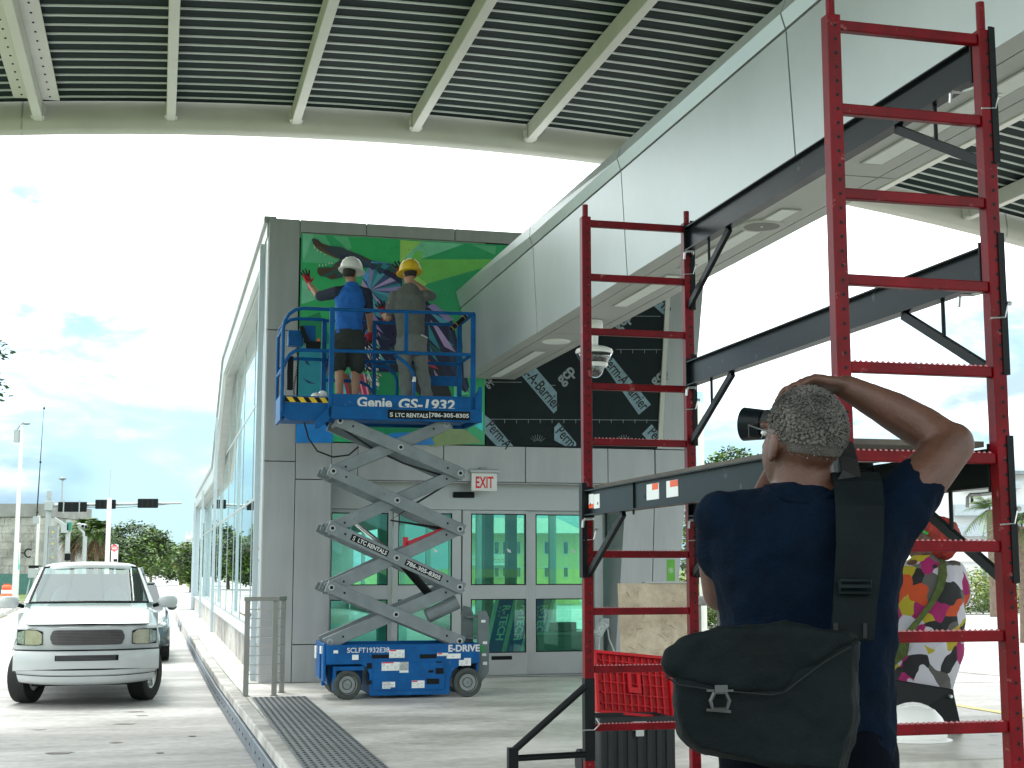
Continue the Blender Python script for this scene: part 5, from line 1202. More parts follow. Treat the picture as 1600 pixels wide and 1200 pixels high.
# short curly grey hair: skull shell cut at the hairline, with curls in relief
hair = MB()
hair.ell(hq_(0, -.014, .022), (.0800, .0965, .0985), 28, 20, rot=hrot)
hm = mesh_from('hair', hair, [mat('grey_hair', (0.045, 0.044, 0.042), 0.95, 0, 0.4, 16, c2=(0.145, 0.138, 0.128), spec=0.15)])
bmx = bmesh.new(); bmx.from_mesh(hm)
hinv = hrot.inverted(); hc = hq_(0, 0, 0)
dele = []
for v in bmx.verts:
    p = hinv @ (v.co - hc)
    zl = -.034 if p.y < -.03 else (-.034 + (p.y + .03) * 1.1 if p.y < .02 else .021 + (p.y - .02) * 1.3)
    if p.z < zl or p.y > .085: dele.append(v)
bmesh.ops.delete(bmx, geom=dele, context='VERTS'); bmx.to_mesh(hm); bmx.free()
curl = MB(); rh = random.Random(12)
for v in hm.vertices: pass
for i in range(5600):
    th, ph2 = rh.uniform(0, 2 * math.pi), math.asin(rh.uniform(-.75, 1))
    p = Vector((.0785 * math.cos(ph2) * math.cos(th), -.014 + .0950 * math.cos(ph2) * math.sin(th), .022 + .0970 * math.sin(ph2)))
    zl = (-.026 if p.y < -.03 else (-.026 + (p.y + .03) * .9 if p.y < .02 else .019 + (p.y - .02) * 1.3)) + rh.uniform(-.012, .03)
    if p.z < zl or p.y > .075: continue
    r_ = rh.uniform(.0022, .0046) * (1.0 if p.z > .0 else .5)
    nn = Vector((p.x / .0785, (p.y + .014) / .095, (p.z - .022) / .097)).normalized()
    q = p + nn * (rh.uniform(-.002, .0025) + (.0005 if p.z > .0 else -.0025))
    q = hc + hrot @ (q * 1.02)
    curl.ell(q, (r_, r_, r_ * rh.uniform(.6, 1.1)), 6, 4)
bmh = MB(); hair2 = ph_.part('hair', curl, [MATS['grey_hair']], pbody, smooth=True)
hm.materials.clear(); hm.materials.append(mat('nape_hair', (0.055, 0.050, 0.046), 0.95, 0, 0.35, 40)); sk = ph_.part('hair_base', hm, None, hair2); hm.polygons.foreach_set('use_smooth', [True] * len(hm.polygons))
# t-shirt
M['navy'] = mat('navy_cotton', (0.0012, 0.0056, 0.0145), 0.9, 0, 0.35, 9, bump=0.25, bscale=140, spec=0.08)
sh = MB(); torso(sh, 1.0)
limb(sh, [L(1130, 808, .01), L(1124, 864, .06)], (.064, .060)); limb(sh, [L(1165, 812, .02), L(1130, 812, .01)], (.075, .066)); limb(sh, [L(1218, 796, .015), L(1142, 814, .01)], (.056, .062)); limb(sh, [L(1300, 796, .015), L(1370, 812, .01)], (.056, .07))
limb(sh, [L(1375, 812, .01), L(1405, 792, .01), L(1432, 760, .03)], (.083, .076, .066))
shirt = ph_.part('shirt', remeshed('shirt', sh, M['navy'], .0085, 8, .030, .13, .5, .010, .045), None, pbody)
fold = MB(); fold.tube([L(1196, 762, -.03), L(1207, 770, -.058), L(1230, 780, -.076), L(1256, 785, -.082), L(1282, 780, -.078), L(1303, 770, -.062), L(1314, 762, -.035)], .008, 8)
ph_.part('collar', fold, M['navy'], shirt, smooth=True)
pn = MB()
pn.loft([(L(1262, 1130, .02), 132 * k, .14), (L(1262, 1180, .02), 138 * k, .145), (Vector((0, .02, .86)), .19, .14), (Vector((0, .02, .80)), .18, .13)], 26)
for sx in (-1, 1): limb(pn, [Vector((sx * .095, .03, .88)), Vector((sx * .11, .02, .48)), Vector((sx * .115, .05, .06))], (.115, .085, .072))
M['darkpants'] = mat('dark_trousers', (0.0016, 0.003, 0.006), 0.9, 0, 0.3, 10, bump=0.2, spec=0.05)
ph_.part('trousers', remeshed('trousers', pn, M['darkpants'], .012, 5, .012, .1), None, pbody)
for sx in (-1, 1):
    m = MB(); m.cap((sx * .12, -.07, .045), (sx * .13, .17, .04), .048, .045); m.box(sx * .125 - .045, sx * .125 + .045, -.12, .20, 0.001, .02)
    ph_.part('shoe', m, M['black'], pbody, smooth=False)
# wire glasses
m = MB(); m.tube([hq_(-.083, .0, .012), hq_(-.088, .05, .016), hq_(-.07, .098, .018)], .0016, 5); m.tube([hq_(-.07, .098, .018), hq_(-.055, .108, -.01), hq_(-.02, .108, -.012), hq_(-.01, .106, .014), hq_(-.035, .106, .026), hq_(-.07, .098, .018)], .0016, 5)
m.tube([hq_(-.01, .106, .012), hq_(.01, .106, .012), hq_(.035, .106, .026), hq_(.07, .098, .018), hq_(.055, .108, -.01), hq_(.02, .108, -.012), hq_(.01, .106, .012)], .0016, 5)
ph_.part('glasses', m, mat('wire_grey', (0.10, 0.105, 0.11), 0.4, 0.7), pbody)
# camera he is holding
cpos = pb + L(1211, 664, .205)
ca = Thing('photo_camera', 'black photo camera with wide lens hood held up by the photographer', 'camera', local=True, world=cpos, rot=0)
dv = Vector((-.80, .56, .08)).normalized(); sdv = dv.cross(Vector((0, 0, 1))).normalized(); upv = sdv.cross(dv)
m = MB(); m.bar(Vector((0, 0, 0)) - dv * .02, dv * -.10, .145, .095, upv); m.bar(dv * -.03 + upv * .05, dv * -.085 + upv * .05, .06, .045, upv); ca.part('camera_body', m, M['black'], bevel=.008)
m = MB(); m.cyl(dv * -.02, dv * .045, .031, .033, 24); ln_ = ca.part('lens_barrel', m, M['blackrail'], ang=40)
def ring_mb(t0, t1, r0, r1, th):
    m = MB(); n = 30; vs = []
    for t, r in ((t0, r0), (t1, r1), (t1, r1 - th), (t0, r0 - th)):
        for i in range(n): a = 2 * math.pi * i / n; vs.append(dv * t + sdv * (r * math.cos(a)) + upv * (r * math.sin(a)))
    m.add(vs, [(j * n + i, j * n + (i + 1) % n, ((j + 1) % 4) * n + (i + 1) % n, ((j + 1) % 4) * n + i) for j in range(4) for i in range(n)]); return m
ca.part('lens_hood', ring_mb(.028, .080, .036, .041, .004), M['blackrail'], ln_, ang=40)
ca.part('focus_ring', ring_mb(-.005, .022, .0365, .0365, .004), M['dark'], ln_)
m = MB(); m.cyl(dv * .045, dv * .048, .030, n=24); ca.part('front_glass', m, M['clear'], ln_)
m = MB(); pts = [dv * -.09 + sdv * .075, *(Vector(L(x, y, d)) + pb - cpos for x, y, d in ((1318, 690, .10), (1325, 715, .04), (1330, 742, -.055), (1318, 765, -.085)))]
for a, b in zip(pts[1:], pts[2:]): m.bar(a, b, .042, .004, (0, -1, .3))
ca.part('neck_strap', m, M['dark'])
# messenger bag
M['bagcloth'] = mat('bag_fabric', (0.0042, 0.0075, 0.0085), 0.7, 0, 0.3, 6, bump=0.2, bscale=160, spec=0.1)
bgb = pb + Vector((L(1190, 1090, -.25).x, -.25, L(1190, 1190, -.25).z))
bg = Thing('messenger_bag', 'dark grey messenger bag with metal clasp hanging on the photographer\'s back', 'bag', local=True, world=bgb)
def LB(x, y, dy): return at(x, y, PY + dy) - bgb
def inflated(poly, d0, d1, din, shrink=.94):
    cx = sum(p[0] for p in poly) / len(poly); cy = sum(p[1] for p in poly) / len(poly); n = len(poly)
    rings = [[LB(cx + (x - cx) * s, cy + (y - cy) * s, d) for x, y in poly] for s, d in ((shrink, d0 - din), (.97, d0 - din * .4), (1.0, d0), (1.0, d1), (.95, d1 + din * .6))]
    m = MB(); vs = [v for r in rings for v in r]; N = len(rings)
    m.add(vs, [(j * n + i, j * n + (i + 1) % n, (j + 1) * n + (i + 1) % n, (j + 1) * n + i) for j in range(N - 1) for i in range(n)] + [tuple(range(n - 1, -1, -1)), tuple(range((N - 1) * n, N * n))]); return m
def dense(poly, n=6): return [(a[0] + (b[0] - a[0]) * i / n, a[1] + (b[1] - a[1]) * i / n) for a, b in zip(poly, poly[1:] + poly[:1]) for i in range(n)]
bpoly = dense([(1048, 1040), (1056, 1110), (1066, 1150), (1090, 1172), (1130, 1184), (1200, 1196), (1322, 1212), (1338, 1120), (1345, 1000), (1200, 992), (1092, 1000)])
bbody = bg.part('bag_body', remeshed('bag_body', inflated(bpoly, -.26, -.155, .025), M['bagcloth'], .007, 2, .030, .13, .5, .007, .04), None)
fpoly = dense([(1034, 1036), (1038, 1016), (1062, 1000), (1096, 986), (1140, 979), (1240, 978), (1325, 984), (1343, 996), (1328, 1008), (1290, 1030), (1252, 1058), (1225, 1080), (1205, 1084), (1120, 1077), (1060, 1068), (1040, 1054)])
bflap = bg.part('bag_flap', remeshed('bag_flap', inflated(fpoly, -.285, -.24, .012, .93), M['bagcloth'], .006, 2, .030, .12, .5, .009, .045), None, bbody)
m = MB(); m.tube([LB(x, y, -.305) for x, y in ((1040, 1056), (1060, 1070), (1120, 1079), (1205, 1086), (1226, 1082), (1254, 1060), (1292, 1032), (1330, 1010))], .0022, 5); bg.part('flap_edge', m, M['black'], bflap)
m = MB(); m.tube([LB(x, y, -.268) for x, y in ((1232, 1084), (1236, 1130), (1240, 1196))], .002, 5); m.tube([LB(x, y, -.268) for x, y in ((1300, 1040), (1270, 1100), (1245, 1150))], .002, 5); bg.part('seam', m, M['black'], bbody)
m = MB()
ring = [(1116, 1082), (1134, 1082), (1140, 1095), (1136, 1108), (1114, 1108), (1110, 1095)]
m.tube([LB(x, y, -.315) for x, y in ring + ring[:1]], .0042, 6); m.bar(LB(1117, 1076, -.318), LB(1137, 1076, -.318), .004, .014); m.bar(LB(1104, 1079, -.314), LB(1146, 1079, -.314), .004, .004); m.bar(LB(1104, 1109, -.300), LB(1142, 1112, -.300), .005, .005)
bg.part('clasp', m, mat('gunmetal', (0.075, 0.08, 0.08), 0.4, 0.6), bbody)
m = MB(); st = [(1333, 752, .05, 72), (1336, 738, -.03, 74), (1341, 752, -.085, 76), (1344, 790, -.128, 76), (1344, 850, -.147, 74), (1340, 905, -.155, 72), (1336, 950, -.165, 68), (1332, 1000, -.19, 68)]
for (x0, y0, d0, w0), (x1, y1, d1, w1) in zip(st, st[1:]):
    a0, a1, b0, b1 = LB(x0 - w0 / 2, y0, d0), LB(x0 + w0 / 2, y0, d0), LB(x1 - w1 / 2, y1, d1), LB(x1 + w1 / 2, y1, d1)
    nrm = (a1 - a0).cross(b0 - a0).normalized() * .006; m.add([a0, a1, b1, b0, a0 + nrm, a1 + nrm, b1 + nrm, b0 + nrm], [(0, 1, 2, 3), (7, 6, 5, 4), (0, 4, 5, 1), (1, 5, 6, 2), (2, 6, 7, 3), (3, 7, 4, 0)])
stp = bg.part('shoulder_strap', m, M['bagcloth'])
m = MB()
fr = [(1312, 907), (1360, 907), (1360, 926), (1312, 926)]
m.tube([LB(x, y, -.172) for x, y in fr + fr[:1]], .0045, 8); m.bar(LB(1312, 916, -.172), LB(1360, 916, -.172), .008, .007); bg.part('strap_buckle', m, M['blackrail'], stp)
m = MB(); m.bar(LB(1306, 974, -.183), LB(1306, 992, -.19), .01, .006); m.bar(LB(1352, 974, -.183), LB(1352, 998, -.19), .008, .006); bg.part('strap_anchor', m, M['black'], stp)

# ---- workers on the lift
WV, DZ = -1.86, 3.347
def worker(u0, label, spec):
    t = Thing('person', label, 'person', (u0, WV, DZ), 0, None, local=True)
    def W(x, y, dv=0.0):
        u, z = onwall(x, y, WV + dv); return Vector((u - u0, dv, z - DZ))
    s = spec(W); body = MB()
    q, rot = head(body, s['head'], s['yaw'], s.get('pitch', 0), 1.0)
    limb(body, [s['neck'] + Vector((0, 0, -.06)), s['neck'], s['head'] + Vector((0, 0, -.04))], (.062, .056, .054))
    body.loft([(c, rx * .84, ry * .84) for c, rx, ry in s['torso']], 20, power=2.3)
    for A in s['arms']: limb(body, A['p'], A['r'])
    for Lg in s['legs']: limb(body, Lg['p'], Lg['r'])
    for A in s['arms']:
        if not A.get('glove'): hand(body, A['p'][-1], A['dir'], A['side'])
    bo = t.part('body', remeshed('body', body, s['skin'], .0095, 5), None)
    face_bits(t, q, rot, bo)
    hairm = MB(); hairm.ell(q(0, -.018, .015), (.081, .093, .088), 16, 12, rot=rot)
    hm = mesh_from('hair', hairm, [s['hair']], smooth=True); bx_ = bmesh.new(); bx_.from_mesh(hm); inv = rot.inverted(); c = q(0, 0, 0)
    bmesh.ops.delete(bx_, geom=[v for v in bx_.verts if (lambda p: p.z < -.05 or p.y > .05 or (p.y > 0 and p.z < .02))(inv @ (v.co - c))], context='VERTS'); bx_.to_mesh(hm); bx_.free()
    t.part('hair', hm, None, bo)
    sh = MB(); sh.loft([(c_, rx, ry) for c_, rx, ry in s['torso']], 24, power=2.3)
    for A in s['arms']:
        if not s.get('raglan'):
            limb(sh, A['p'][:1] + [A['p'][0].lerp(A['p'][1], A['sl'])], (A['r'][0] + .014, A['r'][1] + .018))
    t.part('shirt', remeshed('shirt', sh, s['shirt'], .0115, 5, .040, .11, .5, .010, .05), None, bo)
    if s.get('raglan'):
        for A in s['arms']:
            m = MB(); limb(m, [A['p'][0] + Vector((0, 0, .0)), A['p'][0].lerp(A['p'][1], A['sl'])], (A['r'][0] + .018, A['r'][1] + .018)); m.cap(A['p'][0], A['p'][0].lerp(s['neck'], .45), A['r'][0] + .012, .045)
            t.part('sleeve', remeshed('sleeve', m, s['raglan'], .012, 4, .010, .08), None, bo)
    pn = MB(); pn.loft(s['hips'], 22, power=2.2)
    for Lg in s['legs']: limb(pn, Lg['cp'], Lg['cr'])
    t.part(s['pname'], remeshed(s['pname'], pn, s['pants'], .012, 4, .045, .12), None, bo)
    for A in s['arms']:
        if A.get('glove'):
            g = MB(); hand(g, A['p'][-1], A['dir'], A['side'], 1.12, A.get('curl', .2), .2, .0105); limb(g, [A['p'][-1] - Vector(A['dir']).normalized() * .07, A['p'][-1]], (.034, .03))
            gl = t.part('glove', remeshed('glove', g, M['glove_red'], .0075, 3), None, bo)
            f = MB(); d_ = Vector(A['dir']).normalized(); hand(f, A['p'][-1] + d_ * .004, A['dir'], A['side'], 1.12, A.get('curl', .2), .2, .0118, False)
            fv = [v for v in f.v]; keep = []
            cut = .102
            for fc in f.f:
                if all((Vector(fv[i]) - A['p'][-1]).dot(d_) > cut for i in fc): keep.append(fc)
            f.f = keep; f.mi = [0] * len(keep)
            if keep: t.part('glove_tip', f, M['dark'], gl, smooth=True)
    for Lg in s['legs']:
        e = Lg['p'][-1]; m = MB(); m.cap(e + Vector((0, -.05, -.03)), e + Vector((.01, .15, -.035)), .045, .042); m.box(e.x - .045, e.x + .05, e.y - .09, e.y + .2, .001, .02); t.part('shoe', m, M['black'], bo)
    return t, W, s, q, rot
M['glove_red'] = mat('red_glove', (0.42, 0.02, 0.035), 0.7, 0, 0.3, 30)
M['hair_dark'] = mat('dark_hair', (0.014, 0.012, 0.012), 0.7, 0, 0.3, 60)
def spec1(W):
    Vz = lambda x, z, y=0: Vector((x, y, z))
    return dict(head=W(547, 428), yaw=R(-35), neck=W(548, 443), skin=M['skin_m'], hair=M['hair_dark'], raglan=mat('dark_navy_sleeve', (0.015, 0.022, 0.045), 0.85),
        torso=[(W(545, 522), .168, .115), (W(545, 505), .165, .112), (W(546, 485), .172, .115), (W(547, 468), .178, .115), (W(549, 455), .165, .10), (W(549, 447), .095, .075), (W(549, 441), .058, .056)],
        arms=[dict(p=[W(527, 457), W(498, 463, .18), W(483, 443, .40)], r=(.062, .046, .030), sl=.92, glove=True, dir=W(475, 420, .48) - W(483, 443, .40), side=Vector((1, .3, .2)), curl=.06),
              dict(p=[W(572, 459), W(577, 492, .08), W(579, 518, .22)], r=(.060, .044, .030), sl=.75, glove=True, dir=W(579, 535, .26) - W(579, 518, .22), side=Vector((-1, .2, 0)), curl=.5)],
        legs=[dict(p=[W(533, 535), Vector((W(531, 590).x, .02, .46)), Vector((W(530, 600).x, -.02, .09))], r=(.085, .060, .042), cp=[W(533, 535), Vector((W(530, 575).x, .02, .50))], cr=(.10, .098)),
              dict(p=[W(558, 535), Vector((W(556, 590).x, .03, .46)), Vector((W(556, 600).x, -.01, .09))], r=(.085, .060, .042), cp=[W(558, 535), Vector((W(558, 575).x, .02, .50))], cr=(.10, .098))],
        hips=[(W(545, 516), .172, .12), (W(545, 530), .182, .125), (W(545, 548), .175, .12)], pants=mat('dark_grey_shorts', (0.022, 0.030, 0.029), 0.85, 0, 0.2, 10), pname='shorts',
        shirt=mat('bright_blue_shirt', (0.006, 0.12, 0.46), 0.75, 0, 0.12, 8))
w1, W1, s1, q1, r1 = worker(onwall(546, 500, WV)[0], 'worker in blue shirt and shorts with white helmet, hand flat on the mural', spec1)
def spec2(W):
    return dict(head=W(640, 428), yaw=R(14), pitch=R(-6), neck=W(639, 444), skin=M['skin_l'], hair=M['hair_dark'],
        torso=[(W(642, 531), .170, .118), (W(641, 512), .172, .118), (W(640, 490), .185, .12), (W(639, 470), .195, .118), (W(639, 459), .185, .105), (W(639, 449), .105, .078), (W(639, 443), .06, .058)],
        arms=[dict(p=[W(615, 464), W(606, 497, .14), W(600, 492, .36)], r=(.062, .046, .030), sl=.70, glove=True, dir=W(594, 474, .42) - W(600, 492, .36), side=Vector((1, .1, .3)), curl=.12),
              dict(p=[W(664, 462), W(676, 462, .22), W(632, 432, .42)], r=(.062, .046, .032), sl=.75, glove=True, dir=W(619, 408, .44) - W(632, 432, .42), side=Vector((-1, .1, .6)), curl=.05)],
        legs=[dict(p=[W(630, 545), Vector((W(633, 580).x, .03, .48)), Vector((W(635, 610).x, -.02, .09))], r=(.09, .062, .042), cp=[W(630, 545), Vector((W(633, 580).x, .03, .48)), Vector((W(635, 606).x, -.02, .10))], cr=(.105, .083, .062)),
              dict(p=[W(655, 545), Vector((W(661, 580).x, .03, .48)), Vector((W(668, 610).x, -.02, .09))], r=(.09, .062, .042), cp=[W(655, 545), Vector((W(661, 580).x, .03, .48)), Vector((W(668, 606).x, -.02, .10))], cr=(.105, .083, .062))],
        hips=[(W(643, 524), .178, .125), (W(643, 538), .188, .13), (W(643, 556), .18, .125)], pants=mat('grey_sweatpants', (0.16, 0.175, 0.17), 0.9, 0, 0.15, 8), pname='trousers',
        shirt=mat('grey_tshirt', (0.125, 0.135, 0.128), 0.9, 0, 0.12, 8))
w2, W2, s2, q2, r2 = worker(onwall(640, 500, WV)[0], 'worker in grey t-shirt and grey trousers with yellow helmet, both hands on the mural', spec2)
m = MB(); a = W2(658, 523, -.126); b = W2(668, 528, -.10); m.bar(a, b, .012, .012); w2.part('pocket_label', m, M['white'])
for Wt, tt, px_, mm_, rot_, lab in ((W1, w1, (549, 421), M['hatwhite'], R(-35), 'white hard hat worn by the worker in the blue shirt'), (W2, w2, (640.5, 424), M['yellow'], R(14), 'yellow hard hat worn by the worker in grey')):
    p = Wt(*px_); base = (tt.o.location)
    w_ = Matrix.Rotation(PHI, 3, 'Z') @ p + tt.o.location
    h = hard_hat('hard_hat', lab, mm_, (0, 0, 0), PHI + rot_, 1.02, world=None)
    h.o.location = w_ + Vector((0, 0, -.02)); h.o.rotation_euler = (R(-8), 0, PHI + rot_)

# ---- woman with red hair looking up
WY = 7.35
wb = Vector((at(1442, 900, WY).x, WY, 0))
def LW(x, y, dy=0.0): return at(x, y, WY + dy) - wb
wo = Thing('person', 'woman with short red hair and colourful patchwork print tunic looking up to the left', 'person', local=True, world=wb)
kw = WY / 2200
b = MB(); qh, rh_ = head(b, LW(1453, 841), R(66), R(16), 1.06)
limb(b, [LW(1450, 892), LW(1449, 878), LW(1454, 862)], (.06, .052, .05))
WT = [(1436, 1110, 38, .12), (1440, 1070, 48, .15), (1444, 1020, 60, .165), (1446, 970, 60, .165), (1447, 930, 57, .15), (1447, 900, 55, .13), (1447, 884, 45, .10), (1446, 873, 24, .07), (1446, 866, 16, .055)]
b.loft([(LW(x, y), hw * kw * .92, ry * .92) for x, y, hw, ry in WT], 20)
for sx, ex in ((-1, 1396), (1, 1496)): limb(b, [LW(1447 + sx * 46, 897), LW(ex, 955, .06), LW(ex - sx * 22, 985, .24)], (.055, .042, .03)); hand(b, LW(ex - sx * 22, 985, .24), Vector((-sx * .5, .8, .2)), Vector((0, .2, 1)))
for sx in (-1, 1): limb(b, [Vector((sx * .07 - .03, 0, .8)), Vector((sx * .07 - .04, .02, .45)), Vector((sx * .08 - .04, 0, .07))], (.075, .055, .04))
wbody = wo.part('body', remeshed('body', b, M['skin_d'], .009, 4), None)
face_bits(wo, qh, rh_, wbody, 1.06)
hr_ = MB(); hr_.ell(qh(0, -.040, .030), (.096, .108, .096), 22, 16, rot=rh_); hr_.ell(qh(0, -.07, -.02), (.082, .07, .075), 16, 10, rot=rh_)
wo.part('hair', remeshed('hair', hr_, mat('red_hair', (0.20, 0.006, 0.005), 0.7, 0, 0.5, 30, c2=(0.36, 0.022, 0.01)), .008, 2, .016, .035, .5, .008, .012), None, wbody)
# tunic print: voronoi patches
tm = bpy.data.materials.new('patchwork_print'); tm.use_nodes = True; n_, l_ = tm.node_tree.nodes, tm.node_tree.links; pr_ = n_['Principled BSDF']; pr_.inputs['Roughness'].default_value = .8
tcn = n_.new('ShaderNodeTexCoord'); nzn = n_.new('ShaderNodeTexNoise'); nzn.inputs['Scale'].default_value = 5; mxn = n_.new('ShaderNodeMix'); mxn.data_type = 'RGBA'; mxn.inputs['Factor'].default_value = .16
l_.new(tcn.outputs['Object'], nzn.inputs['Vector']); l_.new(tcn.outputs['Object'], mxn.inputs['A']); l_.new(nzn.outputs['Color'], mxn.inputs['B'])
vo = n_.new('ShaderNodeTexVoronoi'); vo.inputs['Scale'].default_value = 14.5; l_.new(mxn.outputs['Result'], vo.inputs['Vector']); sp = n_.new('ShaderNodeSeparateColor'); l_.new(vo.outputs['Color'], sp.inputs[0])
cr_ = n_.new('ShaderNodeValToRGB'); cr_.color_ramp.interpolation = 'CONSTANT'
cols = [(0, (.40, .39, .44)), (.16, (.008, .008, .01)), (.36, (.26, .004, .09)), (.48, (.075, .072, .066)), (.62, (.42, .05, .008)), (.73, (.45, .44, .48)), (.83, (.32, .26, .01)), (.92, (.09, .085, .08))]
e_ = cr_.color_ramp.elements
for i, (ps, c_) in enumerate(cols):
    el = e_[i] if i < 2 else e_.new(ps); el.position = ps; el.color = (*c_, 1)
l_.new(sp.outputs[0], cr_.inputs[0]); l_.new(cr_.outputs[0], pr_.inputs['Base Color'])
tn = MB(); tn.loft([(LW(x, y), hw * kw, ry) for x, y, hw, ry in WT], 24)
for sx, ex in ((-1, 1396), (1, 1496)): limb(tn, [LW(1447 + sx * 42, 897), LW(1447 + sx * 50, 930, .03)], (.072, .07))
tun = wo.part('tunic', remeshed('tunic', tn, tm, .012, 5, .022, .12), None, wbody)
pn = MB()
for sx in (-1, 1): limb(pn, [Vector((sx * .07 - .03, 0, .82)), Vector((sx * .07 - .04, .02, .45)), Vector((sx * .08 - .04, 0, .07))], (.095, .075, .065))
wo.part('trousers', remeshed('trousers', pn, M['darkpants'], .014, 4), None, wbody)
for sx in (-1, 1):
    m = MB(); m.cap((sx * .09, -.05, .045), (sx * .09, .15, .04), .045, .042); wo.part('shoe', m, M['black'], wbody, smooth=True)
m = MB(); m.tube([qh(-.088, .0, .02), qh(-.085, .06, .03), qh(-.03, .112, .02)], .007, 6); m.tube([qh(-.03, .112, .02), qh(-.04, .118, -.01), qh(.04, .118, -.01), qh(.03, .112, .02), qh(-.03, .112, .02)], .006, 6); wo.part('glasses', m, mat('green_frames', (0.02, 0.35, 0.05), 0.4), wbody)
m = MB(); st = [(1462, 872, -.02, 12), (1473, 884, -.115, 14), (1473, 905, -.155, 18), (1464, 930, -.178, 24), (1446, 956, -.190, 32), (1422, 985, -.188, 40), (1404, 1012, -.165, 46), (1398, 1040, -.13, 50)]
for (x0, y0, d0, w0), (x1, y1, d1, w1_) in zip(st, st[1:]):
    e0 = Vector((.8, 0, .6)); a0, b0 = LW(x0, y0, d0), LW(x1, y1, d1); p0, p1 = e0 * (w0 * kw / 2), e0 * (w1_ * kw / 2); nv = Vector((0, .012, 0))
    m.add([a0 - p0, a0 + p0, b0 + p1, b0 - p1, a0 - p0 + nv, a0 + p0 + nv, b0 + p1 + nv, b0 - p1 + nv], [(0, 1, 2, 3), (7, 6, 5, 4), (0, 4, 5, 1), (1, 5, 6, 2), (2, 6, 7, 3), (3, 7, 4, 0)])
single('shoulder_scarf', m, mat('olive_cloth', (0.06, 0.085, 0.02), 0.9, 0, 0.4, 25, bump=0.4, bscale=40), 'olive green gathered scarf slung across the back of the woman with red hair', 'scarf', world=wb)
# ------------------------------------------------------------------ white pickup truck
LANE = -.30
tk0 = at(134, 1070, 18.25); tkw = Vector((tk0.x, tk0.y, LANE))
tk = Thing('pickup_truck', 'white pickup truck facing the camera in the bright lane', 'truck', local=True, world=tkw, rot=PHI + R(2.2)); tk.o.scale = (.935, .95, .97)
def yf(x): return .10 + .40 * abs(x / .98) ** 2.8
def yb(x): return .0 + .36 * abs(x / .98) ** 2.6
XS = [-.97 + 1.94 * k / 28 for k in range(29)]
def grid(f, xs, ts, closed=False):
    m = MB(); vs = [f(x, t) for t in ts for x in xs]; n = len(xs)
    m.add(vs, [(j * n + i, j * n + i + 1, (j + 1) * n + i + 1, (j + 1) * n + i) for j in range(len(ts) - 1) for i in range(n - 1)]); return m
pf = [(0, .0), (.45, .008), (.74, .03), (.84, .06), (.91, .12), (.965, .22), (.995, .36)]
st = [(0, 1.05, .72), (.2, 1.075, .72), (.40, 1.095, .72), (.50, 1.10, .74), (.60, 1.115, .86), (.95, 1.20, .90), (1.25, 1.26, .86), (1.38, 1.28, .66), (1.46, 1.29, .42), (1.6, 1.30, .40)]
m = MB(); vs = []
full = [(-a, b) for a, b in pf[::-1]][:-1] + pf
for y, zt, zb in st:
    row = []
    for x, dz in [(-.99, None)] + full + [(.99, None)]:
        z = zb if dz is None else max(zb, zt - dz)
        yy = yf(x) * 1.0 * max(0, 1 - y / 1.2) + y * (1 if y > 0 else 1)
        row.append((x, yy, z))
    vs += row
n = len(full) + 2
m.add(vs, [(j * n + i, j * n + i + 1, (j + 1) * n + i + 1, (j + 1) * n + i) for j in range(len(st) - 1) for i in range(n - 1)])
body = tk.part('body', m, M['carwhite'], ang=38)
m = grid(lambda x, t: (x * (1 - .06 * t ** 3), yf(x) + (.012 if t < .5 else 0) + .035 * (t > .95), .72 + .335 * t), XS, [0, .03, .1, .3, .6, .85, .93, 1.0]); tk.part('front_panel', m, M['carwhite'], ang=38)
m = grid(lambda x, t: (x * .84, yf(x * .84) + .02 + t * 1.3, 1.066 + .011 * (1 - abs(x)) + (.285 * t - .045 * t * t)), XS, [0, .02, .3, .6, 1.0]); hood = tk.part('hood', m, M['carwhite'], smooth=True)
for f_ in (lambda x: (x * .84, yf(x * .84) + .003, 1.062),):
    m = MB(); m.tube([f_(x) for x in XS], .006, 5); tk.part('hood_gap', m, M['black'], hood)
def patch(poly_fn, x0, x1, z0, z1, off, n=14, nz_=4, inset=.0):
    m = MB(); vs = []
    for j in range(nz_ + 1):
        for i in range(n + 1):
            a, b = i / n, j / nz_; x = x0 + (x1 - x0) * a; lo, hi = poly_fn(a); z = lo + (hi - lo) * b; vs.append((x, yf(x) - off, z))
    m.add(vs, [(j * (n + 1) + i, j * (n + 1) + i + 1, (j + 1) * (n + 1) + i + 1, (j + 1) * (n + 1) + i) for j in range(nz_) for i in range(n)]); return m
def rounded(z0, z1, r=.25):
    zm, hh = (z0 + z1) / 2, (z1 - z0) / 2
    return lambda a: (zm - hh * min(1, (1 - abs(2 * a - 1) ** (1 / r))** .5 + .0 if abs(2*a-1) < 1 else .25), zm + hh * min(1, (1 - abs(2 * a - 1) ** (1 / r)) ** .5 if abs(2*a-1) < 1 else .25))
gr = tk.part('grille', patch(rounded(.80, .995, .05), -.49, .49, 0, 0, .008, 30), mat('grille_grey', (0.10, 0.095, 0.095), 0.4, 0.5))
m = MB()
for k in range(10):
    z = .809 + k * .0195; w = .475 - (.02 if k in (0, 9) else 0); m.tube([(x * w / .97, yf(x * w / .97) - .014, z) for x in XS[::2]], .0045, 5)
tk.part('grille_bar', m, mat('grille_bar_grey', (0.20, 0.19, 0.19), 0.35, 0.6), gr)
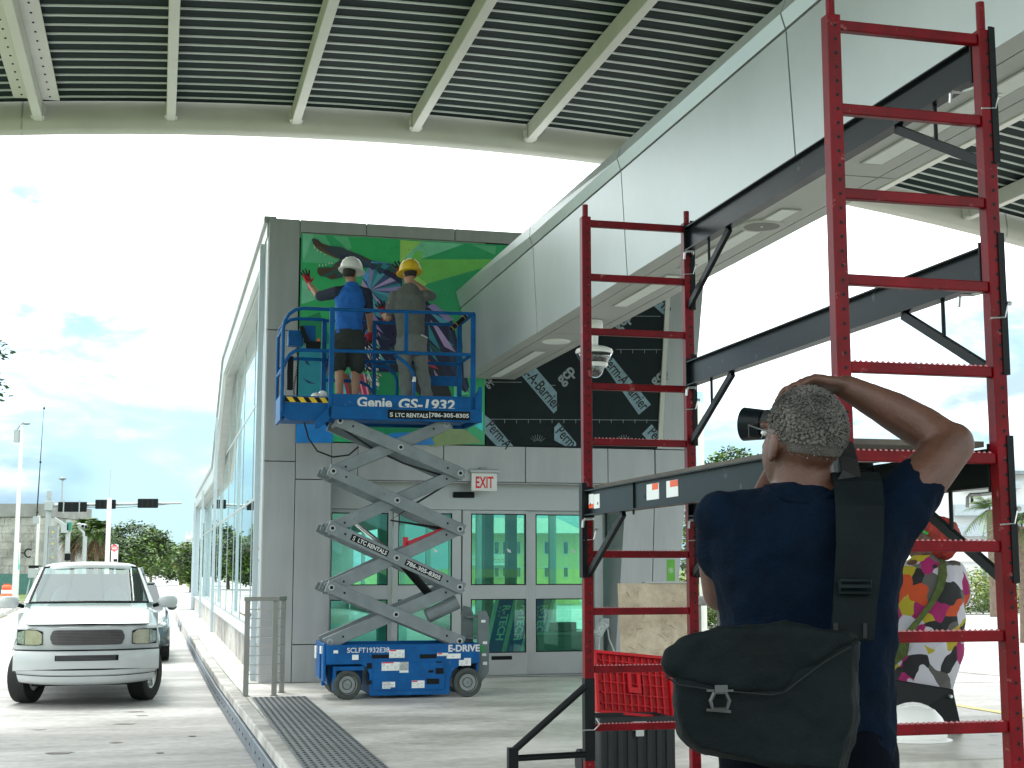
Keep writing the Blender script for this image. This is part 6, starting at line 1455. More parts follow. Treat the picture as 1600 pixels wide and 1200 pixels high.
for s in (-1, 1):
    fnb = (lambda a, s=s: (.795 + .0 * a, 1.005 - (.05 * abs(a) if True else 0)) )
    def lampf(a, x0, x1):
        return (.79 + .03 * (1 - a) * 0, 1.0)
    xa, xb, xc = s * .60, s * .825, s * .928
    tk.part('lamp_surround', patch(lambda a: (.795 + .05 * max(0, .2 - a) , .998 - .10 * max(0, .22 - a)), s * .592, s * .935, 0, 0, .006), M['black'])
    hl = tk.part('headlight', patch(lambda a: (.802 + .10 * max(0, .2 - a), .990 - .16 * max(0, .3 - a)), xa, xb, 0, 0, .012), mat('headlight_yellowed', (0.42, 0.41, 0.30), 0.18, 0.3, 0.12, 14, coat=1.0))
    tk.part('corner_lamp', patch(lambda a: (.802 + .02 * a, .990 - .03 * a), xb + s * .006, xc, 0, 0, .012, 8), mat('corner_lamp_clear', (0.30, 0.36, 0.35), 0.12, 0.4, 0.5, 30, coat=1.0), hl)
bpz = [(.725, .055), (.715, .02), (.68, .0), (.56, .0), (.50, .01), (.49, .035)]
m = MB(); vs = [(x * 1.0, yb(x) - .03 + o, z - .03 * (abs(x) / .97) ** 2 * (z < .6)) for z, o in bpz for x in XS]; n = len(XS)
m.add(vs, [(j * n + i, j * n + i + 1, (j + 1) * n + i + 1, (j + 1) * n + i) for j in range(len(bpz) - 1) for i in range(n - 1)])
bp_ = tk.part('bumper', m, M['carwhite'], ang=40)
vz = [(.485, .05), (.475, .015), (.42, .015), (.405, .03), (.395, .022), (.33, .03), (.30, .06), (.28, .14)]
m = MB(); vs = [(x * (.975 - .30 * (.49 - z)), yb(x) - .03 + o, z + .03 * abs(x) ** 3) for z, o in vz for x in XS]; m.add(vs, [(j * n + i, j * n + i + 1, (j + 1) * n + i + 1, (j + 1) * n + i) for j in range(len(vz) - 1) for i in range(n - 1)]); tk.part('valance', m, M['carwhite'], bp_, ang=40)
m = MB(); m.tube([(x, yb(x) - .012, .487) for x in XS], .007, 5); m.tube([(x * .97, yb(x) - .004, .40 + .03 * abs(x) ** 3) for x in XS], .005, 5); m.tube([(x * .985, yb(x) + .03, .732) for x in XS], .012, 5); tk.part('bumper_gap', m, M['black'], bp_)
m = MB(); vs = [(x * .43, yb(x * .43) - .036, z) for z in (.60, .672) for x in XS]; m.add(vs, [(i, i + 1, n + i + 1, n + i) for i in range(n - 1)]); sl_ = tk.part('bumper_slot', m, M['black'], bp_)
m = MB()
for z in (.615, .63, .645, .66): m.tube([(x * .42, yb(x * .42) - .038, z) for x in XS[::3]], .003, 4)
tk.part('slot_bar', m, MATS['grille_bar_grey'], sl_)
m = MB(); m.box(-.72, .72, .45, 1.4, .25, .34); m.box(-.70, .70, .5, 1.5, .34, .95); tk.part('underbody', m, M['black'])
# cab: roof, pillars, glass, dark inside
def ws(t, x): # windscreen surface, t 0 bottom .. 1 top
    return (x * (.84 - .17 * t), 1.50 - .22 * (1 - (x) ** 2) * (1 - .35 * t) + .62 * t + .10 * abs(x) ** 3 * 0, 1.325 + .49 * t + (.012 + .03 * t) * (1 - x * x))
X1 = [-1 + 2 * k / 16 for k in range(17)]
tk.part('windscreen', grid(lambda x, t: ws(t, x), X1, [0, .25, .5, .75, 1]), M['windscreen'], smooth=True)
m = MB(); m.tube([ws(0, x) for x in X1], .016, 6); m.tube([ws(1, x) for x in X1], .014, 6); m.tube([ws(k / 6, -1) for k in range(7)], .016, 6); m.tube([ws(k / 6, 1) for k in range(7)], .016, 6); tk.part('windscreen_seal', m, M['black'])
for s in (-1, 1):
    m = MB(); vs = []
    for k in range(7):
        t = k / 6; p = Vector(ws(t, s)); vs += [p + Vector((s * .008, -.006, 0)), p + Vector((s * .075 * (1 - t * .35), .05, -.0)), p + Vector((s * .07 * (1 - t * .35), .13, 0)), p + Vector((0, .08, 0))]
    m.add(vs, [(4 * k + j, 4 * k + (j + 1) % 4, 4 * k + 4 + (j + 1) % 4, 4 * k + 4 + j) for k in range(6) for j in range(4)]); tk.part('pillar', m, M['carwhite'], smooth=True)
    m = MB(); m.add([(s * .915, 1.68, 1.24), (s * .915, 2.85, 1.24), (s * .735, 2.80, 1.79), (s * .735, 2.22, 1.79)], [(0, 1, 2, 3)]); tk.part('side_window', m, M['windscreen'])
    m = MB(); m.bar((s * .92, 2.87, 1.22), (s * .735, 2.84, 1.81), .05, .09); tk.part('pillar', m, M['carwhite'])
    m = MB(); m.box(s * .90, s * .995, 1.6, 2.95, .40, 1.18); tk.part('door', m, M['carwhite'], bevel=.02)
    m = MB(); m.cyl((s * .93, 1.72, 1.27), (s * 1.03, 1.64, 1.30), .03, n=10); mr = tk.part('mirror_arm', m, M['black'])
    m = MB(); m.ell((s * 1.13, 1.62, 1.33), (.145, .075, .095), 18, 12); m.v = [(x, y, 1.33 + math.copysign(min(abs(z - 1.33) * 1.25, .085), z - 1.33)) for x, y, z in m.v]; tk.part('mirror', m, M['carwhite'], smooth=True)
    m = MB(); m.box(s * .93, s * .99, 3.0, 5.3, .5, 1.17); tk.part('bed_side', m, M['carwhite'], bevel=.03)
rs_ = [(1.79, 1.0, .0), (1.83, .985, .02), (1.86, .93, .07), (1.875, .80, .16), (1.881, .4, .4)]
m = MB(); rz = []
for z, f_, ins in rs_:
    ring_ = []
    for i in range(40):
        a = 2 * math.pi * i / 40; ca, sa = math.cos(a), math.sin(a); e = .5
        x = .70 * f_ * math.copysign(abs(ca) ** e, ca); y0_ = 2.52; y = y0_ + (.52 - ins * .8) * math.copysign(abs(sa) ** e, sa) - (.10 * (1 - (x / .7) ** 2) if sa < 0 else 0); ring_.append((x, y, z + .032 * (1 - (x / .7) ** 2) - .012))
    rz += ring_
m.add(rz, [(j * 40 + i, j * 40 + (i + 1) % 40, (j + 1) * 40 + (i + 1) % 40, (j + 1) * 40 + i) for j in range(4) for i in range(40)] + [tuple(range(160, 200))]); tk.part('roof', m, M['carwhite'], smooth=True)
m = MB(); m.box(-.86, .86, 1.62, 2.9, .5, 1.16); m.box(-.80, .80, 2.80, 2.84, 1.16, 1.72); tk.part('cab_interior', m, M['black'])
m = MB(); m.bar((0, 1.45, 1.18), (0, 1.75, 1.20), 1.6, .06); tk.part('dashboard', m, M['dark'])
m = MB(); m.ell((-.38, 2.4, 1.25), (.20, .08, .30), 12, 8); m.ell((.38, 2.4, 1.25), (.20, .08, .30), 12, 8); tk.part('seat', m, mat('seat_grey', (0.12, 0.13, 0.13), 0.9), smooth=True)
m = MB(); m.cyl((-.10, 2.02, 1.62), (.10, 2.02, 1.62), .03, n=8); tk.part('rear_mirror', m, M['black'])
m = MB(); m.box(-.93, .93, 2.95, 5.3, .45, .85); m.box(-.95, .95, 5.3, 5.36, .45, 1.17); tk.part('bed', m, M['carwhite'])
for x, y, a in ((-.80, .97, -24), (.80, .97, -24), (-.82, 4.3, 0), (.82, 4.3, 0)):
    s = 1 if x > 0 else -1; rot = Matrix.Rotation(R(a), 3, 'Z')
    def wmb(prof):
        q = MB(); q.lathe(prof, (0, 0, 0), 36, 'x', ends=False); q.v = [tuple(rot @ Vector((xx * s, yy, zz)) + Vector((x, y, .365))) for xx, yy, zz in q.v]; return q
    w_ = tk.part('wheel', wmb([(.0, .06), (.05, .075), (.06, .05), (.13, .045), (.17, .075), (.205, .10), (.215, .105), (.215, -.1), (.0, -.1)]), mat('alloy_rim', (0.5, 0.5, 0.47), 0.35, 0.5), ang=35)
    tk.part('tyre', wmb([(.21, -.125), (.33, -.135), (.362, -.115), (.368, -.06), (.368, .06), (.362, .115), (.33, .135), (.22, .125), (.205, .105)]), M['dark'], w_, ang=40)
    q = MB()
    for k in range(5):
        an = k * 2 * math.pi / 5; pts = [tuple(rot @ Vector((s * .085, math.cos(an) * r, math.sin(an) * r)) + Vector((x, y, .365))) for r in (.05, .19)]; q.bar(pts[0], pts[1], .05, .03, rot @ Vector((s, 0, 0)))
    tk.part('rim_spoke', q, M['chrome'], w_)

# ------------------------------------------------------------------ other cars
def car(name, label, cat, paint, wpos, rot, s=1.0):
    t = Thing(name, label, cat, local=True, world=wpos, rot=rot)
    prof = [(0, .45), (.02, .68), (.25, .80), (1.05, .95), (3.6, .98), (4.4, .95), (4.55, .75), (4.5, .4), (3.95, .3), (.6, .3), (.1, .3)]
    m = MB(); vs = []; secs = [(-.88, .10), (-.80, .0), (.80, 0), (.88, .10)]
    for x, ins in secs: vs += [(x, y + (ins if y < 2 else -ins), z - ins * .25 * (z > .6)) for y, z in prof]
    n = len(prof); m.add(vs, [(j * n + i, j * n + (i + 1) % n, (j + 1) * n + (i + 1) % n, (j + 1) * n + i) for j in range(3) for i in range(n)] + [tuple(range(n)), tuple(range(3 * n, 4 * n))]); t.part('body', m, paint, bevel=.05, ang=30)
    cab = [(1.1, .95), (1.85, 1.42), (3.1, 1.44), (3.9, .98)]; m = MB(); vs = []
    for x, f_ in ((-.78, 1), (.78, 1)): vs += [(x * (1 if z < 1.2 else .82), y, z) for y, z in cab]
    m.add(vs, [(0, 1, 2, 3), (7, 6, 5, 4)] + [(i, (i + 1) % 4, 4 + (i + 1) % 4, 4 + i) for i in range(4)]); t.part('window', m, mat('dark_car_glass', (0.02, 0.03, 0.035), 0.06, 0, 0.1, spec=0.9))
    m = MB(); m.box(-.62, .62, 1.9, 3.05, 1.432, 1.47); t.part('roof', m, paint, bevel=.02)
    for sx in (-1, 1):
        m = MB(); m.ell((sx * .66, .08, .70), (.17, .08, .075), 12, 8); t.part('headlight', m, M['chrome'], smooth=True)
        m = MB(); m.ell((sx * .95, 1.45, 1.0), (.10, .06, .07), 10, 6); t.part('mirror', m, paint, smooth=True)
        for y in (.85, 3.65):
            m = MB(); m.cyl((sx * .72, y, .32), (sx * .90, y, .32), .32, n=22); w = t.part('wheel', m, M['dark']); m = MB(); m.cyl((sx * .895, y, .32), (sx * .907, y, .32), .2, n=16); t.part('rim', m, M['chrome'], w)
    m = MB(); m.box(-.5, .5, -.005, .03, .48, .62); t.part('grille', m, M['black'])
    return t
q = at(187, 1040, 26.5); car('dark_car', 'dark green car half hidden behind the white pickup', 'car', mat('dark_green_paint', (0.03, 0.06, 0.065), 0.25, 0, 0.05, coat=1.0), Vector((q.x, q.y, LANE)), PHI + R(1))
q = at(-30, 915, 54); car('red_car', 'red car at the far left edge beyond the orange barrel', 'car', mat('red_car_paint', (0.42, 0.01, 0.03), 0.25, 0, 0.05, coat=1.0), Vector((q.x, q.y, LANE)), R(80))
# traffic barrel
q = at(10, 935, 63); t = Thing('traffic_barrel', 'orange and white striped traffic barrel left of the pickup mirror', 'barrel', local=True, world=Vector((q.x, q.y, LANE)))
m = MB(); m.lathe([(.36, 0), (.36, .06), (.30, .07)], n=22); t.part('base', m, M['dark'])
for k, (z0, z1, r0, r1) in enumerate(((.07, .26, .295, .285), (.26, .44, .275, .265), (.44, .62, .255, .245), (.62, .80, .235, .225), (.80, .98, .215, .205))):
    m = MB(); m.lathe([(r0, z0), (r1, z1)], n=22); t.part('band', m, M['orange'] if k % 2 == 0 else M['white'], smooth=True)
m = MB(); m.lathe([(.205, .98), (.15, 1.0), (0, 1.0)], n=22); m.box(-.14, .14, -.02, .02, 1.0, 1.06); t.part('handle', m, M['orange'])

# ------------------------------------------------------------------ vegetation
def leafmass(mb, blobs, n, size, rng, mats_n=3, flat=.4):
    tot = sum(b[1][0] * b[1][1] * b[1][2] for b in blobs)
    for c, r in blobs:
        k = int(n * r[0] * r[1] * r[2] / tot) + 1
        for i in range(k):
            d = Vector((rng.gauss(0, 1), rng.gauss(0, 1), rng.gauss(0, 1))).normalized(); rad = rng.uniform(.35, 1.0) ** .5
            lump = 1 + .30 * mnoise.noise(d * 2.3 + Vector(c))
            p = Vector(c) + Vector((d.x * r[0], d.y * r[1], d.z * r[2])) * rad * lump
            a = Vector((rng.gauss(0, 1), rng.gauss(0, 1), rng.gauss(0, flat))).normalized(); b = a.cross(Vector((rng.gauss(0, .6), rng.gauss(0, .6), 1))).normalized()
            s = size * rng.uniform(.6, 1.4); clump = mnoise.noise(p * (1.6 / max(r)) + Vector((3, 1, 7))) + rng.uniform(-.35, .35)
            mb.add([p - a * s, p + b * s * .55, p + a * s, p - b * s * .55], [(0, 1, 2, 3)], 0 if clump < -.12 else (1 if clump < .2 else 2))
LEAF = [M['leaf_d'], M['leaf_m'], M['leaf_l']]
def tree(name, label, wpos, h, blobs, n, size, seed, group=None, tr=.18):
    rng = random.Random(seed); t = Thing(name, label, 'tree', local=True, world=wpos, group=group)
    m = MB(); m.tube([(0, 0, -.05), (.05, .03, h * .25), (-.05, 0, h * .5), (.05, 0, h * .8)], [tr, tr * .8, tr * .6, tr * .25], 9)
    for c, r in blobs[:5]: m.tube([(0, 0, h * .3), (c[0] * .5, c[1] * .5, (h * .3 + c[2]) / 2 + .1), tuple(c)], [tr * .5, tr * .35, tr * .12], 6)
    t.part('trunk', m, M['bark']); m = MB(); leafmass(m, blobs, n, size, rng); t.part('crown', m, LEAF); return t
def gp(x, Y, z=LANE): q = at(x, 890, Y); return Vector((q.x, q.y, z))
# leaf sprays of a tree reaching in at the left edge
lt = at(-75, 560, 16); tree('overhanging_tree', 'leafy tree whose branch tips reach into the left edge', Vector((lt.x, lt.y, LANE)), 4.4, [((-.1, 0, 4.15), (.55, .5, .36)), ((.25, 0, 3.85), (.40, .4, .22)), ((.35, .1, 4.25), (.33, .3, .15)), ((-.7, 0, 4.2), (.8, .8, .8)), ((.28, 0, 4.5), (.25, .25, .2))], 5200, .035, 5)
# roadside trees beyond the crossing
specs = [(190, 118, 4.6, [((0, 0, 2.6), (2.6, 2.4, 1.9)), ((1.3, 0, 2.2), (2.0, 2, 1.6)), ((-1.2, 0, 2.0), (1.6, 1.6, 1.6))], 4200, .16, 'bright green bushy tree behind the do not enter sign'),
         (212, 140, 6.4, [((0, 0, 4.2), (3.6, 3, 2.2)), ((2.0, 0, 3.0), (2.2, 2.4, 2.2)), ((-2, 0, 3.4), (2.0, 2, 1.8))], 5200, .19, 'dark rounded tree right of the do not enter sign'),
         (236, 175, 6.5, [((0, 0, 3.8), (2.4, 2.6, 2.6)), ((.8, 0, 2.4), (2.0, 2, 1.9))], 3000, .2, 'dark tree at the left side of the distant road'),
         (283, 150, 4.6, [((0, 0, 2.4), (2.2, 2.2, 2.0)), ((1.8, 0, 2.6), (1.8, 1.8, 1.9)), ((-1.2, 0, 1.4), (1.2, 1.2, 1.1))], 3400, .18, 'rounded tree at the right side of the distant road'),
         (300, 105, 4.0, [((0, 0, 2.2), (1.4, 1.6, 1.7)), ((.8, 0, 1.6), (1.3, 1.3, 1.5))], 2600, .15, 'light green tree beside the end of the glass building')]
for x, Y, h, bl, n_, sz, lab in specs: tree('roadside_tree', lab, gp(x, Y), h, bl, n_, sz, int(x), 'trees along the distant road')
for k, (x, Y) in enumerate(((246, 320), (254, 380), (262, 300), (270, 260))): tree('distant_tree', ['smallest far tree at the left end of the road', 'far tree second from the left where the road ends', 'far tree third from the left where the road ends', 'far tree rightmost where the road ends'][k], gp(x, Y), 5, [((0, 0, 2.6), (2.8, 2.6, 2.2))], 500, .4, 40 + k, 'far trees where the road meets the horizon')
tree('background_tree', 'rounded leafy tree left of the photographer behind the beam', gp(1150, 60), 7.0, [((0, 0, 6.1), (1.2, 1.2, .75)), ((-.9, 0, 5.5), (.9, .9, .8)), ((.9, .2, 5.6), (1.0, 1, .8)), ((.3, 0, 4.4), (1.3, 1.2, 1.3))], 5200, .10, 71)
tree('background_tree', 'yellow green shrub tree seen between building and scaffold post', gp(1096, 46), 4.4, [((0, 0, 3.2), (.8, .8, 1.3)), ((.2, 0, 1.8), (.9, .9, 1.2))], 2600, .085, 72)
def palm(label, wpos, h, n, L_, seed, lean=(0, 0), skirt=False, group=None, name='palm_tree', fan=True):
    rng = random.Random(seed); t = Thing(name, label, 'palm tree', local=True, world=wpos, group=group)
    m = MB(); pts = [(lean[0] * (k / 6) ** 2, lean[1] * (k / 6) ** 2, h * k / 6) for k in range(7)]; m.tube(pts, [.17, .15, .14, .14, .14, .15, .12], 10); t.part('trunk', m, M['bark'])
    top = Vector(pts[-1]); m = MB(); br = MB()
    for i in range(n):
        az = rng.uniform(0, 2 * math.pi); el = rng.uniform(-1.2 if skirt else -.55, 1.25); d = Vector((math.cos(az) * math.cos(el), math.sin(az) * math.cos(el), math.sin(el)))
        dead = skirt and el < -.25; tgt = br if dead else m; L2 = L_ * rng.uniform(.75, 1.1) * (.9 if dead else 1)
        prev = top; sd = d.cross(Vector((0, 0, 1))).normalized(); S = 9
        for k in range(1, S + 1):
            f_ = k / S; p = top + d * (L2 * f_) + Vector((0, 0, -L2 * .55 * f_ ** 2 * (1 if not dead else .8)))
            dirv = (p - prev).normalized(); w = L2 * .34 * math.sin(math.pi * min(1, f_ * .85 + .15)) * (1 if not fan else 1)
            if k > 1:
                for sg in (-1, 1):
                    for jj in range(2):
                        base = prev.lerp(p, jj * .5); tip = base + (sd * sg * .8 + dirv * .65 + Vector((0, 0, -.35))).normalized() * w * rng.uniform(.8, 1.15); ww = dirv * L2 * .016
                        tgt.add([base - ww, base + ww, tip], [(0, 1, 2)], 0 if dead else rng.choice((0, 1, 1, 2)))
            tgt.add([prev - sd * .012, prev + sd * .012, p + sd * .008, p - sd * .008], [(0, 1, 2, 3)], 0)
            prev = p
    t.part('frond', m, LEAF)
    if br.v: t.part('dead_frond', br, [M['palm_brown']])
    return t
gpal = 'shaggy palms beside the grey wall'
for k, (x, Y, h, L_, sx, lab) in enumerate(((113, 93, 4.1, 1.5, 1, 'leftmost shaggy palm behind the signal pole'), (133, 92, 4.3, 1.7, 1, 'broad shaggy palm between the two camera poles'), (150, 91, 4.1, 1.7, 1, 'rightmost shaggy palm with hanging brown fronds'))):
    palm(lab, gp(x, Y), h, 260, L_, 80 + k, skirt=True, group=gpal)
palm('feathery palm beside the right scaffold post', gp(1600, 34), 2.75, 26, 1.15, 90, group='palms by the white building'); palm('drooping palm left of the right scaffold post', gp(1551, 52), 3.9, 26, 1.5, 91, group='palms by the white building')
palm('low palm fronds behind the woman with red hair', gp(1408, 40), 1.5, 20, .8, 92, group='palms by the white building')
for k, (x, Y, w, lab) in enumerate(((1085, 42, 1.1, 'yellow green bush beside the end wall of the building'), (1115, 44, 1.2, 'yellow green bush behind the concrete frame'), (1400, 48, 1.6, 'leafy bush behind the photographer'), (1500, 55, 1.9, 'yellow green bush in front of the white fence'), (1545, 58, 1.8, 'pale green bush at the fence beside the scaffold'), (1600, 57, 1.8, 'green bush at the right edge by the fence'))):
    rng = random.Random(200 + k); b = gp(x, Y); m = MB(); leafmass(m, [((0, 0, .75), (w, .8, .95)), ((w * .5, 0, .9), (w * .7, .7, .9)), ((-w * .5, .1, .6), (w * .6, .7, .8))], 2200, .075, rng); single('bush', m, [M['leaf_m'], M['leaf_l'], mat('leaf_yellow', (0.24, 0.27, 0.05), 0.6)], lab, 'bush', world=b, group='bushes along the fence')
for k, (x, Y, w, h, lab) in enumerate(((100, 112, 2.2, 4.2, 'dark tree mass behind the leftmost palm'), (122, 112, 2.2, 4.6, 'dark tree mass behind the two camera poles'), (146, 112, 2.4, 4.4, 'dark tree mass behind the rightmost palm'))):
    tree('roadside_tree', lab, gp(x, Y), h, [((0, 0, h * .55), (w, 1.6, h * .45)), ((.8, 0, h * .4), (w * .7, 1.4, h * .35))], 2600, .17, 300 + k, 'dark trees behind the palms')
# grass tufts on the verge
gm = MB(); rg = random.Random(6)
for k in range(5200):
    u = rg.uniform(-14, -7.35); v = rg.uniform(31, 43.5)
    if u > -6.7 - .03 * (v - 30) - .45: continue
    p = Vector((u, v, -.32)); a = rg.uniform(0, 6.28); L2 = rg.uniform(.05, .16); gm.add([p + Vector((math.cos(a) * .012, math.sin(a) * .012, 0)), p - Vector((math.cos(a) * .012, math.sin(a) * .012, 0)), p + Vector((rg.uniform(-.05, .05), rg.uniform(-.05, .05), L2))], [(0, 1, 2)], rg.choice((0, 1, 1)))
struct('grass_tufts', gm, [M['leaf_m'], M['leaf_l']], 'stuff')

# ------------------------------------------------------------------ street furniture on the left
def pole(name, label, cat, x, Y, ytop, r, m_='galv', r1=None, group=None):
    b = gp(x, Y); top = at(x, ytop, Y).z - LANE; t = Thing(name, label, cat, local=True, world=b, group=group); t.h = top; t.Y = Y; t.b = b
    m = MB(); m.cyl((0, 0, 0), (0, 0, top), r, r1 or r, 12); m.box(-r * 1.6, r * 1.6, -r * 1.6, r * 1.6, 0, .06); t.part('pole', m, M[m_], smooth=False, ang=40); return t
def rel(t, x, y): return at(x, y, t.Y) - t.b
t = pole('traffic_signal', 'long mast arm with black signal backs over the crossing', 'traffic light', 72, 95, 768, .24, r1=.17)
m = MB(); a, b = rel(t, 76, 790), rel(t, 284, 786); m.cyl(a, b, .13, .07, 12); arm = t.part('mast_arm', m, M['galv'], ang=40)
m = MB(); c = rel(t, 78, 790); m.box(c.x - .28, c.x + .28, -.28, .28, c.z - .35, c.z + .3); t.part('arm_clamp', m, M['galv'], bevel=.03)
m = MB(); tp = t.h; m.tube([(0, 0, tp), (.05, 0, tp + .02)], .17, 10); m.tube([(-.17, -.1, tp - .3), (.1, -.18, tp - .5), (.19, 0, tp - .7), (-.1, -.17, tp - .9)], .02, 5); t.part('cap', m, mat('tape_blue', (0.25, 0.36, 0.42), 0.6))
for x0, x1, y0, y1 in ((93, 138, 784.5, 800), (151, 183, 781, 795.5), (217, 249, 779.5, 794)):
    a, b = rel(t, x0, y1), rel(t, x1, y0); m = MB(); m.box(a.x, b.x, -.42, -.20, a.z, b.z); hd = t.part('signal_head', m, M['black'], arm, bevel=.05)
    m = MB()
    for k in range(1, 4): x = a.x + (b.x - a.x) * k / 4; m.box(x - .015, x + .015, -.435, -.4205, a.z + .05, b.z - .05)
    t.part('housing_seam', m, M['dark'], arm)
m = MB()
for x in (102.5, 127): a = rel(t, x, 802); b = rel(t, x, 782); m.box(a.x - .035, a.x + .035, -.50, -.44, a.z, b.z)
t.part('sign_strap', m, M['galv'], arm)
m = MB(); m.tube([rel(t, x, y) for x, y in ((100, 788), (140, 793), (190, 793), (240, 790), (284, 786))], .018, 5); t.part('span_cable', m, M['dark'], arm)
t = pole('street_lamp', 'tall white street lamp with a single curved arm', 'street lamp', 24, 80, 664, .14, 'white', .10)
m = MB(); m.tube([rel(t, 26, 672), rel(t, 30, 666), rel(t, 35, 661), rel(t, 38, 660)], .05, 8); t.part('lamp_arm', m, M['galv']); m = MB(); m.ell(rel(t, 41.5, 662), (.24, .12, .07), 12, 8); t.part('lamp_head', m, M['liftgrey'], smooth=True)
m = MB(); a = rel(t, 26.3, 680); m.cyl(a - Vector((0, 0, .4)), a + Vector((0, 0, .3)), .17, n=10); t.part('collar', m, M['galv'])
t = pole('antenna_mast', 'very thin tall antenna whip on a short white pole', 'antenna', 57, 90, 806, .10, 'white')
m = MB(); m.tube([rel(t, 57.5, 806), rel(t, 63, 722), rel(t, 69, 630)], [.05, .03, .012], 6); t.part('whip', m, M['dark']); m = MB()
for x, y in ((63.2, 722), (58.8, 800), (69, 638)): m.ell(rel(t, x, y), (.07, .07, .09), 8, 6)
t.part('joint', m, M['dark']); m = MB(); a = rel(t, 57, 812); m.box(a.x - .2, a.x + .2, -.1, .1, a.z - .25, a.z + .2); t.part('bracket', m, M['galv'])
m = MB(); a, b = rel(t, 46, 861), rel(t, 62, 857); m.bar(a, b, .04, .04); t.part('cross_arm', m, M['galv'])
m = MB(); c = rel(t, 44.5, 864); pts = [c + Vector((.24 * math.cos(a_), 0, .26 * math.sin(a_))) for a_ in [R(40 + 24 * k) for k in range(12)]]; m.tube(pts, .05, 8); m.tube([c + Vector((-.28, 0, 0)), c + Vector((-.45, 0, .02))], .045, 8); t.part('hook_ring', m, M['black'])
t = pole('camera_pole', 'pale pole with slanted camera arm and a green signal box', 'pole', 104, 84, 812, .14)
m = MB(); m.bar(rel(t, 85, 810), rel(t, 103, 822), .16, .16); m.box(*(lambda c: (c.x - .22, c.x + .22, -.25, .1, c.z - .25, c.z + .25))(rel(t, 103, 826))); t.part('camera_arm', m, M['galv'])
m = MB(); c = rel(t, 109.5, 823); m.box(c.x - .13, c.x + .13, -.25, -.05, c.z - .24, c.z + .26); t.part('signal_box', m, mat('signal_green', (0.02, 0.18, 0.13), 0.4), bevel=.02)
m = MB(); c = rel(t, 107.5, 870); m.box(c.x - .17, c.x + .17, -.3, -.05, c.z - .22, c.z + .2); t.part('push_box', m, M['black'], bevel=.03)
t = pole('camera_pole', 'second pale pole with a camera cluster bent to the left', 'pole', 131, 88, 838, .13)
m = MB(); m.tube([rel(t, 131, 838), rel(t, 131, 833), rel(t, 122, 822)], .08, 8); t.part('camera_arm', m, M['galv'])
m = MB(); c = rel(t, 129, 822); m.ell(c, (.32, .15, .16), 10, 6); m.ell(c + Vector((-.2, -.05, .12)), (.18, .1, .08), 10, 6); t.part('camera', m, M['galv'], smooth=True); m = MB(); m.ell(c + Vector((.05, -.14, .0)), (.10, .06, .10), 8, 6); m.ell(c + Vector((.25, -.1, -.05)), (.08, .06, .13), 8, 6); t.part('lens', m, M['black'], smooth=True)
t = pole('thin_pole', 'thin grey pole with a small sensor head', 'pole', 92, 110, 750, .06); m = MB(); m.ell((0, 0, t.h + .1), (.22, .22, .14), 10, 6); m.box(-.3, .3, -.05, .05, t.h + .05, t.h + .12); t.part('sensor_head', m, M['liftgrey'])
t = pole('white_pole', 'plain white pole left of the do not enter sign', 'pole', 167, 80, 778, .13, 'white'); m = MB(); m.cyl((0, 0, t.h), (0, 0, t.h + 1.6), .02, n=6); t.part('rod', m, M['galv'])
t = pole('no_entry_sign', 'white board with round red DO NOT ENTER sign', 'sign', 179.5, 70, 850, .05)
a, b = rel(t, 174, 878), rel(t, 185.5, 851); m = MB(); m.box(a.x, b.x, -.08, -.05, a.z, b.z); bdp = t.part('board', m, M['hatwhite'])
c = rel(t, 179.6, 856.5); m = MB(); m.cyl((c.x, -.083, c.z), (c.x, -.0805, c.z), .175, n=28); dk = t.part('disc', m, M['signred'], bdp)
m = MB(); m.box(c.x - .13, c.x + .13, -.0855, -.0832, c.z - .028, c.z + .028); m.text('DO NOT', (c.x, -.0855, c.z + .055), (1, 0, 0), (0, 0, 1), .085, 'CENTER', .01); m.text('ENTER', (c.x, -.0855, c.z - .115), (1, 0, 0), (0, 0, 1), .085, 'CENTER', .01); t.part('lettering', m, M['white'], dk)
m = MB(); a, b = rel(t, 178, 877.5), rel(t, 184, 873.5); m.box(a.x, b.x, -.084, -.0805, a.z, b.z); t.part('dark_plate', m, M['black'], bdp)
t = pole('marker_post', 'thin white marker post with a turquoise and orange band', 'post', 29, 86, 848, .06, 'white')
m = MB(); a, b = rel(t, 29, 890), rel(t, 29, 862); m.cyl(a, b, .075, n=10); t.part('band', m, mat('turquoise_band', (0.12, 0.5, 0.42), 0.5)); m = MB(); a, b = rel(t, 29, 861), rel(t, 29, 853); m.cyl(a, b, .075, n=10); t.part('band', m, M['orange'])
# utility boxes
q = gp(83, 88); t = Thing('utility_cabinet', 'tall stack of grey panels with yellow round emblems', 'cabinet', local=True, world=q)
def rl(x, y): return at(x, y, 88) - q
m = MB()
for x in (74.5, 91): a = rl(x, 822); m.box(a.x - .05, a.x + .05, -.05, .05, 0, a.z)
t.part('frame_post', m, M['galv'])
for y0, y1 in ((822, 841), (842.5, 856.5), (858, 884)):
    a, b = rl(76, y1), rl(90, y0); m = MB(); m.box(a.x, b.x, -.08, .08, a.z, b.z); p = t.part('panel', m, mat('cabinet_panel', (0.22, 0.24, 0.24), 0.6, 0, 0.2)); m = MB(); c = (a + b) / 2; m.cyl((c.x, -.088, c.z), (c.x, -.081, c.z), .055, n=12); t.part('emblem', m, M['yellow'], p)
q = gp(53, 84); t = Thing('control_cabinet', 'white control cabinet on splayed legs by the grass', 'cabinet', local=True, world=q)
def rl(x, y): return at(x, y, 84) - q
a, b = rl(45, 903), rl(61, 889); m = MB(); m.box(a.x, b.x, -.2, .2, a.z, b.z); t.part('box', m, M['galv'], bevel=.02)
m = MB(); c = rl(46, 885); d = rl(62, 885); m.box(c.x, d.x, -.15, .15, c.z - .1, c.z + .06); t.part('dark_cover', m, M['black'])
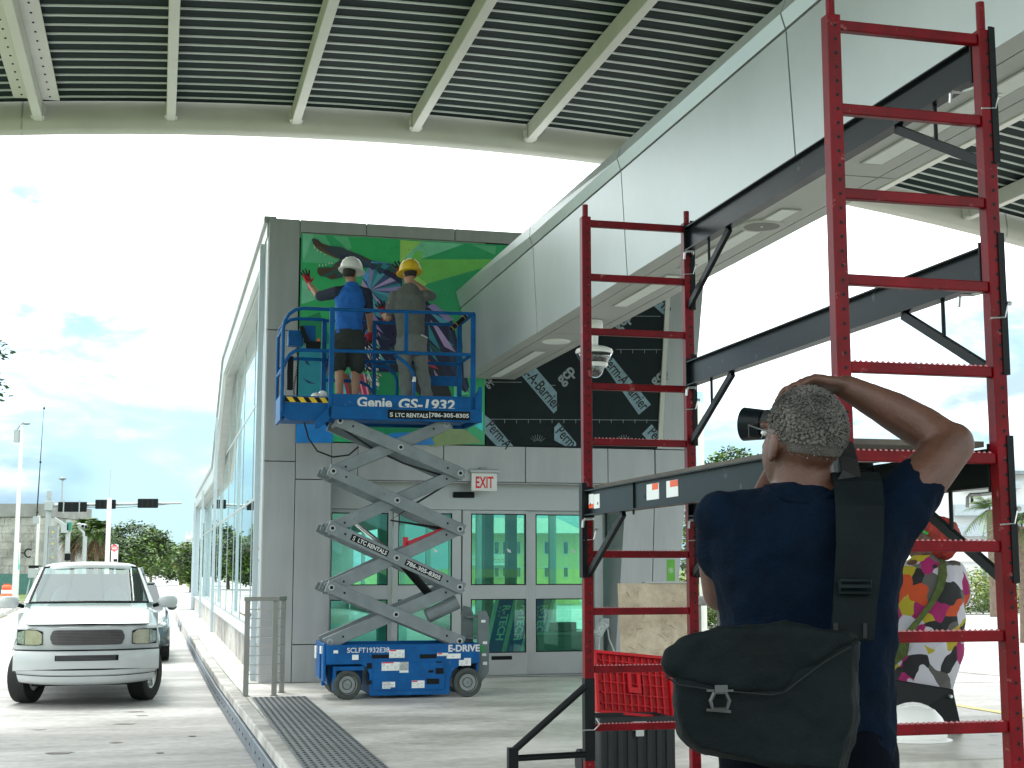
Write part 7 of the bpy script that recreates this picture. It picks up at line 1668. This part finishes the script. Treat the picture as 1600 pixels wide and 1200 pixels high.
m = MB(); m.bar((a.x + .1, 0, a.z + .1), (a.x - .12, 0, 0), .06, .06); m.bar((b.x - .1, 0, a.z + .1), (b.x + .15, 0, 0), .06, .06); m.bar((b.x - .3, 0, a.z + .1), (b.x - .3, 0, 0), .06, .06); t.part('leg', m, M['galv'])
# concrete building at the left: courses of blocks
q = gp(30, 98); t = Thing('concrete_building', 'weathered pale concrete building with green base at the left', 'building', local=True, world=q)
def rl(x, y): return at(x, y, 98) - q
a, b = rl(-80, 930), rl(80, 787); 
m = MB(); m.box(a.x, b.x, .06, 9, 0, b.z - .9); t.part('wall', m, M['oldwall'])
m = MB(); m.box(a.x - .2, b.x + .1, -.05, 9.2, b.z - .9, b.z); t.part('parapet', m, mat('parapet_grey', (0.20, 0.21, 0.20), 0.8, 0, 0.25, .8))
m = MB(); m.box(a.x - .1, b.x + .05, -.02, .059, 0, rl(0, 897).z); t.part('base', m, mat('base_green', (0.05, 0.15, 0.13), 0.7, 0, 0.2))
rz_ = random.Random(2); z = rl(0, 897).z + .01
while z < b.z - 1.1:
    x = a.x + rz_.uniform(0, .8)
    while x < b.x - .3:
        w = 1.1; m = MB(); m.box(x + .015, min(b.x, x + w) - .015, rz_.uniform(.0, .03), .058, z + .012, min(b.z - .92, z + .55) - .012); t.part('block', m, M['oldwall']); x += w
    z += .55
# radio tower, far buildings
q = gp(294, 300); t = Thing('radio_tower', 'far white lattice tower with round antennas', 'tower', local=True, world=q)
m = MB()
for sx in (-1, 1):
    for sy in (-1, 1): m.bar((sx * .9, sy * .9, 0), (sx * .5, sy * .5, 9.5), .14, .14)
for k in range(7): z = k * 1.35; f_ = .9 - .4 * z / 9.5; m.bar((-f_, -f_, z), (f_, -f_, z + 1.35), .08, .08); m.bar((f_, -f_, z), (-f_, -f_, z + 1.35), .08, .08)
t.part('lattice', m, M['white']); m = MB()
for x, z in ((-.8, 6), (.9, 6.5), (0, 8), (-.7, 4.3), (.7, 4.1)): m.ell((x, -.8, z), (.6, .3, .6), 10, 6)
t.part('antenna', m, M['white'], smooth=True)
for k, (x, Y, w, h, lab) in enumerate(((247, 420, 9, 3.4, 'small far white building where the road ends'), (258, 460, 6, 4.4, 'far pale building right of the road end'))):
    q = gp(x, Y); t = Thing('far_building', lab, 'building', local=True, world=q); m = MB(); m.box(-w / 2, w / 2, 0, 6, 0, h); t.part('wall', m, M['white']); m = MB()
    for i in range(3): xx = -w / 2 + (i + .5) * w / 3; m.box(xx - .5, xx + .5, -.05, -.01, .9, 2.1)
    t.part('window', m, M['black']); m = MB(); m.box(-w / 2 - .3, w / 2 + .3, -.3, 6.3, h + .002, h + .3); t.part('roof', m, M['liftgrey'])
q = gp(274.5, 190); t = Thing('stop_sign', 'tiny red octagonal sign at the far right roadside', 'sign', local=True, world=q); m = MB(); m.cyl((0, 0, 0), (0, 0, 2.0), .06, n=8); t.part('post', m, M['galv']); m = MB(); m.cyl((0, -.08, 2.1), (0, -.03, 2.1), .55, n=8); t.part('plate', m, M['signred'])
q = gp(281, 185); t = Thing('diamond_sign', 'tiny yellow diamond sign at the far right roadside', 'sign', local=True, world=q); m = MB(); m.cyl((0, 0, 0), (0, 0, 1.5), .05, n=8); t.part('post', m, M['galv']); m = MB(); m.cyl((0, -.08, 1.6), (0, -.03, 1.6), .36, n=4); t.part('plate', m, M['yellow'])

# ------------------------------------------------------------------ right side: pole, fence, white building, house behind
t = pole('tall_pole', 'tall cream pole with a blue band beyond the scaffold', 'pole', 1098, 40, 612, .10, 'cream'); m = MB(); m.cyl((0, 0, t.h - .32), (0, 0, t.h), .102, n=12); t.part('band', m, mat('pole_blue', (0.35, 0.55, 0.65), 0.5)); m = MB(); m.cyl((0, 0, 1.6), (0, 0, 4.2), .104, n=12); t.part('sleeve', m, M['cream'])
fy = 60; f0, f1 = gp(1330, fy), gp(1680, fy); ft = Thing('ornamental_fence', 'white ornamental block fence across the parking lot', 'fence', local=True, world=f0)
top = at(1500, 898, fy).z - LANE + .35; Lf = f1.x - f0.x
m = MB(); m.box(0, Lf, -.06, .06, 0, .10); m.box(0, Lf, -.06, .06, top, top + .06); ft.part('rail', m, M['white'])
x = 0.1; n_b = 0
bmesh_ = None
while x < Lf:
    if bmesh_ is None:
        m = MB()
        for zz in range(3):
            c = (0, 0, .10 + (zz + .5) * (top - .1) / 3); rz2 = (top - .1) / 6; m.lathe([(rz2 * .62, -.05), (rz2 * .98, -.05), (rz2 * .98, .05), (rz2 * .62, .05), (rz2 * .62, -.05)], c, 12, 'y', ends=False)
        m.box(-.02, .02, -.04, .04, .1, top); bmesh_ = mesh_from('fence_block', m, M['white'])
    o = link('fence_block', bmesh_, ft.o); o.location = (x, 0, 0); x += (top - .1) / 3 * 1.0; n_b += 1
for x in (1540, 1598, 1400):
    m = MB(); xx = at(x, 900, fy).x - f0.x; m.box(xx - .13, xx + .13, -.12, .12, 0, top + .28); ft.part('post', m, M['liftgrey'])
q = gp(1560, 78); t = Thing('white_building', 'large white building with stepped grey roof bands at the right', 'building', local=True, world=q)
def rl(x, y): return at(x, y, 78) - q
x0, x1 = rl(1455, 800).x, rl(1760, 800).x
m = MB(); m.box(x0, x1, 0, 14, 0, rl(0, 742).z); t.part('wall', m, M['white'])
for y0, y1, xa in ((752, 764, 1505), (789, 806, 1488), (820, 838, 1480), (858, 871, 1490)):
    m = MB(); m.box(rl(xa, 800).x, x1 if y0 > 760 else rl(1592, 800).x, -.5, -.002, rl(0, y1).z, rl(0, y0).z); t.part('window_band', m, mat('pale_grey_band', (0.34, 0.40, 0.43), 0.5, 0, 0.1))
m = MB(); a = rl(1518.5, 780); m.box(a.x - .07, a.x + .07, -.06, -.002, a.z - .2, a.z + .2); t.part('vent', m, M['black'])
m = MB(); m.box(x0 - .2, x1, -.6, 14, rl(0, 742).z + .002, rl(0, 742).z + .2); t.part('roof', m, M['liftgrey'])
q = gp(1600, 66); t = Thing('white_canopy_roof', 'long low white roof behind the bushes and fence', 'shelter', local=True, world=q); z = at(0, 870, 66).z - LANE
m = MB(); m.box(-4.6, 4.5, -1, 1.5, z - .25, z + .25); t.part('roof', m, M['white'], bevel=.05)
for x in (-4.3, 0, 4.2): m = MB(); m.box(x - .1, x + .1, .2, .4, 0, z - .251); t.part('post', m, M['white'])
# yellow house that shows through the glass
hY = 70; q = gp(790, hY); t = Thing('yellow_house', 'yellow two storey house with balcony seen through the green glass doors', 'house', local=True, world=q)
def rl(x, y): return at(x, y, hY) - q
x0, x1 = rl(700, 850).x, rl(905, 850).x; zt_ = rl(0, 834).z
m = MB(); m.box(x0, x1, 0, 8, 0, zt_); t.part('wall', m, mat('house_yellow', (0.62, 0.52, 0.16), 0.8, 0, 0.08))
m = MB(); m.add([(x0 - .4, -1.2, zt_), (x1 + .4, -1.2, zt_), (x1 + .4, 9, zt_), (x0 - .4, 9, zt_), (x0 + 1, 3.5, zt_ + .9), (x1 - 1, 3.5, zt_ + .9)], [(0, 1, 5, 4), (1, 2, 5), (2, 3, 4, 5), (3, 0, 4), (0, 3, 2, 1)]); t.part('roof', m, mat('roof_tan', (0.40, 0.36, 0.30), 0.8))
m = MB(); za, zb_ = rl(0, 880).z, rl(0, 867).z; xa, xb = rl(735, 850).x, rl(798, 850).x; m.box(xa, xb, -1.1, -.002, za - .1, za); bal = t.part('balcony', m, M['white'])
m = MB(); m.box(xa, xb, -1.1, -1.05, zb_ - .05, zb_)
k = xa
while k < xb: m.bar((k, -1.08, za), (k + .2, -1.08, zb_ - .05), .03, .05); m.bar((k + .2, -1.08, za), (k, -1.08, zb_ - .05), .03, .05); k += .2
t.part('railing', m, M['white'], bal)
for xw in (742, 772, 785, 806, 850, 880):
    for y0, y1 in ((866, 846), (902, 886)):
        a = rl(xw, y0); b = rl(xw + 8, y1); m = MB(); m.box(a.x, b.x, -.04, -.002, a.z, b.z); f_ = t.part('window', m, M['white']); m = MB(); m.box(a.x + .03, b.x - .03, -.06, -.041, a.z + .03, b.z - .03); t.part('pane', m, MATS['dark_car_glass'], f_)
for k, o in enumerate([t]): pass
